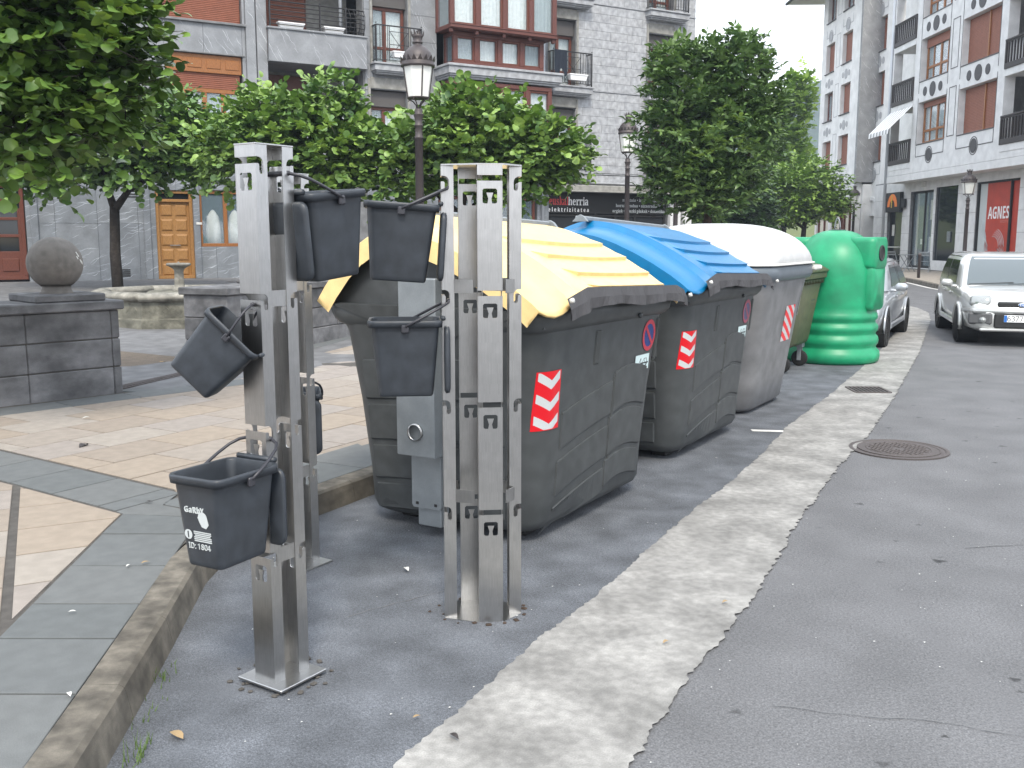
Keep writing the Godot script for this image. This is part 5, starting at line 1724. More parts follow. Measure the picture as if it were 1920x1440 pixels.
	pp.tube([Vector3(11.46, 0.6, 0.07), Vector3(11.46, 10.5, 0.07)], 0.05, -1, 10)
	for h in [2.0, 4.6, 7.0]: pp.lathe([[0.05, 0], [0.064, 0.005], [0.064, 0.04], [0.05, 0.045]], 10, Vector3(11.46, h, 0.07))
	obj(pp, "drainpipe", M.gutter_pipe, o)
	# tall windows with small balconies: [s0, s1, floor, head, balcony s0, balcony s1]
	var tall := [[5.95, 7.0, 6.35, 8.35, 5.84, 7.36, 1], [5.86, 6.95, 3.62, 5.66, 5.75, 7.3, 0], [11.74, 12.68, 6.20, 8.18, 11.58, 13.15, 2], [11.74, 12.68, 3.60, 5.56, 11.58, 13.15, 3], [15.5, 16.5, 6.20, 8.1, 15.3, 16.95, 0], [15.5, 16.5, 8.80, 10.4, 15.3, 16.95, 3], [15.5, 16.5, 3.6, 5.5, 15.3, 16.95, 3], [11.74, 12.68, 8.82, 10.5, 11.58, 13.15, 0]]
	for t in tall:
		var f := window(o, t[0] + 0.02, t[1] - 0.02, t[2], t[3] - 0.44, -0.26, M.wood_red, [0.42], [0.30], [M.curtain_dark, M.curtain], 0.085)
		var g := MB.new()
		g.box(Vector3((t[0] + t[1]) / 2, t[3] - 0.23, -0.2), Vector3(t[1] - t[0] - 0.01, 0.42, 0.12))
		obj(g, "shutter_box", M.box_grey, f)
		var fr := MB.new()     # stone surround
		for s in [t[0] - 0.05, t[1] + 0.05]: fr.bb(Vector3(s, (t[2] + t[3]) / 2 + 0.14, 0.012), Vector3(0.075, t[3] - t[2] + 0.28, 0.05), 0.008)
		fr.bb(Vector3((t[0] + t[1]) / 2, t[3] + 0.17, 0.008), Vector3(t[1] - t[0] + 0.02, 0.30, 0.04), 0.008)
		obj(fr, "surround", M.lintel, f)
		var bl := MB.new()
		moulded_slab(bl, t[4], t[5], t[2] - 0.30, t[2], 0.36)
		var bal := obj(bl, "balcony", M.trim, o)
		iron_rail(bal, t[4] + 0.08, t[5] - 0.08, t[2], t[2] + 0.98, 0.30, t[6] != 3)
		if t[6] == 1: planter(bal, 6.35, 7.05, t[2] + 0.14, t[2] + 0.30, 0.40)
		if t[6] == 2: planter(bal, 12.15, 12.80, t[2] + 0.14, t[2] + 0.32, 0.40)
	# clothes hung over a balcony rail
	var cl := MB.new().smooth()
	for i in 10:
		var a := 11.68 + i * 0.045; var c := a + 0.045
		var za := 0.34 + 0.014 * sin(i * 1.9); var zc := 0.34 + 0.014 * sin((i + 1) * 1.9)
		var l0 := 6.55 - 0.12 * sin(i * 0.9) - (0.10 if i < 4 else 0.0); var l1 := 6.55 - 0.12 * sin((i + 1) * 0.9) - (0.10 if i + 1 < 4 else 0.0)
		cl.quad(Vector3(a, l0, za + 0.01), Vector3(c, l1, zc + 0.01), Vector3(c, 7.21, zc), Vector3(a, 7.21, za))
	var clo := obj(cl, "hanging_clothes", M.cloth)
	clo.transform = o.transform
	tag(clo, "dark garment hung over the balcony rail of the veined stone flats", "laundry")
	# timber bay: a lower tier, and an upper one that overhangs it
	bay(o, 8.12, 11.12, 6.42, 7.34, 0.62, [M.curtain_dark, M.curtain, M.curtain, M.curtain_dark], 0)
	bay(o, 7.86, 11.36, 7.34, 9.6, 0.95, [M.curtain, M.curtain, M.curtain, M.curtain_dark], 1)
	bay(o, 7.95, 11.30, 3.9, 5.98, 0.80, [M.curtain, M.curtain_dark, M.curtain, M.curtain], 2)
	var bs := MB.new()
	moulded_slab(bs, 7.78, 11.60, 6.02, 6.40, 0.98)
	obj(bs, "bay_ledge", M.trim, o)
	var bs2 := MB.new()
	moulded_slab(bs2, 7.78, 11.50, 3.55, 3.9, 0.98)
	obj(bs2, "bay_ledge", M.trim, o)
	# ground floor windows half hidden behind the posts
	window(o, 5.75, 7.0, 1.25, 2.55, -0.10, M.wood_red, [0.5], [], [M.curtain_dark, M.curtain], 0.09)
	window(o, 7.95, 9.5, 0.62, 2.8, -0.10, M.wood_red, [0.5], [0.5], [null], 0.09)
	window(o, 9.6, 11.25, 0.62, 2.8, -0.10, M.wood_red, [0.5], [0.5], [null], 0.09)
	window(o, 3.15, 5.15, 0.62, 2.9, -0.12, M.wood_red, [0.33, 0.66], [0.75], [null], 0.09)
	# the electrical shop
	var sf := obj(frame_mesh(11.72, 16.42, 0.62, 3.0, -0.14, 0.07, 0.08, [0.235, 0.40, 0.56, 0.73], [0.70]), "shopfront", M.black, o)
	for e in [[11.8, 13.85], [14.35, 16.36]]:
		var g := MB.new()
		g.box(Vector3((e[0] + e[1]) / 2, 1.45, -0.15), Vector3(e[1] - e[0], 1.6, 0.01))
		obj(g, "shop_pane", M.shop_glass, sf)
	var dg := MB.new()
	dg.box(Vector3(14.1, 1.45, -0.16), Vector3(0.9, 1.62, 0.01))
	obj(dg, "shop_door", M.shop_glass, sf)
	for s in [13.72, 13.80]:
		var q := MB.new()
		q.tube([Vector3(s + 0.5, 1.1, -0.07), Vector3(s + 0.5, 1.95, -0.07)], 0.014, -1, 6)
		obj(q, "door_handle", M.steel, sf)
	var st := MB.new()
	st.lathe([[0.001, 0], [0.075, 0], [0.075, 0.004], [0.001, 0.004]], 16, Vector3(13.78, 1.78, -0.10), Basis(Vector3.RIGHT, PI / 2))
	obj(st, "door_sticker", M.poster_red, sf)
	var fas := MB.new()
	fas.box(Vector3(14.07, 2.66, -0.11), Vector3(4.66, 0.62, 0.05))
	obj(fas, "fascia", M.black, sf)
	var red := mat(L(0.55, 0.05, 0.05), 0.5)
	var fz := Transform3D(Basis(), Vector3(0, 0, -0.083))
	text("euskal", 0.33, "fascia_lettering", red, sf, fz * Transform3D(Basis(), Vector3(12.14, 2.72, 0)), "Droid Serif", true, 0.66)
	text("herria", 0.33, "fascia_lettering", M.white, sf, fz * Transform3D(Basis(), Vector3(12.88, 2.72, 0)), "Droid Serif", true, 0.74)
	text("e l e k t r i z i t a t e a", 0.17, "fascia_lettering", M.white, sf, fz * Transform3D(Basis(), Vector3(12.52, 2.46, 0)), "Droid Sans", true, 0.92)
	text("muntaia • instalazioak", 0.13, "fascia_lettering", M.print, sf, fz * Transform3D(Basis(), Vector3(15.35, 2.80, 0)), "Droid Serif", true, 1.0)
	text("hornimendua • aizaeradorea", 0.13, "fascia_lettering", M.print, sf, fz * Transform3D(Basis(), Vector3(15.30, 2.62, 0)), "Droid Serif", true, 1.0)
	text("argiak • eguzki plakak • domotika", 0.13, "fascia_lettering", M.print, sf, fz * Transform3D(Basis(), Vector3(15.30, 2.45, 0)), "Droid Serif", true, 0.98)
	var aw := MB.new()
	aw.bb(Vector3(14.2, 3.12, 0.16), Vector3(5.1, 0.20, 0.36), 0.02)
	aw.bb(Vector3(14.2, 3.02, 0.36), Vector3(5.14, 0.035, 0.10), 0.008)
	obj(aw, "awning_box", M.lintel, o)
	var pr := MB.new()
	pr.bb(Vector3(16.72, 1.85, 0.02), Vector3(0.45, 2.6, 0.12), 0.01)
	obj(pr, "pier", M.pale_stone, o)
	var pr3 := MB.new()
	pr3.bb(Vector3(17.25, 1.85, 0.02), Vector3(0.34, 2.6, 0.12), 0.01)
	obj(pr3, "pier", M.pale_stone, o)
	var rf := MB.new()
	rf.box(Vector3(4.2, 10.75, -4.3), Vector3(27.0, 0.25, 9.6))
	obj(rf, "roof", M.trim, o)

func bay(o: Node3D, s0: float, s1: float, h0: float, h1: float, dep: float, cur: Array, kind: int):
	var b := MB.new()
	var n := 4
	var w := s1 - s0
	b.bb(Vector3((s0 + s1) / 2, h0 + 0.06, dep - 0.06), Vector3(w, 0.12, 0.14), 0.012)
	b.bb(Vector3((s0 + s1) / 2, h1 - 0.06, dep - 0.06), Vector3(w, 0.12, 0.12), 0.012)
	for i in n + 1:
		var x := s0 + w * i / n
		b.bb(Vector3(clampf(x, s0 + 0.07, s1 - 0.07), (h0 + h1) / 2, dep - 0.06), Vector3(0.14, h1 - h0 - 0.24, 0.13), 0.012)
	for s in [s0 + 0.05, s1 - 0.05]:
		b.bb(Vector3(s, h0 + 0.06, dep / 2 - 0.07), Vector3(0.10, 0.118, dep - 0.1), 0.01)
		b.bb(Vector3(s, h1 - 0.06, dep / 2 - 0.07), Vector3(0.10, 0.118, dep - 0.1), 0.01)
		b.bb(Vector3(s, (h0 + h1) / 2, dep * 0.06), Vector3(0.10, h1 - h0 - 0.24, 0.1), 0.01)
	b.box(Vector3((s0 + s1) / 2, h0 + 0.03, dep / 2 - 0.1), Vector3(w - 0.1, 0.05, dep - 0.1))
	b.box(Vector3((s0 + s1) / 2, h1 - 0.03, dep / 2 - 0.1), Vector3(w - 0.1, 0.05, dep - 0.1))
	if kind == 1:
		for i in n + 1:
			b.bb(Vector3(clampf(s0 + w * i / n, s0 + 0.07, s1 - 0.07), h0 - 0.05, dep - 0.10), Vector3(0.11, 0.12, 0.10), 0.02)
		for k in [0.03, 0.12]: b.bb(Vector3((s0 + s1) / 2, h0 + k, dep + 0.012), Vector3(w + 0.03, 0.03, 0.03), 0.008)
	var f := obj(b, "timber_bay", M.wood_bay, o)
	var bk := MB.new()
	bk.box(Vector3((s0 + s1) / 2, (h0 + h1) / 2, -0.05), Vector3(w - 0.04, h1 - h0 - 0.02, 0.02))
	obj(bk, "bay_inside", M.curtain_dark, f)
	for i in n:
		var a := s0 + w * i / n + 0.06; var c := s0 + w * (i + 1) / n - 0.06
		var sh := MB.new()
		for e in [[a + 0.03, (h0 + h1) / 2, 0.06, h1 - h0 - 0.24], [c - 0.03, (h0 + h1) / 2, 0.06, h1 - h0 - 0.24]]: sh.bb(Vector3(e[0], e[1], dep - 0.07), Vector3(e[2], e[3], 0.07), 0.008)
		for y in [h0 + 0.15, h1 - 0.15]: sh.bb(Vector3((a + c) / 2, y, dep - 0.07), Vector3(c - a - 0.12, 0.06, 0.068), 0.008)
		obj(sh, "sash", M.wood_red, f)
		var g := MB.new()
		g.box(Vector3((a + c) / 2, (h0 + h1) / 2, dep - 0.09), Vector3(c - a, h1 - h0 - 0.2, 0.008))
		obj(g, "pane", M.glass, f)
		obj(curtain_mesh(a, c, h0 + 0.1, h1 - 0.1, dep - 0.17, 6), "curtain", cur[i], f)
	for s in [s0 + 0.05, s1 - 0.05]:
		var g := MB.new()
		g.box(Vector3(s, (h0 + h1) / 2, dep / 2 - 0.03), Vector3(0.008, h1 - h0 - 0.24, dep - 0.2))
		obj(g, "pane", M.glass, f)

func disc(parent: Node3D, s: float, h: float, z: float, r: float, m: Material):
	var b := MB.new()
	b.lathe([[0.001, 0.0], [r, 0.0], [r, 0.014], [r - 0.01, 0.018], [0.001, 0.018]], 24, Vector3(s, h, z), Basis(Vector3.RIGHT, PI / 2))
	obj(b, "stone_disc", m, parent)

func line_frame(b: MB, s0: float, s1: float, h0: float, h1: float, z: float, w: float):
	for h in [h0, h1]: b.box(Vector3((s0 + s1) / 2, h, z), Vector3(s1 - s0 + w, w, 0.012))
	for s in [s0, s1]: b.box(Vector3(s, (h0 + h1) / 2, z), Vector3(w, h1 - h0 - w, 0.0122))

func keyhole(parent: Node3D, s0: float, s1: float, h0: float, h1: float, m: Material, line_m: Material, z: float):
	# the panel under the lowest windows: a dark disc hanging from a bar
	var b := MB.new()
	var c := (s0 + s1) / 2
	b.box(Vector3((s0 + c - 0.33) / 2, h0 + 0.12, z), Vector3(c - 0.33 - s0, 0.035, 0.012))
	b.box(Vector3((s1 + c + 0.33) / 2, h0 + 0.12, z), Vector3(s1 - c - 0.33, 0.035, 0.012))
	for s in [s0, s1]: b.box(Vector3(s, (h0 + 0.12 + h1) / 2, z), Vector3(0.035, h1 - h0 - 0.12, 0.012))
	obj(b, "inlaid_line", line_m, parent)
	var r := MB.new()
	r.lathe([[0.33, 0.0], [0.36, 0.0], [0.36, 0.012], [0.33, 0.012]], 28, Vector3(c, h0 + 0.12, z), Basis(Vector3.RIGHT, PI / 2), false)
	obj(r, "inlaid_ring", line_m, parent)
	disc(parent, c, h0 + 0.12, z, 0.28, m)

func wood_balcony(parent: Node3D, s0: float, s1: float, h: float, z: float, back_white: bool):
	var b := MB.new()
	b.box(Vector3((s0 + s1) / 2, h - 0.16, z / 2 - 0.5), Vector3(s1 - s0, 0.26, z + 1.0))
	var bal := obj(b, "balcony", M.pale_stone, parent)
	var r := MB.new()
	r.bb(Vector3((s0 + s1) / 2, h + 0.97, z), Vector3(s1 - s0, 0.07, 0.10), 0.01)
	r.bb(Vector3((s0 + s1) / 2, h + 0.90, z), Vector3(s1 - s0, 0.04, 0.05), 0.005)
	r.bb(Vector3((s0 + s1) / 2, h + 0.06, z), Vector3(s1 - s0, 0.20, 0.08), 0.01)
	for s in [s0 + 0.04, s1 - 0.04]: r.bb(Vector3(s, h + 0.5, z), Vector3(0.08, 0.9, 0.082), 0.01)
	var rail := obj(r, "railing", M.rail_wood, bal)
	var n := int((s1 - s0) / 0.21)
	for i in range(1, n):
		var p := MB.new()
		p.box(Vector3(lerpf(s0, s1, float(i) / n), h + 0.52, z), Vector3(0.055, 0.72, 0.055))
		obj(p, "baluster", M.rail_wood, rail)
	if back_white:
		var w := MB.new()
		w.box(Vector3((s0 + s1) / 2, h + 0.52, z - 0.09), Vector3(s1 - s0 - 0.15, 0.74, 0.01))
		obj(w, "privacy_screen", M.white, rail)

func right_flats():
	# local x is world z, local z points at the street; the wall stands at world x = 18
	var o := base("pale_flats", "pale flats on the right with dark discs, brown shutters and shops below", "building", Vector3(18.0, 0, 0), -PI / 2)
	var holes := []
	var floors := [5.68, 8.38, 11.08]
	for f in floors:
		holes.append([-45.05, -42.20, f, f + 1.80]); holes.append([-41.0, -37.88, f, f + 1.80])
		holes.append([-48.15, -45.65, f - 0.68, f + 1.72]); holes.append([-37.3, -34.5, f - 0.68, f + 1.72])
		holes.append([-34.0, -31.0, f, f + 1.8])
	var b := MB.new()
	wall_cells(b, -48.3, -20.0, 4.46, 16.0, holes, -0.40, 0.0)
	obj(b, "wall", M.pale_stone, o)
	var core := MB.new()
	core.box(Vector3(-34.2, 10.1, -5.2), Vector3(28.0, 11.2, 7.0))
	obj(core, "inner_walls", M.plaster_grey, o)
	var sf := MB.new()
	sf.box(Vector3(-34.2, 4.30, -0.55), Vector3(28.4, 0.30, 1.10))
	obj(sf, "soffit_beam", M.pale_stone, o)
	for f in floors:
		for e in [[-45.05, -42.20, 1], [-41.0, -37.88, 0], [-34.0, -31.0, 0]]:
			var sill := MB.new()
			sill.bb(Vector3((e[0] + e[1]) / 2, f - 0.02, -0.06), Vector3(e[1] - e[0] + 0.04, 0.05, 0.16), 0.008)
			obj(sill, "sill", M.line, o)
			if e[2] == 1:
				var w := window(o, e[0] + 0.06, e[1] - 0.06, f, f + 1.76, -0.28, M.wood_orange, [0.52], [0.32], [M.curtain_dark, null] if f > 6 else [M.curtain, M.curtain_dark], 0.11)
				shutter(w, e[0] + 0.08, e[1] - 0.08, f + (1.40 if f > 6 else 1.55), f + 1.78, -0.22, M.shutter2, 0.06)
				for k in [0.26, 0.76]:
					var mu := MB.new()
					mu.box(Vector3(lerpf(e[0], e[1], k), f + 0.8, -0.28), Vector3(0.06, 1.5, 0.05))
					obj(mu, "mullion", M.wood_orange, w)
			else:
				var s := shutter(o, e[0] + 0.04, e[1] - 0.04, f + 0.06, f + 1.78, -0.26, M.shutter2, 0.06)
				var md := MB.new()
				md.box(Vector3((e[0] + e[1]) / 2 + 0.25, f + 0.9, -0.225), Vector3(0.09, 1.76, 0.05))
				obj(md, "centre_post", M.wood_orange, s)
			var c: float = (e[0] + e[1]) / 2
			if f > 6:
				for q in [[-0.78, 0.20], [0.0, 0.31], [0.78, 0.20]]: disc(o, c + q[0], f - 0.48, 0.0, q[1], M.disc)
			else:
				keyhole(o, e[0], e[1], 5.02, 5.62, M.disc, M.line, 0.004)
			var lf := MB.new()
			for s in [e[0] - 0.03, e[1] + 0.03]: lf.box(Vector3(s, f + 1.0, 0.003), Vector3(0.03, 3.0 if f > 6 else 2.0, 0.012))
			obj(lf, "inlaid_line", M.line, o)
		var nf := MB.new()
		line_frame(nf, -41.92, -41.30, f + 0.05, f + 2.0, 0.003, 0.035)
		obj(nf, "inlaid_frame", M.line, o)
		for e in [[-48.15, -45.65], [-37.3, -34.5]]:
			wood_balcony(o, e[0], e[1], f - 0.68, 0.02, f > 6)
			var rb := MB.new()
			rb.box(Vector3((e[0] + e[1]) / 2, f + 0.5, -1.5), Vector3(e[1] - e[0] + 0.6, 2.6, 0.05))
			obj(rb, "balcony_back", M.plaster_grey, o)
			var sh := shutter(o, e[0] + 0.9, e[1] - 0.2, f - 0.5, f + 1.1, -1.44, M.shutter2, 0.06)
			for q in [[-0.6, 0.18], [0.0, 0.28], [0.6, 0.18]]:
				if f > 6: disc(o, (e[0] + e[1]) / 2 + q[0] + 0.2, f + 1.45, -1.47, q[1], M.disc)
	var pp := MB.new().smooth()
	pp.tube([Vector3(-48.42, 0.15, 0.02), Vector3(-48.42, 15.5, 0.02)], 0.07, -1, 8)
	obj(pp, "drainpipe", M.gutter_pipe, o)
	# striped awning on the lowest balcony
	var aw := MB.new()
	var wst := MB.new()
	for k in 13:
		var a := -48.1 + k * 0.19
		var q := aw if k % 2 else wst
		q.quad(Vector3(a, 6.42, 1.05), Vector3(a + 0.19, 6.42, 1.05), Vector3(a + 0.19, 7.42, 0.05), Vector3(a, 7.42, 0.05))
		q.quad(Vector3(a, 6.22, 1.06), Vector3(a + 0.17, 6.22, 1.06), Vector3(a + 0.19, 6.42, 1.05), Vector3(a, 6.42, 1.05))
	var awn := obj(wst, "awning", M.white, o)
	obj(aw, "awning_stripe", M.disc_pale, awn)
	# ground floor, set back
	var gz := -0.9
	var gh := [[-50.4, -48.5, 0.2, 3.75], [-47.6, -45.0, 0.2, 3.72], [-44.75, -42.55, 0.58, 3.79], [-40.84, -37.4, 0.30, 3.80], [-36.2, -33.0, 0.3, 3.8]]
	var g := MB.new()
	wall_cells(g, -52.3, -20.0, 0.0, 4.30, gh, gz - 0.35, gz - 0.03)
	obj(g, "shop_wall", M.wall, o)
	clad(o, "pier_stone", [M.pale_stone], -52.3, -33.0, 0.14, 4.25, 1.3, 0.82, gh, 0.0, gz - 0.03, 0.03, 0.01)
	var cafe := obj(frame_mesh(-47.6, -45.0, 0.2, 3.72, gz - 0.2, 0.09, 0.1, [0.52], []), "cafe_window", M.black, o)
	var cg := MB.new()
	cg.box(Vector3(-46.3, 1.95, gz - 0.2), Vector3(2.5, 3.4, 0.01))
	obj(cg, "pane", M.glass, cafe)
	var cin := MB.new()
	cin.box(Vector3(-46.3, 2.0, gz - 2.2), Vector3(4.0, 4.0, 0.05))
	obj(cin, "cafe_back_wall", mat(L(0.16, 0.08, 0.03), 0.8, 0, M.wood_gold.albedo_texture, 1.0), cafe)
	for e in [[-45.9, 2.85, 0.5, 0.9], [-46.9, 1.4, 0.4, 0.25], [-46.0, 1.25, 0.35, 0.75]]:
		var q := MB.new()
		q.box(Vector3(e[0], e[1], gz - 0.4), Vector3(e[2], e[3], 0.03))
		obj(q, "window_display", M.cream if e[1] > 2 else M.off_white, cafe)
	var c2 := obj(frame_mesh(-50.4, -48.5, 0.2, 3.75, gz - 0.2, 0.08, 0.1, [], []), "cafe_window", M.black, o)
	var cg2 := MB.new()
	cg2.box(Vector3(-49.45, 1.95, gz - 0.22), Vector3(1.8, 3.4, 0.01))
	obj(cg2, "pane", M.tint, c2)
	var pq := MB.new()
	pq.box(Vector3(-50.0, 1.95, gz - 0.19), Vector3(0.32, 0.55, 0.01))
	obj(pq, "poster", M.off_white, c2)
	var ct := MB.new()
	ct.box(Vector3(-49.4, 1.12, gz - 0.1), Vector3(1.5, 0.05, 0.3))
	obj(ct, "counter", M.off_white, c2)
	# sign with an orange arch and an ear of wheat
	var sg := MB.new()
	sg.bb(Vector3(-49.3, 3.30, gz + 0.12), Vector3(1.9, 0.95, 0.16), 0.01)
	sg.bb(Vector3(-48.15, 3.22, gz + 0.1), Vector3(0.4, 0.42, 0.12), 0.01)
	var sign := obj(sg, "shop_sign", M.black, o)
	var ar := MB.new()
	var ap := PackedVector2Array(arc(Vector2(0, 0), 0.62, 0, PI, 18))
	ap.append_array(PackedVector2Array(arc(Vector2(0, 0), 0.33, PI, 0, 18)))
	ar.prism(ap, 0.01, Transform3D(Basis(), Vector3(-49.3, 3.08, gz + 0.2)))
	obj(ar, "arch_emblem", M.orange, sign)
	var wh := MB.new()
	for k in 6:
		for s in [-1, 1]:
			wh.prism(poly([[0, 0], [s * 0.07, 0.05], [s * 0.03, 0.13], [0, 0.10]]), 0.012, Transform3D(Basis(), Vector3(-49.35, 3.02 + k * 0.10, gz + 0.212)))
	obj(wh, "wheat_emblem", M.wheat, sign)
	# dark panelled entrance with intercom
	var en := MB.new()
	en.box(Vector3(-43.65, 2.2, gz - 0.12), Vector3(2.2, 3.25, 0.04))
	var ent := obj(en, "dark_entrance", M.tint, o)
	var ic := MB.new()
	ic.bb(Vector3(-43.35, 1.62, gz - 0.07), Vector3(0.30, 0.46, 0.05), 0.01)
	obj(ic, "intercom", M.galv, ent)
	var ls := MB.new()
	ls.bb(Vector3(-46.0, 4.02, gz + 0.06), Vector3(0.22, 0.26, 0.16), 0.03)
	obj(ls, "wall_lamp", M.off_white, o)
	# the red shop window
	var sw := obj(frame_mesh(-40.84, -37.4, 0.30, 3.80, gz - 0.1, 0.07, 0.1, [0.78], []), "shop_window", M.black, o)
	var pw := MB.new()
	pw.box(Vector3(-40.45, 2.05, gz - 0.13), Vector3(0.6, 3.4, 0.01))
	obj(pw, "white_poster", M.print, sw)
	var pr := MB.new()
	pr.box(Vector3(-39.2, 2.05, gz - 0.13), Vector3(1.9, 3.4, 0.012))
	obj(pr, "red_poster", M.poster_red, sw)
	var pr2 := MB.new()
	pr2.box(Vector3(-37.8, 2.05, gz - 0.15), Vector3(0.72, 3.4, 0.012))
	obj(pr2, "red_poster", M.poster_red, sw)
	text("AGNES", 0.66, "poster_lettering", M.white, sw, Transform3D(Basis(), Vector3(-39.13, 2.55, gz - 0.12)), "Droid Sans", true, 0.80)
	text("lentzeria", 0.17, "poster_lettering", mat(L(0.62, 0.2, 0.15), 0.6), sw, Transform3D(Basis(), Vector3(-38.65, 2.22, gz - 0.12)), "Droid Sans", false, 1.0)
	var sc := MB.new().smooth()
	for k in 5:      # looping cords printed in pale green
		var path := []
		var rx := 0.46 + 0.085 * k
		for i in 22:
			var t := lerpf(-3.3 - 0.1 * k, 1.75 - 0.12 * k, i / 21.0)
			path.append(Vector3(-39.42 + 0.02 * k + cos(t) * rx, 1.22 + sin(t) * (0.42 + 0.075 * k), gz - 0.115))
		path.push_front(Vector3(-40.55 + 0.04 * k, 1.9 + 0.1 * k, gz - 0.115))
		sc.tube(path, 0.011, -1, 5)
	obj(sc, "printed_cords", M.print, sw)

	# middle part, set back, and the far part that stands forward
	var o2 := base("set_back_flats", "grey part of the right flats set back beside the drainpipe, arched doorway below", "building", Vector3(19.2, 0, 0), -PI / 2)
	var h2 := []
	for f in [5.55, 8.40, 11.18]: h2.append([-54.35, -52.6, f, f + 1.72])
	h2.append([-54.0, -52.5, 0.1, 2.72])
	var b2 := MB.new()
	wall_cells(b2, -57.0, -48.2, 0.0, 16.0, h2, -0.40, 0.0)
	obj(b2, "wall", M.plaster, o2)
	var k2 := MB.new()
	k2.box(Vector3(-52.5, 8.0, -4.0), Vector3(8.6, 15.8, 6.0))
	obj(k2, "inner_walls", M.dark, o2)
	for f in [5.55, 8.40, 11.18]:
		shutter(o2, -54.3, -52.65, f + 0.1, f + 1.7, -0.22, M.shutter2, 0.06)
		var sl := MB.new()
		sl.bb(Vector3(-53.47, f - 0.02, 0.0), Vector3(1.85, 0.05, 0.14), 0.008)
		obj(sl, "sill", M.line, o2)
		if f > 6:
			for q in [[-0.55, 0.18], [0.0, 0.29], [0.55, 0.18]]: disc(o2, -53.45 + q[0], f - 0.52, 0.0, q[1], M.disc_pale)
		else: keyhole(o2, -54.3, -52.6, 4.75, 5.35, M.disc_pale, M.disc_pale, 0.004)
	keyhole(o2, -54.3, -52.6, 13.15, 13.7, M.disc_pale, M.disc_pale, 0.004)
	var dr := MB.new()
	dr.box(Vector3(-53.2, 1.4, -0.35), Vector3(1.5, 2.7, 0.04))
	obj(dr, "doorway", M.tint, o2)
	var arch := MB.new()
	var ac := PackedVector2Array(arc(Vector2(0, 0), 1.30, 0.25, PI - 0.25, 20))
	ac.append_array(PackedVector2Array(arc(Vector2(0, 0), 1.12, PI - 0.25, 0.25, 20)))
	arch.prism(ac, 0.10, Transform3D(Basis(), Vector3(-53.35, 2.42, 0.0)))
	for s in [-54.55, -52.15]: arch.bb(Vector3(s, 1.4, 0.04), Vector3(0.22, 2.7, 0.12), 0.01)
	arch.bb(Vector3(-53.35, 2.78, 0.04), Vector3(2.2, 0.12, 0.12), 0.01)
	obj(arch, "door_arch", M.pale_stone, o2)

	var o3 := base("far_flats", "far pale flats with brown shutters and projecting eaves behind the small tree", "building", Vector3(18.3, 0, 0), -PI / 2)
	var h3 := []
	for f in [5.58, 8.34, 11.06, 13.9]:
		h3.append([-56.75, -55.15, f, f + 1.62]); h3.append([-59.6, -58.1, f - 0.1, f + 1.52])
	h3.append([-57.4, -53.95, 0.3, 3.62]); h3.append([-60.1, -57.9, 0.3, 3.62])
	var b3 := MB.new()
	wall_cells(b3, -60.4, -53.76, 0.0, 15.6, h3, -0.40, 0.0)
	obj(b3, "wall", M.plaster, o3)
	var e3 := MB.new()
	e3.box(Vector3(-53.62, 10.05, -0.80), Vector3(0.24, 11.1, 1.7))
	obj(e3, "end_wall", M.plaster_grey, o3)
	var e4 := MB.new()
	e4.box(Vector3(-53.64, 2.2, -0.9), Vector3(0.2, 4.4, 1.0))
	obj(e4, "lower_end_wall", M.plaster, o3)
	var k3 := MB.new()
	k3.box(Vector3(-57.1, 7.8, -4.0), Vector3(6.4, 15.5, 6.0))
	obj(k3, "inner_walls", M.dark, o3)
	for f in [5.58, 8.34, 11.06, 13.9]:
		for e in [[-56.75, -55.15, 0.0], [-59.6, -58.1, -0.1]]:
			if f == 13.9 or (f == 8.34 and e[2] < 0):
				window(o3, e[0] + 0.04, e[1] - 0.04, f + e[2], f + e[2] + 1.6, -0.24, M.wood_red, [0.5], [], [M.curtain_dark], 0.12)
			else:
				shutter(o3, e[0] + 0.03, e[1] - 0.03, f + e[2] + 0.05, f + e[2] + 1.6, -0.22, M.shutter2, 0.06)
			var sl := MB.new()
			sl.bb(Vector3((e[0] + e[1]) / 2, f + e[2] - 0.02, 0.0), Vector3(e[1] - e[0] + 0.1, 0.05, 0.14), 0.008)
			obj(sl, "sill", M.line, o3)
			for q in [[-0.5, 0.16], [0.0, 0.27], [0.5, 0.16]]:
				if f < 13 and f > 6: disc(o3, (e[0] + e[1]) / 2 + q[0], f - 0.6 + e[2], 0.0, q[1], M.disc_pale)
			if f > 13 or f < 6: keyhole(o3, e[0], e[1], f - 0.95 + e[2], f - 0.4 + e[2], M.disc_pale, M.disc_pale, 0.004)
		var nf := MB.new()
		line_frame(nf, -57.75, -57.15, f + 0.0, f + 1.8, 0.003, 0.03)
		obj(nf, "inlaid_frame", M.disc_pale, o3)
	var gw := obj(frame_mesh(-57.4, -53.95, 0.3, 3.62, -0.15, 0.12, 0.1, [0.36, 0.55, 0.80], [0.82]), "shop_front", M.wood_red, o3)
	for e in [[-57.25, -56.2, 0], [-56.1, -55.55, 1], [-55.45, -54.7, 0]]:
		var q := MB.new()
		q.box(Vector3((e[0] + e[1]) / 2, 1.7, -0.2), Vector3(e[1] - e[0], 2.7, 0.02))
		obj(q, "blind", M.cream if e[2] == 0 else M.wood_red, gw)
	shutter(gw, -54.6, -54.05, 0.4, 3.5, -0.16, M.wood_red, 0.08)
	var gw2 := obj(frame_mesh(-60.1, -57.9, 0.3, 3.62, -0.15, 0.12, 0.1, [0.5], [0.80]), "shop_front", M.wood_red, o3)
	var q2 := MB.new()
	q2.box(Vector3(-59.0, 1.7, -0.2), Vector3(2.0, 2.7, 0.02))
	obj(q2, "blind", M.cream, gw2)
	var ew := MB.new()
	ew.box(Vector3(-60.45, 7.8, -3.6), Vector3(0.12, 15.6, 7.0))
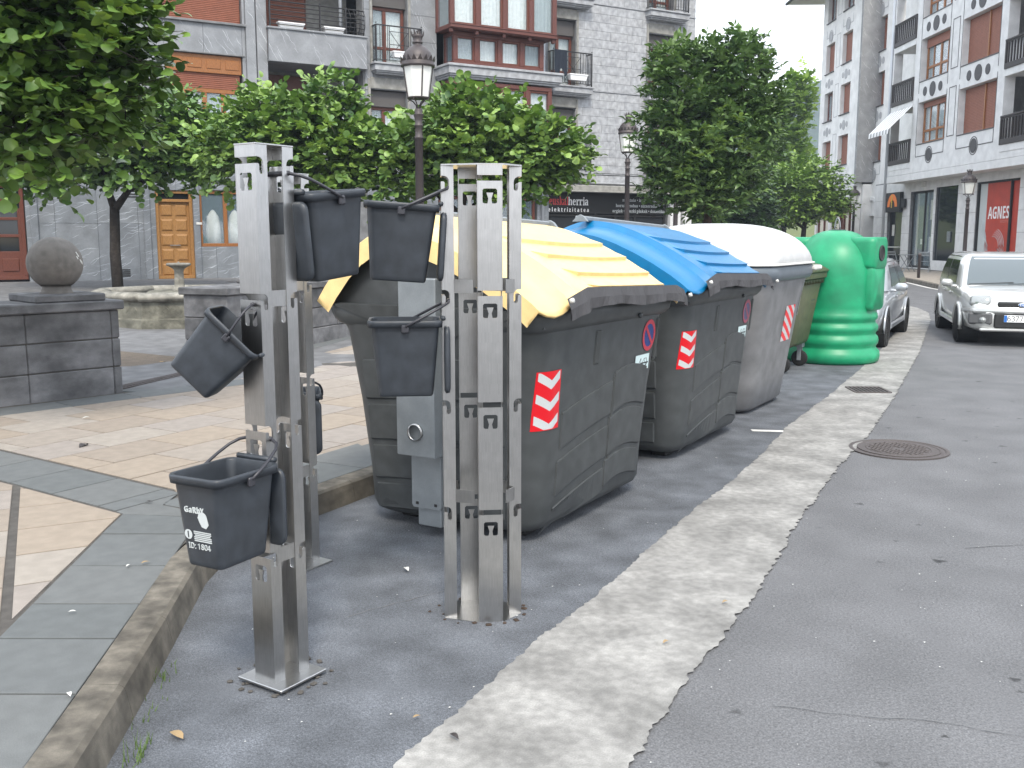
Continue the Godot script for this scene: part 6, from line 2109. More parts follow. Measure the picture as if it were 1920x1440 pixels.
	obj(ew, "end_wall", M.plaster, o3)
	var rf := MB.new()
	rf.prism(poly([[1.7, 15.45], [1.7, 15.55], [0.2, 15.75], [-7.0, 17.4], [-7.0, 15.5]]), 9.9, Transform3D(Basis(Vector3(0, 0, 1), Vector3(0, 1, 0), Vector3(-1, 0, 0)), Vector3(-52.3, 0, 0)))
	obj(rf, "roof", M.soffit, o3)
	var gt := MB.new().smooth()
	gt.tube([Vector3(-62.2, 15.5, 1.75), Vector3(-52.3, 15.5, 1.75)], 0.09, -1, 8)
	obj(gt, "roof_gutter", M.dark_metal, o3)
	# a pale house far behind the trees
	var o4 := base("distant_house", "pale house front far behind the tree trunks at the end of the street", "building", Vector3(12.5, 0.3, -92), 0)
	var hb := MB.new()
	wall_cells(hb, -9.0, -1.0, 0, 7.0, [[-7.6, -6.4, 1.0, 2.4], [-4.6, -3.4, 1.0, 2.4], [-7.6, -6.4, 4.0, 5.4], [-4.6, -3.4, 4.0, 5.4]], -6, 0)
	obj(hb, "wall", M.cream, o4)
	for e in [[-7.6, 1.0], [-4.6, 1.0], [-7.6, 4.0], [-4.6, 4.0]]: window(o4, e[0], e[0] + 1.2, e[1], e[1] + 1.4, -0.2, M.wood_red, [0.5], [], [M.curtain_dark], 0.1)
	var hr := MB.new()
	hr.prism(poly([[-9.5, 7.0], [-0.5, 7.0], [-5.0, 9.2]]), 6.6, Transform3D(Basis(), Vector3(0, 0, -6.3)))
	obj(hr, "roof", M.shutter, o4)

# ---- plaza furniture -----------------------------------------------------------------------------
func block_wall(label: String, a: Vector2, d: Vector2, ln: float, thick: float, top: float, y0: float, first: float, ball_at: float, ball: bool) -> Node3D:
	# local x runs along the visible face from its corner a
	var turn := atan2(-d.y, d.x)
	var o := base("block_wall", label, "wall", Vector3(a.x, 0, a.y), turn)
	var h := (top - 0.09 - y0) / 3.0
	for r in 3:
		var x := 0.0
		var k := 0
		while x < ln - 0.01:
			var w := first if k == 0 and r < 2 else (first if k == 0 else 0.78)
			if k > 0: w = 0.78
			var x1 := minf(ln, x + w)
			var b := MB.new()
			b.bb(Vector3((x + x1) / 2, y0 + (r + 0.5) * h, -thick / 2 + rng.randfn() * 0.002), Vector3(x1 - x - 0.005, h - 0.008, thick), 0.008)
			obj(b, "stone_block", M.block[[2, 1, 0][r] if rng.randf() < 0.6 else rng.randi() % 4], o)
			x = x1
			k += 1
	var core := MB.new()
	core.box(Vector3(ln / 2, (y0 + top) / 2 - 0.05, -thick / 2), Vector3(ln - 0.03, top - y0 - 0.12, thick - 0.03))
	obj(core, "core", M.joint, o)
	var c := MB.new()
	c.bb(Vector3(ln / 2, top - 0.045, -thick / 2), Vector3(ln + 0.08, 0.088, thick + 0.08), 0.012)
	obj(c, "coping", M.block[1], o)
	# stone ball on its plinth
	var bb := base("stone_ball", "round stone ball on a square plinth on top of the left block wall" if ball else "stone ball on the right block wall, mostly hidden behind the left steel post", "ornament", Vector3(a.x, top, a.y) + Basis(Vector3.UP, turn) * Vector3(ball_at, 0.0, -thick / 2), turn)
	var p := MB.new()
	p.bb(Vector3(0, 0.035, 0), Vector3(0.64, 0.07, minf(0.64, thick + 0.02)), 0.012)
	obj(p, "plinth", M.block[1], bb)
	var s := MB.new().smooth()
	var prof := [[0.15, 0.07], [0.135, 0.085], [0.125, 0.12], [0.13, 0.145]]
	for k in 19:
		var t := lerpf(-1.0, PI / 2, k / 18.0)
		prof.append([maxf(0.245 * cos(t), 0.001), 0.345 + 0.245 * sin(t)])
	s.lathe(prof, 36)
	obj(s, "ball", M.ball, bb)
	if ball:
		var ch := MB.new()
		for e in [[0.62, 0.35, 0.05], [0.55, 0.22, 0.03], [0.72, 0.10, 0.03], [0.78, 0.06, 0.035], [0.85, 0.02, 0.03]]:
			var n := Basis(Vector3.UP, e[0]) * Basis(Vector3.RIGHT, -e[1]) * Vector3(0, 0, 0.2455)
			ch.bb(Vector3(0, 0.345, 0) + n, Vector3(0.012, e[2], 0.003), 0.001, Basis(Vector3.UP, e[0]) * Basis(Vector3.RIGHT, -e[1]) * Basis(Vector3(0, 0, 1), 0.4))
		obj(ch, "chipped_patch", M.off_white, bb)
	return o

func fountain():
	var o := base("fountain", "octagonal weathered stone fountain basin with a slim pedestal bowl in its centre", "fountain", Vector3(-5.32, 0.26, -15.85), 0.30)
	var b := MB.new()
	var oct := func(r: float, y: float) -> PackedVector3Array:
		var q := PackedVector3Array()
		for i in 8:
			var t := -TAU * (i + 0.5) / 8
			q.append(Vector3(cos(t) * r, y, sin(t) * r))
		return q
	b.loft([oct.call(1.40, -0.1), oct.call(1.40, 0.02), oct.call(1.40, 0.13), oct.call(1.36, 0.15), oct.call(1.35, 0.39), oct.call(1.15, 0.39), oct.call(1.15, 0.05)], true, false, true)
	obj(b, "basin", M.basin, o)
	for i in 8:
		var t0 := -TAU * (i + 0.5) / 8; var t1 := -TAU * (i + 1.5) / 8
		var c := MB.new().smooth()
		var rs := []
		for t in [t0, t1]:
			var q := PackedVector3Array()
			for k in 10:
				var a := TAU * k / 10
				var r := 1.29 + cos(a) * 0.165
				q.append(Vector3(cos(t) * r * 0.999, 0.46 + sin(a) * 0.075, sin(t) * r * 0.999))
			rs.append(q)
		c.loft(rs)
		obj(c, "coping_stone", M.coping, o)
		# carved panels: a row of small lozenges
		var mid := (t0 + t1) / 2
		var n := Vector3(cos(mid), 0, sin(mid))
		var tn := Vector3(-sin(mid), 0, cos(mid))
		var cv := MB.new()
		for k in range(-2, 3):
			var p := n * (1.352 * cos(PI / 8)) + tn * (k * 0.185) + Vector3(0, 0.27, 0)
			cv.bb(p, Vector3(0.09, 0.09, 0.014), 0.006, Basis(tn, Vector3.UP, tn.cross(Vector3.UP)) * Basis(Vector3(0, 0, 1), PI / 4))
			cv.box(p + tn * 0.092, Vector3(0.012, 0.20, 0.012), Basis(tn, Vector3.UP, tn.cross(Vector3.UP)))
		obj(cv, "carving", M.basin, o)
	var w := MB.new()
	w.loft([oct.call(1.13, 0.30), oct.call(1.13, 0.31)], true, true, true)
	obj(w, "water", M.tint, o)
	var f := MB.new()
	f.lathe([[0.50, 0.05], [0.50, 0.48], [0.46, 0.50], [0.001, 0.50]], 20)
	obj(f, "island", M.basin, o)
	var p := MB.new().smooth()
	p.lathe([[0.12, 0.50], [0.095, 0.53], [0.078, 0.58], [0.07, 0.80], [0.085, 0.84], [0.15, 0.885], [0.17, 0.895]], 18)
	obj(p, "pedestal", M.coping, o)
	var d := MB.new().smooth()
	d.lathe([[0.15, 0.885], [0.185, 0.895], [0.19, 0.92], [0.175, 0.935], [0.12, 0.925], [0.02, 0.94], [0.001, 0.965]], 18)
	obj(d, "bowl", M.coping, o)

func street_lamp() -> Node3D:
	var o := base("street_lamp", "", "street lamp", Vector3.ZERO, 0.0, "cast iron street lamps with crowned lanterns")
	var p := MB.new().smooth()
	p.lathe([[0.16, 0.0], [0.15, 0.25], [0.11, 0.30], [0.10, 0.9], [0.085, 0.95], [0.075, 1.0], [0.066, 3.15], [0.075, 3.155], [0.075, 3.18], [0.062, 3.20], [0.062, 3.36], [0.074, 3.37], [0.074, 3.385], [0.06, 3.40], [0.062, 3.48], [0.085, 3.56], [0.09, 3.57], [0.06, 3.58], [0.07, 3.63], [0.05, 3.67], [0.02, 3.69]], 18)
	obj(p, "post", M.lamp_metal, o)
	var a := MB.new().smooth()
	for k in 4:
		var t := TAU * (k + 0.5) / 4
		var d := Vector3(cos(t), 0, sin(t))
		a.tube([Vector3(0, 3.64, 0) + d * 0.03, Vector3(0, 3.72, 0) + d * 0.04, Vector3(0, 3.79, 0) + d * 0.10, Vector3(0, 3.835, 0) + d * 0.185], 0.011, -1, 6)
		a.tube([Vector3(0, 3.835, 0) + d * 0.185, Vector3(0, 3.815, 0) + d * 0.16, Vector3(0, 3.80, 0) + d * 0.19], 0.009, -1, 6)
	obj(a, "scroll_bracket", M.lamp_metal, o)
	var g := MB.new()
	g.lathe([[0.17, 3.845], [0.175, 3.85], [0.245, 4.365], [0.24, 4.37]], 8)
	var gl := obj(g, "lantern_glass", M.lamp_glass, o)
	var f := MB.new()
	for k in 4:
		var t := TAU * (k + 0.5) / 4 + PI / 4
		var d := Vector3(cos(t), 0, sin(t))
		f.tube([Vector3(0, 3.84, 0) + d * 0.178, Vector3(0, 4.37, 0) + d * 0.252], 0.013, -1, 6)
	f.lathe([[0.165, 3.83], [0.185, 3.835], [0.19, 3.855], [0.165, 3.86]], 24)
	obj(f, "lantern_frame", M.lamp_metal, o)
	var c := MB.new().smooth()
	c.lathe([[0.235, 4.36], [0.275, 4.365], [0.28, 4.41], [0.265, 4.415], [0.27, 4.45], [0.245, 4.47], [0.245, 4.52], [0.22, 4.60], [0.175, 4.665], [0.11, 4.71], [0.075, 4.73], [0.07, 4.76], [0.085, 4.765], [0.085, 4.785], [0.07, 4.80], [0.08, 4.86], [0.11, 4.90], [0.095, 4.90], [0.001, 4.84]], 28)
	obj(c, "cap", M.lamp_metal, o)
	var r := MB.new()
	for k in 18:
		var t := TAU * k / 18
		var d := Vector3(cos(t), 0, sin(t)); var e := Vector3(-sin(t), 0, cos(t))
		var q := Vector3(0, 4.44, 0) + d * 0.262
		r.tri(q - e * 0.048, q + e * 0.048, q + d * 0.045 + Vector3(0, 0.10, 0))
		r.tri(q + e * 0.048, q - e * 0.048, q + d * 0.03 + Vector3(0, 0.10, 0))
	obj(r, "leaf_gallery", M.lamp_metal, o)
	var w := MB.new()
	for k in 8:
		var t := TAU * k / 8
		var d := Vector3(cos(t), 0, sin(t)); var e := Vector3(-sin(t), 0, cos(t))
		var q := Vector3(0, 4.89, 0) + d * 0.10
		w.tri(q - e * 0.022, q + e * 0.022, q + d * 0.012 + Vector3(0, 0.085, 0))
		w.tri(q + e * 0.022, q - e * 0.022, q + d * 0.002 + Vector3(0, 0.085, 0))
	w.lathe([[0.012, 4.84], [0.012, 4.95], [0.02, 4.96], [0.001, 4.99]], 6)
	obj(w, "crown", M.lamp_metal, o)
	return o

func lamps():
	var l := street_lamp()
	l.position = Vector3(-1.545, 0.24, -16.8)
	l.rotation.y = 0.40
	l.scale.y = 0.945
	l.set_meta("label", "tall dark street lamp rising behind the middle post, nearest of the lamps")
	dup(l, "street lamp beside the evergreen tree, in front of the ashlar wall", Vector3(3.21, 0.30, -28.0), 0.1).scale.y = 0.945
	dup(l, "street lamp pole beside the electrical shop, lantern hidden in the evergreen tree", Vector3(5.0, 0.30, -30.6), 0.3)
	dup(l, "small distant street lamp behind the evergreen trunk", Vector3(12.6, -0.9, -60.0), 0.2)
	var r := dup(l, "street lamp on the right sidewalk before the red shop window", Vector3(17.0, 0.12, -37.4), 0.5)
	r.scale = Vector3(1, 0.80, 1)
	r = dup(l, "street lamp in front of the arched doorway and far shop front", Vector3(17.75, 0.12, -52.0), 0.2)
	r.scale = Vector3(1, 0.83, 1)

# ---- cars ----------------------------------------------------------------------------------------
func gh_at(g: Array, y: float) -> Array:
	for i in g.size() - 1:
		if y <= g[i + 1][0] or i == g.size() - 2:
			var t: float = clampf((y - g[i][0]) / (g[i + 1][0] - g[i][0]), 0, 1)
			return [lerpf(g[i][1], g[i + 1][1], t), lerpf(g[i][2], g[i + 1][2], t), lerpf(g[i][3], g[i + 1][3], t)]
	return [0, 0, 0]

func car(label: String, at: Vector3, fwd: Vector3, paint_m: Material, st: Array, g: Array, ax: Array, wr: float, steer: float, flares: bool) -> Node3D:
	# local z forward; st: [z, half width, low y, top y]; g: [y, rear z, front z, half width]
	var o := base("parked_car", label, "car", at, atan2(fwd.x, fwd.z))
	var b := MB.new().smooth()
	var rs := []
	for s in st:
		var w: float = s[1]; var lo: float = s[2]; var hi: float = s[3]
		var half := [[0.0, lo], [w * 0.80, lo], [w * 0.95, lo + 0.06], [w * 0.985, lerpf(lo, hi, 0.32)], [w, lerpf(lo, hi, 0.55)], [w * 0.985, lerpf(lo, hi, 0.78)], [w * 0.955, hi - 0.045], [w * 0.90, hi - 0.008], [w * 0.5, hi + 0.022], [0.0, hi + 0.03]]
		var q := PackedVector3Array()
		for p in half: q.append(Vector3(p[0], p[1], s[0]))
		for k in range(half.size() - 2, 0, -1): q.append(Vector3(-half[k][0], half[k][1], s[0]))
		rs.append(q)
	b.loft(rs)
	obj(b, "body", paint_m, o)
	var h := MB.new().smooth()
	var gr := []
	for e in g: gr.append(rrect(e[3] * 2, e[2] - e[1], minf(0.16, e[3] * 0.4), e[0], 5, 0, (e[1] + e[2]) / 2))
	h.loft(gr, true, false, true)
	obj(h, "roof", paint_m, o)
	var y0: float = g[0][0] + 0.05
	var y1: float = g[-2][0] - 0.035
	var ws := MB.new().smooth()
	for i in 10:
		for j in 6:
			var q := []
			for e in [[i, j], [i + 1, j], [i + 1, j + 1], [i, j + 1]]:
				var y: float = lerpf(y0, y1, e[1] / 6.0)
				var v := gh_at(g, y)
				var x: float = lerpf(-1, 1, e[0] / 10.0)
				q.append(Vector3(x * (v[2] - 0.085), y, v[1] + 0.012))
			ws.quad(q[0], q[1], q[2], q[3])
	var glass := obj(ws, "windscreen", M.car_glass, o)
	for e in [[-0.05, 0.52], [0.45, 1.02]]:
		var wp := MB.new()
		var v := gh_at(g, y0 + 0.02)
		wp.tube([Vector3(lerpf(-1, 1, e[0]) * 0.6, y0 + 0.005, v[1] + 0.02), Vector3(lerpf(-1, 1, e[1]) * 0.6, y0 + 0.035, v[1] + 0.0)], 0.010, -1, 5)
		obj(wp, "wiper", M.black, glass)
	for s in [-1, 1]:
		for e in [[0.08, 0.40], [0.43, 0.80]]:
			var sw := MB.new()
			for j in 4:
				var q := []
				for k in [[0, j], [1, j], [1, j + 1], [0, j + 1]]:
					var y: float = lerpf(y0, y1, k[1] / 4.0)
					var v := gh_at(g, y)
					q.append(Vector3(s * (v[2] + 0.006), y, lerpf(v[0], v[1], e[k[0]])))
				if s > 0: sw.quad(q[1], q[0], q[3], q[2])
				else: sw.quad(q[0], q[1], q[2], q[3])
			obj(sw, "side_window", M.tint, o)
		# mirror
		var mz: float = g[0][2] - 0.42
		var m := MB.new().smooth()
		m.bb(Vector3(s * (g[0][3] + 0.17), g[0][0] + 0.06, mz), Vector3(0.19, 0.13, 0.10), 0.04)
		m.bb(Vector3(s * (g[0][3] + 0.05), g[0][0] + 0.0, mz), Vector3(0.12, 0.05, 0.06), 0.02)
		obj(m, "wing_mirror", paint_m, o)
		for k in [-0.55, 0.25]:
			var dh := MB.new()
			dh.bb(Vector3(s * (st[3][1] + 0.004), g[0][0] - 0.12, k), Vector3(0.03, 0.035, 0.16), 0.01)
			obj(dh, "door_handle", paint_m, o)
		for k in 2:
			var c := Vector3(s * (st[3][1] - 0.085), wr, ax[k])
			var w := MB.new().smooth()
			var ang := steer if k == 1 else 0.0
			var bs := Basis(Vector3.UP, ang) * Basis(Vector3(0, 0, 1), -s * PI / 2)
			w.lathe([[wr * 0.62, -0.095], [wr * 0.92, -0.095], [wr, -0.07], [wr, 0.07], [wr * 0.92, 0.095], [wr * 0.64, 0.095], [wr * 0.62, 0.07]], 28, c, bs, false)
			var wh := obj(w, "wheel", M.tyre, o)
			var r := MB.new().smooth()
			r.lathe([[0.001, 0.05], [wr * 0.18, 0.065], [wr * 0.2, 0.05], [wr * 0.56, 0.065], [wr * 0.63, 0.085]], 24, c, bs)
			obj(r, "rim", M.rim_metal, wh)
			var wl := MB.new()
			wl.lathe([[wr * 1.12, -0.30], [wr * 1.12, 0.012], [0.001, 0.012]], 28, Vector3(s * (st[3][1] - 0.012), wr + 0.01, ax[k]), Basis(Vector3(0, 0, 1), -s * PI / 2))
			obj(wl, "wheel_well", M.black, o)
			var fl := MB.new().smooth()
			var path := []
			for i in 17:
				var t := PI * (-0.06 + 1.12 * i / 16)
				path.append(Vector3(s * (st[3][1] - 0.005), wr + 0.01 + sin(t) * wr * 1.15, ax[k] + cos(t) * wr * 1.15))
			fl.tube(path, 0.035 if flares else 0.018, -1, 6)
			obj(fl, "wheel_arch", paint_m, o)
		var sk := MB.new()
		sk.bb(Vector3(s * (st[3][1] - 0.01), st[3][2] + 0.10, (ax[0] + ax[1]) / 2), Vector3(0.05, 0.10, ax[1] - ax[0] - wr * 2.3), 0.02)
		obj(sk, "side_trim", paint_m, o)
	return o

func cars():
	var fa := Vector3(-0.29, 0, 0.957)
	var st := [[-1.95, 0.70, 0.40, 0.93], [-1.86, 0.80, 0.30, 0.97], [-1.25, 0.845, 0.24, 0.985], [0.0, 0.855, 0.22, 0.97], [0.85, 0.855, 0.22, 0.955], [1.25, 0.85, 0.24, 0.935], [1.60, 0.825, 0.25, 0.88], [1.84, 0.775, 0.25, 0.80], [1.96, 0.69, 0.27, 0.70], [2.02, 0.55, 0.30, 0.56]]
	var g := [[0.93, -1.90, 1.06, 0.795], [1.20, -1.86, 0.74, 0.735], [1.42, -1.76, 0.42, 0.665], [1.49, -1.66, 0.26, 0.61], [1.525, -1.35, 0.0, 0.46]]
	var o := car("silver hatchback at the right edge facing the camera, front wheels turned", Vector3(7.66, 0.002, -15.08) - fa * 1.245, fa, M.silver, st, g, [-1.245, 1.245], 0.305, -0.32, true)
	o.scale = Vector3(0.92, 0.89, 1.0)
	# front details
	for s in [-1, 1]:
		var l := MB.new().smooth()
		l.bb(Vector3(s * 0.60, 0.735, 1.845), Vector3(0.31, 0.19, 0.16), 0.035, Basis(Vector3.UP, s * 0.33) * Basis(Vector3.RIGHT, -0.35))
		var hl := obj(l, "headlight", M.lens, o)
		var r := MB.new().smooth()
		r.lathe([[0.001, 0.0], [0.05, 0.02], [0.055, 0.03]], 14, Vector3(s * 0.55, 0.735, 1.90), Basis(Vector3.RIGHT, PI / 2))
		obj(r, "reflector", M.rim_metal, hl)
		var bp := MB.new()
		bp.bb(Vector3(s * 0.60, 0.465, 1.93), Vector3(0.36, 0.20, 0.14), 0.03, Basis(Vector3.UP, s * 0.36))
		var bi := obj(bp, "bumper_insert", M.plastic_grey, o)
		var fg := MB.new().smooth()
		fg.lathe([[0.001, 0.0], [0.05, 0.0], [0.055, 0.015]], 14, Vector3(s * 0.58, 0.44, 2.005), Basis(Vector3.UP, s * 0.36) * Basis(Vector3.RIGHT, PI / 2))
		obj(fg, "fog_light", M.lens, bi)
	var gr := MB.new()
	gr.bb(Vector3(0, 0.70, 1.955), Vector3(0.74, 0.085, 0.10), 0.02)
	obj(gr, "grille", M.black, o)
	var lg := MB.new()
	lg.bb(Vector3(0, 0.435, 2.005), Vector3(0.84, 0.24, 0.08), 0.02)
	obj(lg, "lower_grille", M.black, o)
	var bm := MB.new().smooth()
	bm.loft([PackedVector3Array([Vector3(-0.86, 0.56, 1.66), Vector3(-0.85, 0.63, 1.66), Vector3(-0.80, 0.63, 1.66), Vector3(-0.80, 0.56, 1.66)]), PackedVector3Array([Vector3(-0.70, 0.55, 1.99), Vector3(-0.70, 0.63, 1.99), Vector3(-0.62, 0.63, 1.9), Vector3(-0.62, 0.55, 1.9)]), PackedVector3Array([Vector3(0, 0.55, 2.07), Vector3(0, 0.63, 2.06), Vector3(0, 0.63, 1.95), Vector3(0, 0.55, 1.95)]), PackedVector3Array([Vector3(0.70, 0.55, 1.99), Vector3(0.70, 0.63, 1.99), Vector3(0.62, 0.63, 1.9), Vector3(0.62, 0.55, 1.9)]), PackedVector3Array([Vector3(0.86, 0.56, 1.66), Vector3(0.85, 0.63, 1.66), Vector3(0.80, 0.63, 1.66), Vector3(0.80, 0.56, 1.66)])])
	obj(bm, "bumper", M.silver, o)
	var lip := MB.new()
	lip.bb(Vector3(0, 0.285, 2.01), Vector3(1.25, 0.05, 0.10), 0.02)
	obj(lip, "bumper_lip", M.silver, o)
	var em := MB.new().smooth()
	var ep := PackedVector2Array()
	for i in 24: ep.append(Vector2(cos(TAU * i / 24) * 0.085, 0.70 + sin(TAU * i / 24) * 0.036))
	em.prism(ep, 0.012, Transform3D(Basis(), Vector3(0, 0, 2.002)))
	var emo := obj(em, "oval_badge", M.rim_metal, o)
	var em2 := MB.new().smooth()
	var ep2 := PackedVector2Array()
	for i in 24: ep2.append(Vector2(cos(TAU * i / 24) * 0.074, 0.70 + sin(TAU * i / 24) * 0.028))
	em2.prism(ep2, 0.003, Transform3D(Basis(), Vector3(0, 0, 2.0135)))
	obj(em2, "badge_face", M.plate_blue, emo)
	text("Ford", 0.045, "badge_lettering", M.white, emo, Transform3D(Basis(), Vector3(0, 0.70, 2.018)), "Droid Serif", true, 1.1)
	var pl := MB.new()
	pl.bb(Vector3(-0.02, 0.475, 2.052), Vector3(0.52, 0.115, 0.01), 0.003)
	var plate := obj(pl, "number_plate", M.white, o)
	var pb := MB.new()
	pb.box(Vector3(-0.258, 0.475, 2.0585), Vector3(0.042, 0.108, 0.003))
	obj(pb, "plate_band", M.plate_blue, plate)
	text("6377", 0.115, "plate_number", M.ink, plate, Transform3D(Basis(), Vector3(-0.118, 0.473, 2.0575)), "Droid Sans", false, 0.95)
	var an := MB.new()
	an.tube([Vector3(0, 1.52, -0.35), Vector3(-0.02, 1.60, -0.62)], 0.006, 0.003, 5)
	obj(an, "aerial", M.black, o)

	var fb := Vector3(-0.46, 0, 0.888)
	var st2 := [[-2.1, 0.68, 0.42, 0.86], [-2.0, 0.78, 0.32, 0.92], [-1.35, 0.845, 0.22, 0.93], [0.0, 0.855, 0.20, 0.90], [0.85, 0.855, 0.20, 0.89], [1.30, 0.85, 0.22, 0.85], [1.72, 0.81, 0.24, 0.77], [1.96, 0.74, 0.26, 0.66], [2.08, 0.62, 0.30, 0.55]]
	var g2 := [[0.88, -1.85, 1.10, 0.79], [1.10, -1.70, 0.72, 0.73], [1.31, -1.45, 0.30, 0.64], [1.37, -1.30, 0.12, 0.58], [1.40, -1.0, -0.1, 0.44]]
	var c := car("silver car parked behind the green bottle bank", Vector3(4.80, 0.002, -14.85) - fb * 1.3, fb, M.silver2, st2, g2, [-1.30, 1.30], 0.30, 0.0, false)
	c.scale = Vector3(0.95, 0.91, 1.0)
	for s in [-1, 1]:
		var l := MB.new().smooth()
		l.bb(Vector3(s * 0.62, 0.62, 1.93), Vector3(0.30, 0.13, 0.12), 0.04, Basis(Vector3.UP, s * 0.40) * Basis(Vector3.RIGHT, -0.3))
		obj(l, "headlight", M.lens, c)
	var bq := MB.new()
	bq.bb(Vector3(0, 0.46, 2.04), Vector3(1.35, 0.11, 0.10), 0.03)
	obj(bq, "bumper_strip", M.plastic_grey, c)
	# white van at the end of the street
	var v := base("delivery_van", "small white van far down the street behind the white dome lid", "van", Vector3(21.3, 0.0, -84.0), 0.45)
	var vb := MB.new().smooth()
	var vr := []
	for e in [[0.25, 1.75, 3.9, -0.1], [0.9, 1.8, 4.0, -0.1], [1.05, 1.78, 3.95, -0.1], [1.85, 1.55, 2.9, -0.5], [1.95, 1.35, 2.6, -0.55]]: vr.append(rrect(e[1], e[2], 0.15, e[0], 4, 0, e[3]))
	vb.loft(vr)
	obj(vb, "body", M.white, v)
	var vg := MB.new()
	vg.quad(Vector3(-0.68, 1.10, 1.83), Vector3(0.68, 1.10, 1.83), Vector3(0.6, 1.75, 1.10), Vector3(-0.6, 1.75, 1.10))
	obj(vg, "windscreen", M.car_glass, v)
	for s in [-1, 1]:
		for k in 2:
			var q := MB.new()
			var z0 := -1.6 + k * 1.3
			q.quad(Vector3(s * 0.885, 1.12, z0), Vector3(s * 0.885, 1.12, z0 + 1.1), Vector3(s * 0.80, 1.72, z0 + 1.0), Vector3(s * 0.80, 1.72, z0 + 0.1))
			obj(q, "side_window", M.tint, v)
			var w := MB.new()
			w.lathe([[0.001, -0.1], [0.30, -0.1], [0.30, 0.1], [0.001, 0.1]], 16, Vector3(s * 0.82, 0.30, -1.3 + k * 2.4), Basis(Vector3(0, 0, 1), PI / 2))
			obj(w, "wheel", M.tyre, v)

# ---- small street things -------------------------------------------------------------------------
func cafe_chair() -> Node3D:
	var o := base("folding_chair", "", "chair", Vector3.ZERO, 0.0, "folding chairs outside the cafe")
	var f := MB.new()
	for s in [-0.21, 0.21]:
		f.tube([Vector3(s, 0, 0.22), Vector3(s, 0.47, -0.05), Vector3(s, 0.88, -0.22)], 0.014, -1, 6)
		f.tube([Vector3(s * 0.92, 0, -0.22), Vector3(s * 0.92, 0.46, 0.20)], 0.014, -1, 6)
	obj(f, "frame", M.galv, o)
	for k in 5:
		var b := MB.new()
		b.bb(Vector3(0, 0.46, -0.18 + k * 0.09), Vector3(0.42, 0.014, 0.07), 0.004)
		obj(b, "seat_slat", M.galv, o)
	for k in 2:
		var b := MB.new()
		b.bb(Vector3(0, 0.72 + k * 0.11, -0.16 - k * 0.045), Vector3(0.42, 0.07, 0.014), 0.004)
		obj(b, "back_slat", M.galv, o)
	return o

func street_things():
	var t := base("cafe_table", "round folding metal table on the sidewalk outside the cafe", "table", Vector3(17.2, 0.125, -43.3), 0.3)
	var m := MB.new()
	m.lathe([[0.001, 0.71], [0.36, 0.71], [0.37, 0.72], [0.37, 0.735], [0.001, 0.74]], 20)
	obj(m, "table_top", M.galv, t)
	for s in [-1, 1]:
		var l := MB.new()
		l.tube([Vector3(s * 0.3, 0, 0.16), Vector3(-s * 0.25, 0.71, 0.16)], 0.016, -1, 6)
		l.tube([Vector3(s * 0.3, 0, -0.16), Vector3(-s * 0.25, 0.71, -0.16)], 0.016, -1, 6)
		obj(l, "crossed_legs", M.galv, t)
	var c := cafe_chair()
	c.position = Vector3(17.6, 0.125, -42.4)
	c.rotation.y = 2.6
	c.set_meta("label", "grey folding chair to the right of the cafe table")
	dup(c, "grey folding chair behind the cafe table", Vector3(17.0, 0.125, -44.3), 0.3)
	dup(c, "dark folding chair by the left cafe window behind the parked car", Vector3(17.9, 0.125, -48.2), 1.9)
	var b := base("bollard", "slim dark bollard at the sidewalk edge between the two cars", "bollard", Vector3(15.0, 0.12, -36.6))
	var p := MB.new().smooth()
	p.lathe([[0.055, 0], [0.055, 0.80], [0.07, 0.82], [0.07, 0.86], [0.04, 0.90], [0.001, 0.91]], 12)
	obj(p, "post", M.lamp_metal, b)
	var s := base("direction_sign", "white direction sign panels on a pale pole beyond the white dome lid", "sign", Vector3(13.35, 0.1, -50.0), -0.2)
	var q := MB.new()
	q.tube([Vector3(0, 0, 0), Vector3(0, 2.6, 0)], 0.09, -1, 8)
	obj(q, "pole", M.off_white, s)
	for k in 3:
		var a := MB.new()
		a.prism(poly([[-0.75, 0], [0.65, 0.12], [0.85, 0.26], [0.65, 0.38], [-0.75, 0.26]]), 0.05, Transform3D(Basis(), Vector3(0.1 + 0.1 * k, 2.45 + k * 0.36, 0.1)))
		var ar := obj(a, "sign_panel", M.off_white, s)
		for e in [-0.45, -0.05, 0.35]:
			var ln := MB.new()
			ln.box(Vector3(0.1 + 0.1 * k + e, 2.62 + k * 0.36 + e * 0.08, 0.155), Vector3(0.26, 0.10, 0.01))
			obj(ln, "sign_print", M.box_grey, ar)
	var rs := base("round_sign", "grey back of a round traffic sign below the distant bushy tree", "sign", Vector3(7.05, 0.1, -40.0), 0.2)
	var d := MB.new()
	d.lathe([[0.001, 0.0], [0.33, 0.0], [0.33, 0.02], [0.001, 0.02]], 24, Vector3(0, 2.1, 0), Basis(Vector3.RIGHT, PI / 2))
	obj(d, "disc", M.galv, rs)
	var dp := MB.new()
	dp.tube([Vector3(0, 0, -0.04), Vector3(0, 2.4, -0.04)], 0.03, -1, 8)
	obj(dp, "pole", M.galv, rs)

# ---- trees ---------------------------------------------------------------------------------------
func leaf_mesh(ln: float, wd: float, curl: float, round_tip: bool) -> ArrayMesh:
	var m := MB.new().smooth()
	leaf_shape(ln, wd, curl, m, Transform3D(), round_tip)
	return m.done()

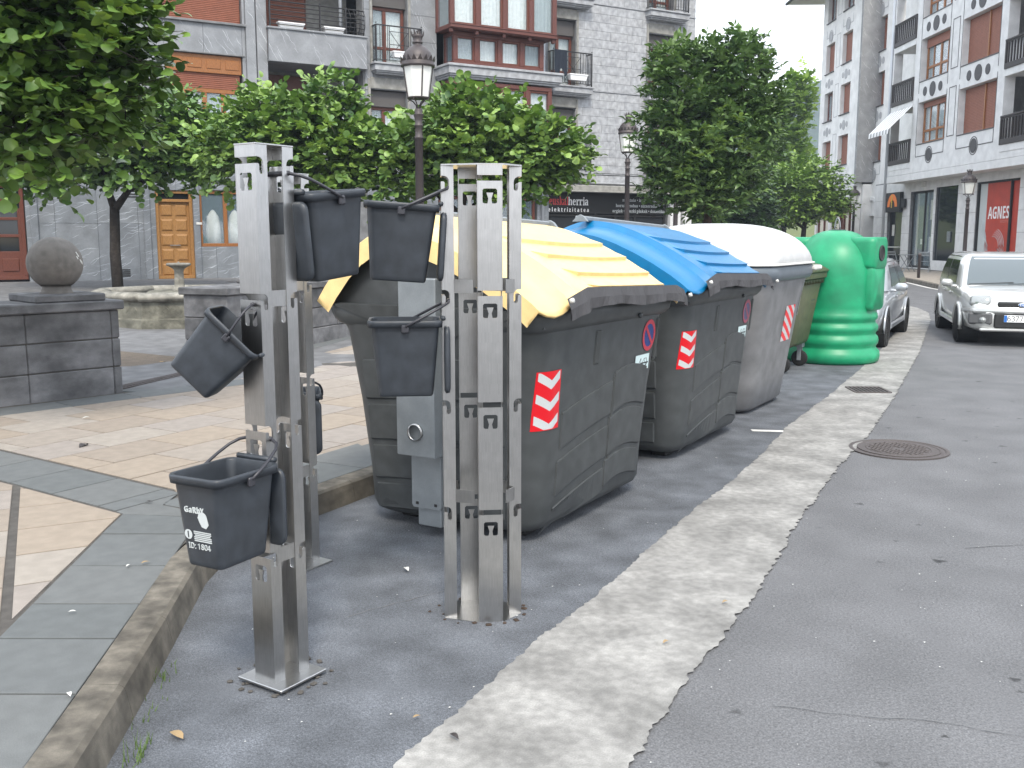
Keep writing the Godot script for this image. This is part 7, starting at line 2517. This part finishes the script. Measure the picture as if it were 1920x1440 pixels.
func crown(o: Node3D, clumps: Array, leaf: Mesh, per: int, spray_len: float, dark: Color, light: Color, droop: float, sd: int, as_parts: int, eye := Vector3(0, 1.6, 0), gap := 0.0, dens := 1.5):
	# clumps: [centre, radii, sprays]; sprays of leaves spread through each clump's volume
	var r := RandomNumberGenerator.new()
	r.seed = sd
	var nz := FastNoiseLite.new()
	nz.seed = sd
	nz.frequency = 0.9
	var xf: Array[Transform3D] = []
	var cl: Array[Color] = []
	var tw := MB.new()
	for c in clumps:
		var ctr: Vector3 = c[0]
		var rad: Vector3 = c[1]
		for k in int(c[2] * dens):
			var d := Vector3(r.randfn(), r.randfn(), r.randfn()).normalized()
			var p := ctr + d * rad * pow(r.randf(), 0.42)
			p += Vector3(r.randfn(), r.randfn(), r.randfn()) * 0.06 * rad.x
			if nz.get_noise_3dv(p * 2.2) < gap - 0.42: continue
			var dirn := (Vector3(d.x, 0.30 * d.y + droop, d.z) + Vector3(r.randfn(), r.randfn() * 0.6, r.randfn()) * 0.45).normalized()
			var side := dirn.cross(Vector3.UP)
			if side.length() < 0.1: side = Vector3.RIGHT
			side = side.normalized()
			var up := side.cross(dirn).normalized()
			var tone := clampf(0.5 + 0.55 * nz.get_noise_3dv(p * 1.3) + r.randfn() * 0.16, 0, 1)
			if k % 3 == 0: tw.tube([p - dirn * spray_len * 0.7, p + dirn * spray_len * 0.9], 0.006, 0.002, 3, false)
			for j in per:
				var t := float(j) / per
				var q := p + dirn * (t * spray_len) + Vector3(0, -0.10 * t * t * spray_len, 0)
				var sg := 1.0 if j % 2 else -1.0
				var ld := (dirn * 0.55 + side * sg * 0.9 + Vector3(r.randfn(), r.randfn() - 0.35, r.randfn()) * 0.33).normalized()
				if j == per - 1: ld = dirn
				var u := (up + Vector3(r.randfn(), r.randfn(), r.randfn()) * 0.42).normalized()
				var x := u.cross(ld).normalized()
				u = ld.cross(x).normalized()
				var s := r.randf_range(0.65, 1.15)
				xf.append(Transform3D(Basis(x, u, ld).scaled(Vector3.ONE * s) if false else Basis(x * s, u * s, ld * s), q))
				var tt := clampf(tone + r.randfn() * 0.14 + (0.25 if j == per - 1 else 0.0), 0, 1)
				cl.append(dark.lerp(light, tt))
	if tw.n: obj(tw, "twigs", M.bark, o).set_meta("kind", "stuff")
	var order := range(xf.size())
	if as_parts > 0:
		var world := o.transform
		order.sort_custom(func(a, b): return (world * xf[a].origin).distance_squared_to(eye) < (world * xf[b].origin).distance_squared_to(eye))
		var lm := []
		for k in 4:
			var m: StandardMaterial3D = M.leaf.duplicate()
			m.vertex_color_use_as_albedo = false
			m.albedo_color = dark.lerp(light, 0.2 + 0.22 * k).linear_to_srgb()
			lm.append(m)
		for k in mini(as_parts, xf.size()):
			var i: int = order[k]
			var n := put(leaf, "leaf", lm[k % 4], o)
			n.transform = xf[i]
		order = order.slice(as_parts)
	var mm := MultiMesh.new()
	mm.transform_format = MultiMesh.TRANSFORM_3D
	mm.use_colors = true
	mm.mesh = leaf
	mm.instance_count = order.size()
	for k in order.size():
		mm.set_instance_transform(k, xf[order[k]])
		mm.set_instance_color(k, cl[order[k]])
	var mi := MultiMeshInstance3D.new()
	mi.name = numbered(o, "foliage")
	mi.multimesh = mm
	mi.material_override = M.leaf
	o.add_child(mi)
	mi.set_meta("kind", "stuff")

func limbs(o: Node3D, paths: Array, m: Material):
	for p in paths:
		var b := MB.new().smooth()
		b.tube(p[0], p[1], p[2], 9)
		obj(b, p[3], m, o)

func trees():
	var round_leaf := leaf_mesh(0.095, 0.09, 0.05, true)
	var linden := leaf_mesh(0.135, 0.125, 0.07, true)
	var laurel := leaf_mesh(0.18, 0.066, 0.12, false)
	var small := leaf_mesh(0.24, 0.12, 0.08, false)
	# the near tree at the upper left: its trunk stands outside the picture
	var n := base("tree", "leafy round leaved tree reaching in at the upper left corner", "tree", Vector3(-5.3, 0.13, -7.2), 0.0)
	limbs(n, [[[Vector3(0, 0, 0), Vector3(0.03, 1.2, 0), Vector3(0.1, 2.2, 0.05)], 0.11, 0.085, "trunk"], [[Vector3(0.1, 2.2, 0.05), Vector3(0.9, 2.7, 0.0), Vector3(1.9, 2.75, 0.1), Vector3(2.45, 2.85, 0.1)], 0.055, 0.012, "limb"], [[Vector3(0.1, 2.2, 0.05), Vector3(0.4, 3.2, 0.2), Vector3(1.2, 3.9, 0.3)], 0.06, 0.02, "limb"], [[Vector3(0.1, 2.2, 0.05), Vector3(-0.5, 3.2, -0.3), Vector3(-0.9, 4.0, -0.5)], 0.06, 0.02, "limb"], [[Vector3(0.9, 2.7, 0.0), Vector3(1.5, 2.35, 0.1), Vector3(2.1, 2.2, 0.0)], 0.03, 0.01, "limb"]], M.bark)
	crown(n, [[Vector3(1.75, 3.15, 0.0), Vector3(0.78, 0.75, 0.7), 330], [Vector3(2.42, 2.95, 0.1), Vector3(0.38, 0.42, 0.5), 95], [Vector3(1.75, 2.30, 0.0), Vector3(0.58, 0.36, 0.6), 150], [Vector3(2.35, 2.45, 0.0), Vector3(0.30, 0.27, 0.4), 50], [Vector3(0.9, 3.4, 0.0), Vector3(1.0, 1.2, 1.0), 240], [Vector3(-0.6, 3.6, 0), Vector3(1.2, 1.3, 1.2), 160], [Vector3(1.6, 4.3, 0), Vector3(1.2, 0.7, 1.1), 150]], round_leaf, 8, 0.36, L(0.024, 0.066, 0.018), L(0.13, 0.225, 0.04), 0.05, 5, 300)
	# lindens along the flats
	var ld := L(0.056, 0.125, 0.035)
	var ll := L(0.23, 0.35, 0.072)
	var a := base("tree", "small pollarded tree with forked dark trunk beside the fountain", "tree", Vector3(-8.22, 0.46, -20.68), 0.0, "pollarded trees before the stone flats")
	limbs(a, [[[Vector3(0, -0.05, 0), Vector3(-0.03, 0.8, 0), Vector3(0.02, 1.75, 0)], 0.12, 0.10, "trunk"], [[Vector3(0.02, 1.70, 0), Vector3(-0.10, 2.1, 0), Vector3(-0.22, 2.7, 0), Vector3(-0.8, 3.2, 0)], 0.085, 0.03, "limb"], [[Vector3(0.02, 1.70, 0), Vector3(0.35, 2.1, 0.05), Vector3(0.85, 2.4, 0), Vector3(1.6, 2.8, 0)], 0.08, 0.03, "limb"], [[Vector3(-0.2, 2.6, 0), Vector3(0.3, 3.2, -0.4), Vector3(0.6, 3.8, -0.5)], 0.04, 0.02, "limb"]], M.bark)
	crown(a, [[Vector3(-1.3, 2.95, 0.1), Vector3(1.3, 0.75, 1.1), 300], [Vector3(0.5, 3.05, 0.0), Vector3(1.6, 0.80, 1.2), 430], [Vector3(1.85, 3.0, 0.0), Vector3(0.75, 0.75, 0.9), 170], [Vector3(0.9, 3.75, 0.1), Vector3(1.0, 0.42, 0.8), 110], [Vector3(-0.7, 3.9, 0.2), Vector3(0.9, 0.5, 0.8), 90], [Vector3(-0.9, 2.35, 0.2), Vector3(0.6, 0.22, 0.6), 40]], linden, 8, 0.42, ld, L(0.17, 0.28, 0.06), -0.05, 11, 300)
	var b := base("tree", "pollarded tree rising behind the left steel post and its top bucket", "tree", Vector3(-3.75, 0.38, -18.9), 0.0, "pollarded trees before the stone flats")
	limbs(b, [[[Vector3(0, -0.05, 0), Vector3(0.02, 0.9, 0), Vector3(0, 1.8, 0)], 0.11, 0.09, "trunk"], [[Vector3(0, 1.75, 0), Vector3(-0.4, 2.3, 0), Vector3(-1.1, 2.8, 0)], 0.07, 0.025, "limb"], [[Vector3(0, 1.75, 0), Vector3(0.3, 2.4, 0.05), Vector3(0.6, 3.2, 0), Vector3(0.5, 3.9, 0)], 0.07, 0.02, "limb"]], M.bark)
	crown(b, [[Vector3(-1.0, 2.85, 0), Vector3(1.0, 0.80, 1.0), 300], [Vector3(0.25, 2.85, 0), Vector3(0.95, 0.85, 0.95), 300], [Vector3(0.35, 3.72, 0.0), Vector3(0.42, 0.50, 0.45), 75], [Vector3(-0.75, 3.55, 0.0), Vector3(0.65, 0.42, 0.6), 80], [Vector3(0.2, 2.05, 0.1), Vector3(0.6, 0.3, 0.5), 40]], linden, 8, 0.40, ld, ll, 0.05, 17, 300)
	var c := base("tree", "broad pollarded tree behind the middle steel post and yellow lid", "tree", Vector3(-0.95, 0.34, -18.9), 0.0, "pollarded trees before the stone flats")
	limbs(c, [[[Vector3(0, -0.05, 0), Vector3(0.03, 0.9, 0), Vector3(0, 1.7, 0)], 0.11, 0.09, "trunk"], [[Vector3(0, 1.65, 0), Vector3(-0.6, 2.2, 0), Vector3(-1.5, 2.5, 0)], 0.07, 0.025, "limb"], [[Vector3(0, 1.65, 0), Vector3(0.7, 2.2, 0.05), Vector3(1.7, 2.7, 0)], 0.07, 0.02, "limb"], [[Vector3(0, 1.65, 0), Vector3(0.15, 2.6, 0), Vector3(0.1, 3.6, 0)], 0.06, 0.02, "limb"]], M.bark)
	crown(c, [[Vector3(0.2, 3.0, 0), Vector3(1.25, 0.90, 1.1), 420], [Vector3(1.40, 2.85, 0.1), Vector3(0.85, 0.62, 0.9), 240], [Vector3(-1.25, 2.65, 0.0), Vector3(0.85, 0.72, 0.9), 230], [Vector3(0.15, 3.58, 0), Vector3(0.75, 0.38, 0.6), 90], [Vector3(1.95, 2.65, 0.1), Vector3(0.42, 0.36, 0.5), 55], [Vector3(0.95, 2.2, 0), Vector3(0.6, 0.28, 0.6), 50]], linden, 8, 0.40, ld, ll, 0.05, 23, 300)
	# the evergreen with large glossy leaves
	var e := base("tree", "dense dark evergreen tree with egg shaped crown behind the blue lidded container", "tree", Vector3(3.86, 0.22, -19.5), 0.0)
	limbs(e, [[[Vector3(-0.05, -0.05, 0), Vector3(-0.06, 1.0, 0), Vector3(-0.02, 2.6, 0), Vector3(0.1, 4.3, 0)], 0.13, 0.03, "trunk"], [[Vector3(-0.04, 1.9, 0), Vector3(-0.5, 2.5, 0.1), Vector3(-1.0, 3.2, 0.1)], 0.05, 0.015, "limb"], [[Vector3(-0.04, 2.0, 0), Vector3(0.5, 2.6, 0), Vector3(1.0, 3.5, 0.1)], 0.05, 0.015, "limb"], [[Vector3(0, 2.6, 0), Vector3(0.4, 3.7, 0.2), Vector3(0.6, 4.7, 0.2)], 0.04, 0.012, "limb"]], M.bark_brown)
	crown(e, [[Vector3(-0.12, 3.15, 0), Vector3(1.33, 1.15, 1.3), 580], [Vector3(-0.2, 2.35, 0), Vector3(1.1, 0.6, 1.1), 230], [Vector3(-0.45, 4.1, 0), Vector3(0.85, 0.85, 0.9), 230], [Vector3(0.5, 4.1, 0.1), Vector3(0.72, 0.90, 0.8), 220], [Vector3(0.55, 4.85, 0.1), Vector3(0.34, 0.42, 0.35), 45], [Vector3(-0.05, 4.75, 0.1), Vector3(0.45, 0.35, 0.4), 40], [Vector3(-0.80, 4.6, 0.1), Vector3(0.45, 0.42, 0.4), 55], [Vector3(0.85, 3.6, 0.0), Vector3(0.45, 0.6, 0.6), 70]], laurel, 9, 0.22, L(0.030, 0.075, 0.024), L(0.15, 0.235, 0.068), 0.35, 31, 300)
	# farther down the street
	var f := base("tree", "small round topped tree before the far pale flats", "tree", Vector3(14.6, 0.12, -50.0), 0.0)
	limbs(f, [[[Vector3(-0.1, 0, 0), Vector3(0, 1.6, 0), Vector3(0.1, 3.4, 0)], 0.16, 0.09, "trunk"], [[Vector3(0, 1.9, 0), Vector3(-1.2, 2.9, 0)], 0.07, 0.03, "limb"], [[Vector3(0, 2.1, 0), Vector3(1.3, 3.1, 0)], 0.07, 0.03, "limb"]], M.bark)
	crown(f, [[Vector3(0.0, 3.9, 0), Vector3(1.9, 1.45, 1.8), 520], [Vector3(-0.8, 3.0, 0), Vector3(1.2, 0.8, 1.2), 150], [Vector3(1.0, 3.1, 0), Vector3(1.3, 0.8, 1.2), 150]], small, 8, 0.5, L(0.075, 0.15, 0.026), L(0.22, 0.34, 0.06), 0.0, 37, 0)
	var g := base("tree", "tall pale green tree rising behind the evergreen crown", "tree", Vector3(18.2, 0.12, -67.0), 0.0)
	limbs(g, [[[Vector3(0, 0, 0), Vector3(0, 4, 0), Vector3(0.1, 9, 0)], 0.25, 0.06, "trunk"], [[Vector3(0, 3.5, 0), Vector3(-1.6, 6.0, 0)], 0.1, 0.04, "limb"]], M.bark)
	var big := leaf_mesh(0.40, 0.24, 0.1, false)
	crown(g, [[Vector3(-0.6, 6.6, 0), Vector3(2.0, 2.8, 1.8), 560], [Vector3(-1.4, 9.0, 0), Vector3(1.3, 1.6, 1.2), 220], [Vector3(0.7, 10.4, 0), Vector3(0.65, 2.1, 0.7), 150], [Vector3(0.6, 4.6, 0), Vector3(1.5, 1.8, 1.3), 220]], big, 8, 0.7, L(0.14, 0.25, 0.03), L(0.32, 0.46, 0.08), 0.2, 41, 0)
	var back := [[7.2, -41.0, 3.0, 1.3, "low bushy tree left of the evergreen trunk", 0.5], [9.6, -43.5, 4.2, 1.7, "dark tree just right of the evergreen trunk", 0.0], [10.0, -55.0, 6.4, 2.2, "dark tree behind the round traffic sign", 0.0], [12.2, -52.0, 5.2, 2.0, "dark tree left of the white direction sign", 0.1], [15.2, -68.0, 6.5, 2.3, "dark tree right behind the white direction sign", 0.1], [14.5, -80.0, 8.5, 3.0, "distant tree above the white van", 0.2], [6.0, -62.0, 5.5, 2.2, "distant tree at the corner of the stone flats", 0.3], [20.0, -96.0, 9.0, 3.0, "distant tree on the lawn before the pale flats", 0.35]]
	for k in back.size():
		var s: Array = back[k]
		var t := base("tree", s[4], "tree", Vector3(s[0], 0.15, s[1]), 0.0, "trees farther down the street")
		var h: float = s[2]
		var w: float = s[3]
		limbs(t, [[[Vector3(0, 0, 0), Vector3(0.05, h * 0.4, 0), Vector3(0, h * 0.75, 0)], 0.17, 0.08, "trunk"], [[Vector3(0, h * 0.35, 0), Vector3(-w * 0.5, h * 0.62, 0)], 0.07, 0.03, "limb"], [[Vector3(0, h * 0.38, 0), Vector3(w * 0.5, h * 0.66, 0)], 0.07, 0.03, "limb"]], M.bark)
		crown(t, [[Vector3(0, h * 0.72, 0), Vector3(w, h * 0.30, w), 260], [Vector3(-w * 0.5, h * 0.52, 0), Vector3(w * 0.7, h * 0.17, w * 0.7), 110], [Vector3(w * 0.5, h * 0.55, 0), Vector3(w * 0.7, h * 0.18, w * 0.7), 110]], big if h > 5 else small, 8, 0.55, L(0.02, 0.05, 0.016).lerp(L(0.08, 0.14, 0.025), s[5]), L(0.06, 0.12, 0.03).lerp(L(0.2, 0.3, 0.05), s[5]), 0.0, 50 + k, 0)

# ---- the scene -----------------------------------------------------------------------------------
func _ready():
	rng.seed = 7
	var cam := Camera3D.new()
	cam.name = "camera"
	cam.position = Vector3(0, 1.6, 0)
	cam.rotation_degrees.x = -8.455
	cam.fov = 42.53
	cam.near = 0.05
	cam.far = 1500.0
	add_child(cam)
	cam.current = true
	var env := Environment.new()
	env.background_mode = Environment.BG_SKY
	var sky := Sky.new()
	var sm := ProceduralSkyMaterial.new()
	sm.sky_top_color = Color(0.93, 0.96, 1.0)
	sm.sky_horizon_color = Color(0.99, 0.99, 1.0)
	sm.sky_curve = 0.12
	sm.ground_bottom_color = Color(0.35, 0.35, 0.35)
	sm.ground_horizon_color = Color(0.75, 0.75, 0.75)
	sm.sun_angle_max = 0.0
	sky.sky_material = sm
	env.sky = sky
	env.background_energy_multiplier = 1.0
	env.tonemap_mode = Environment.TONE_MAPPER_LINEAR
	env.tonemap_exposure = 2.5
	env.sdfgi_enabled = true
	env.ssao_enabled = true
	env.ssil_enabled = true
	env.fog_enabled = true
	env.fog_density = 0.0007
	env.fog_light_color = Color(0.86, 0.92, 1.0)
	var we := WorldEnvironment.new()
	we.name = "world_environment"
	we.environment = env
	add_child(we)
	var sun := DirectionalLight3D.new()
	sun.name = "sun"
	sun.light_energy = 0.5
	sun.light_color = Color(1.0, 0.97, 0.92)
	sun.light_angular_distance = 14.0
	sun.shadow_enabled = true
	sun.rotation_degrees = Vector3(-50, 6, 0)
	add_child(sun)
	make_materials()
	ground()
	left_flats()
	right_flats()
	block_wall("dark grey block wall at the left, stone ball on top", Vector2(-4.50, -8.55) + Vector2(-0.687, 0.727) * 2.2, Vector2(0.687, -0.727), 3.32, 0.62, 1.015, 0.11, 0.90, 2.88, true)
	block_wall("dark grey block wall running behind the steel posts and the yellow lidded container", Vector2(-3.309, -11.46), Vector2(0.357, -0.934), 5.2, 0.62, 1.02, 0.13, 0.9, 1.36, false)
	fountain()
	lamps()
	trees()
	containers()
	cars()
	street_things()
	posts()
	buckets()
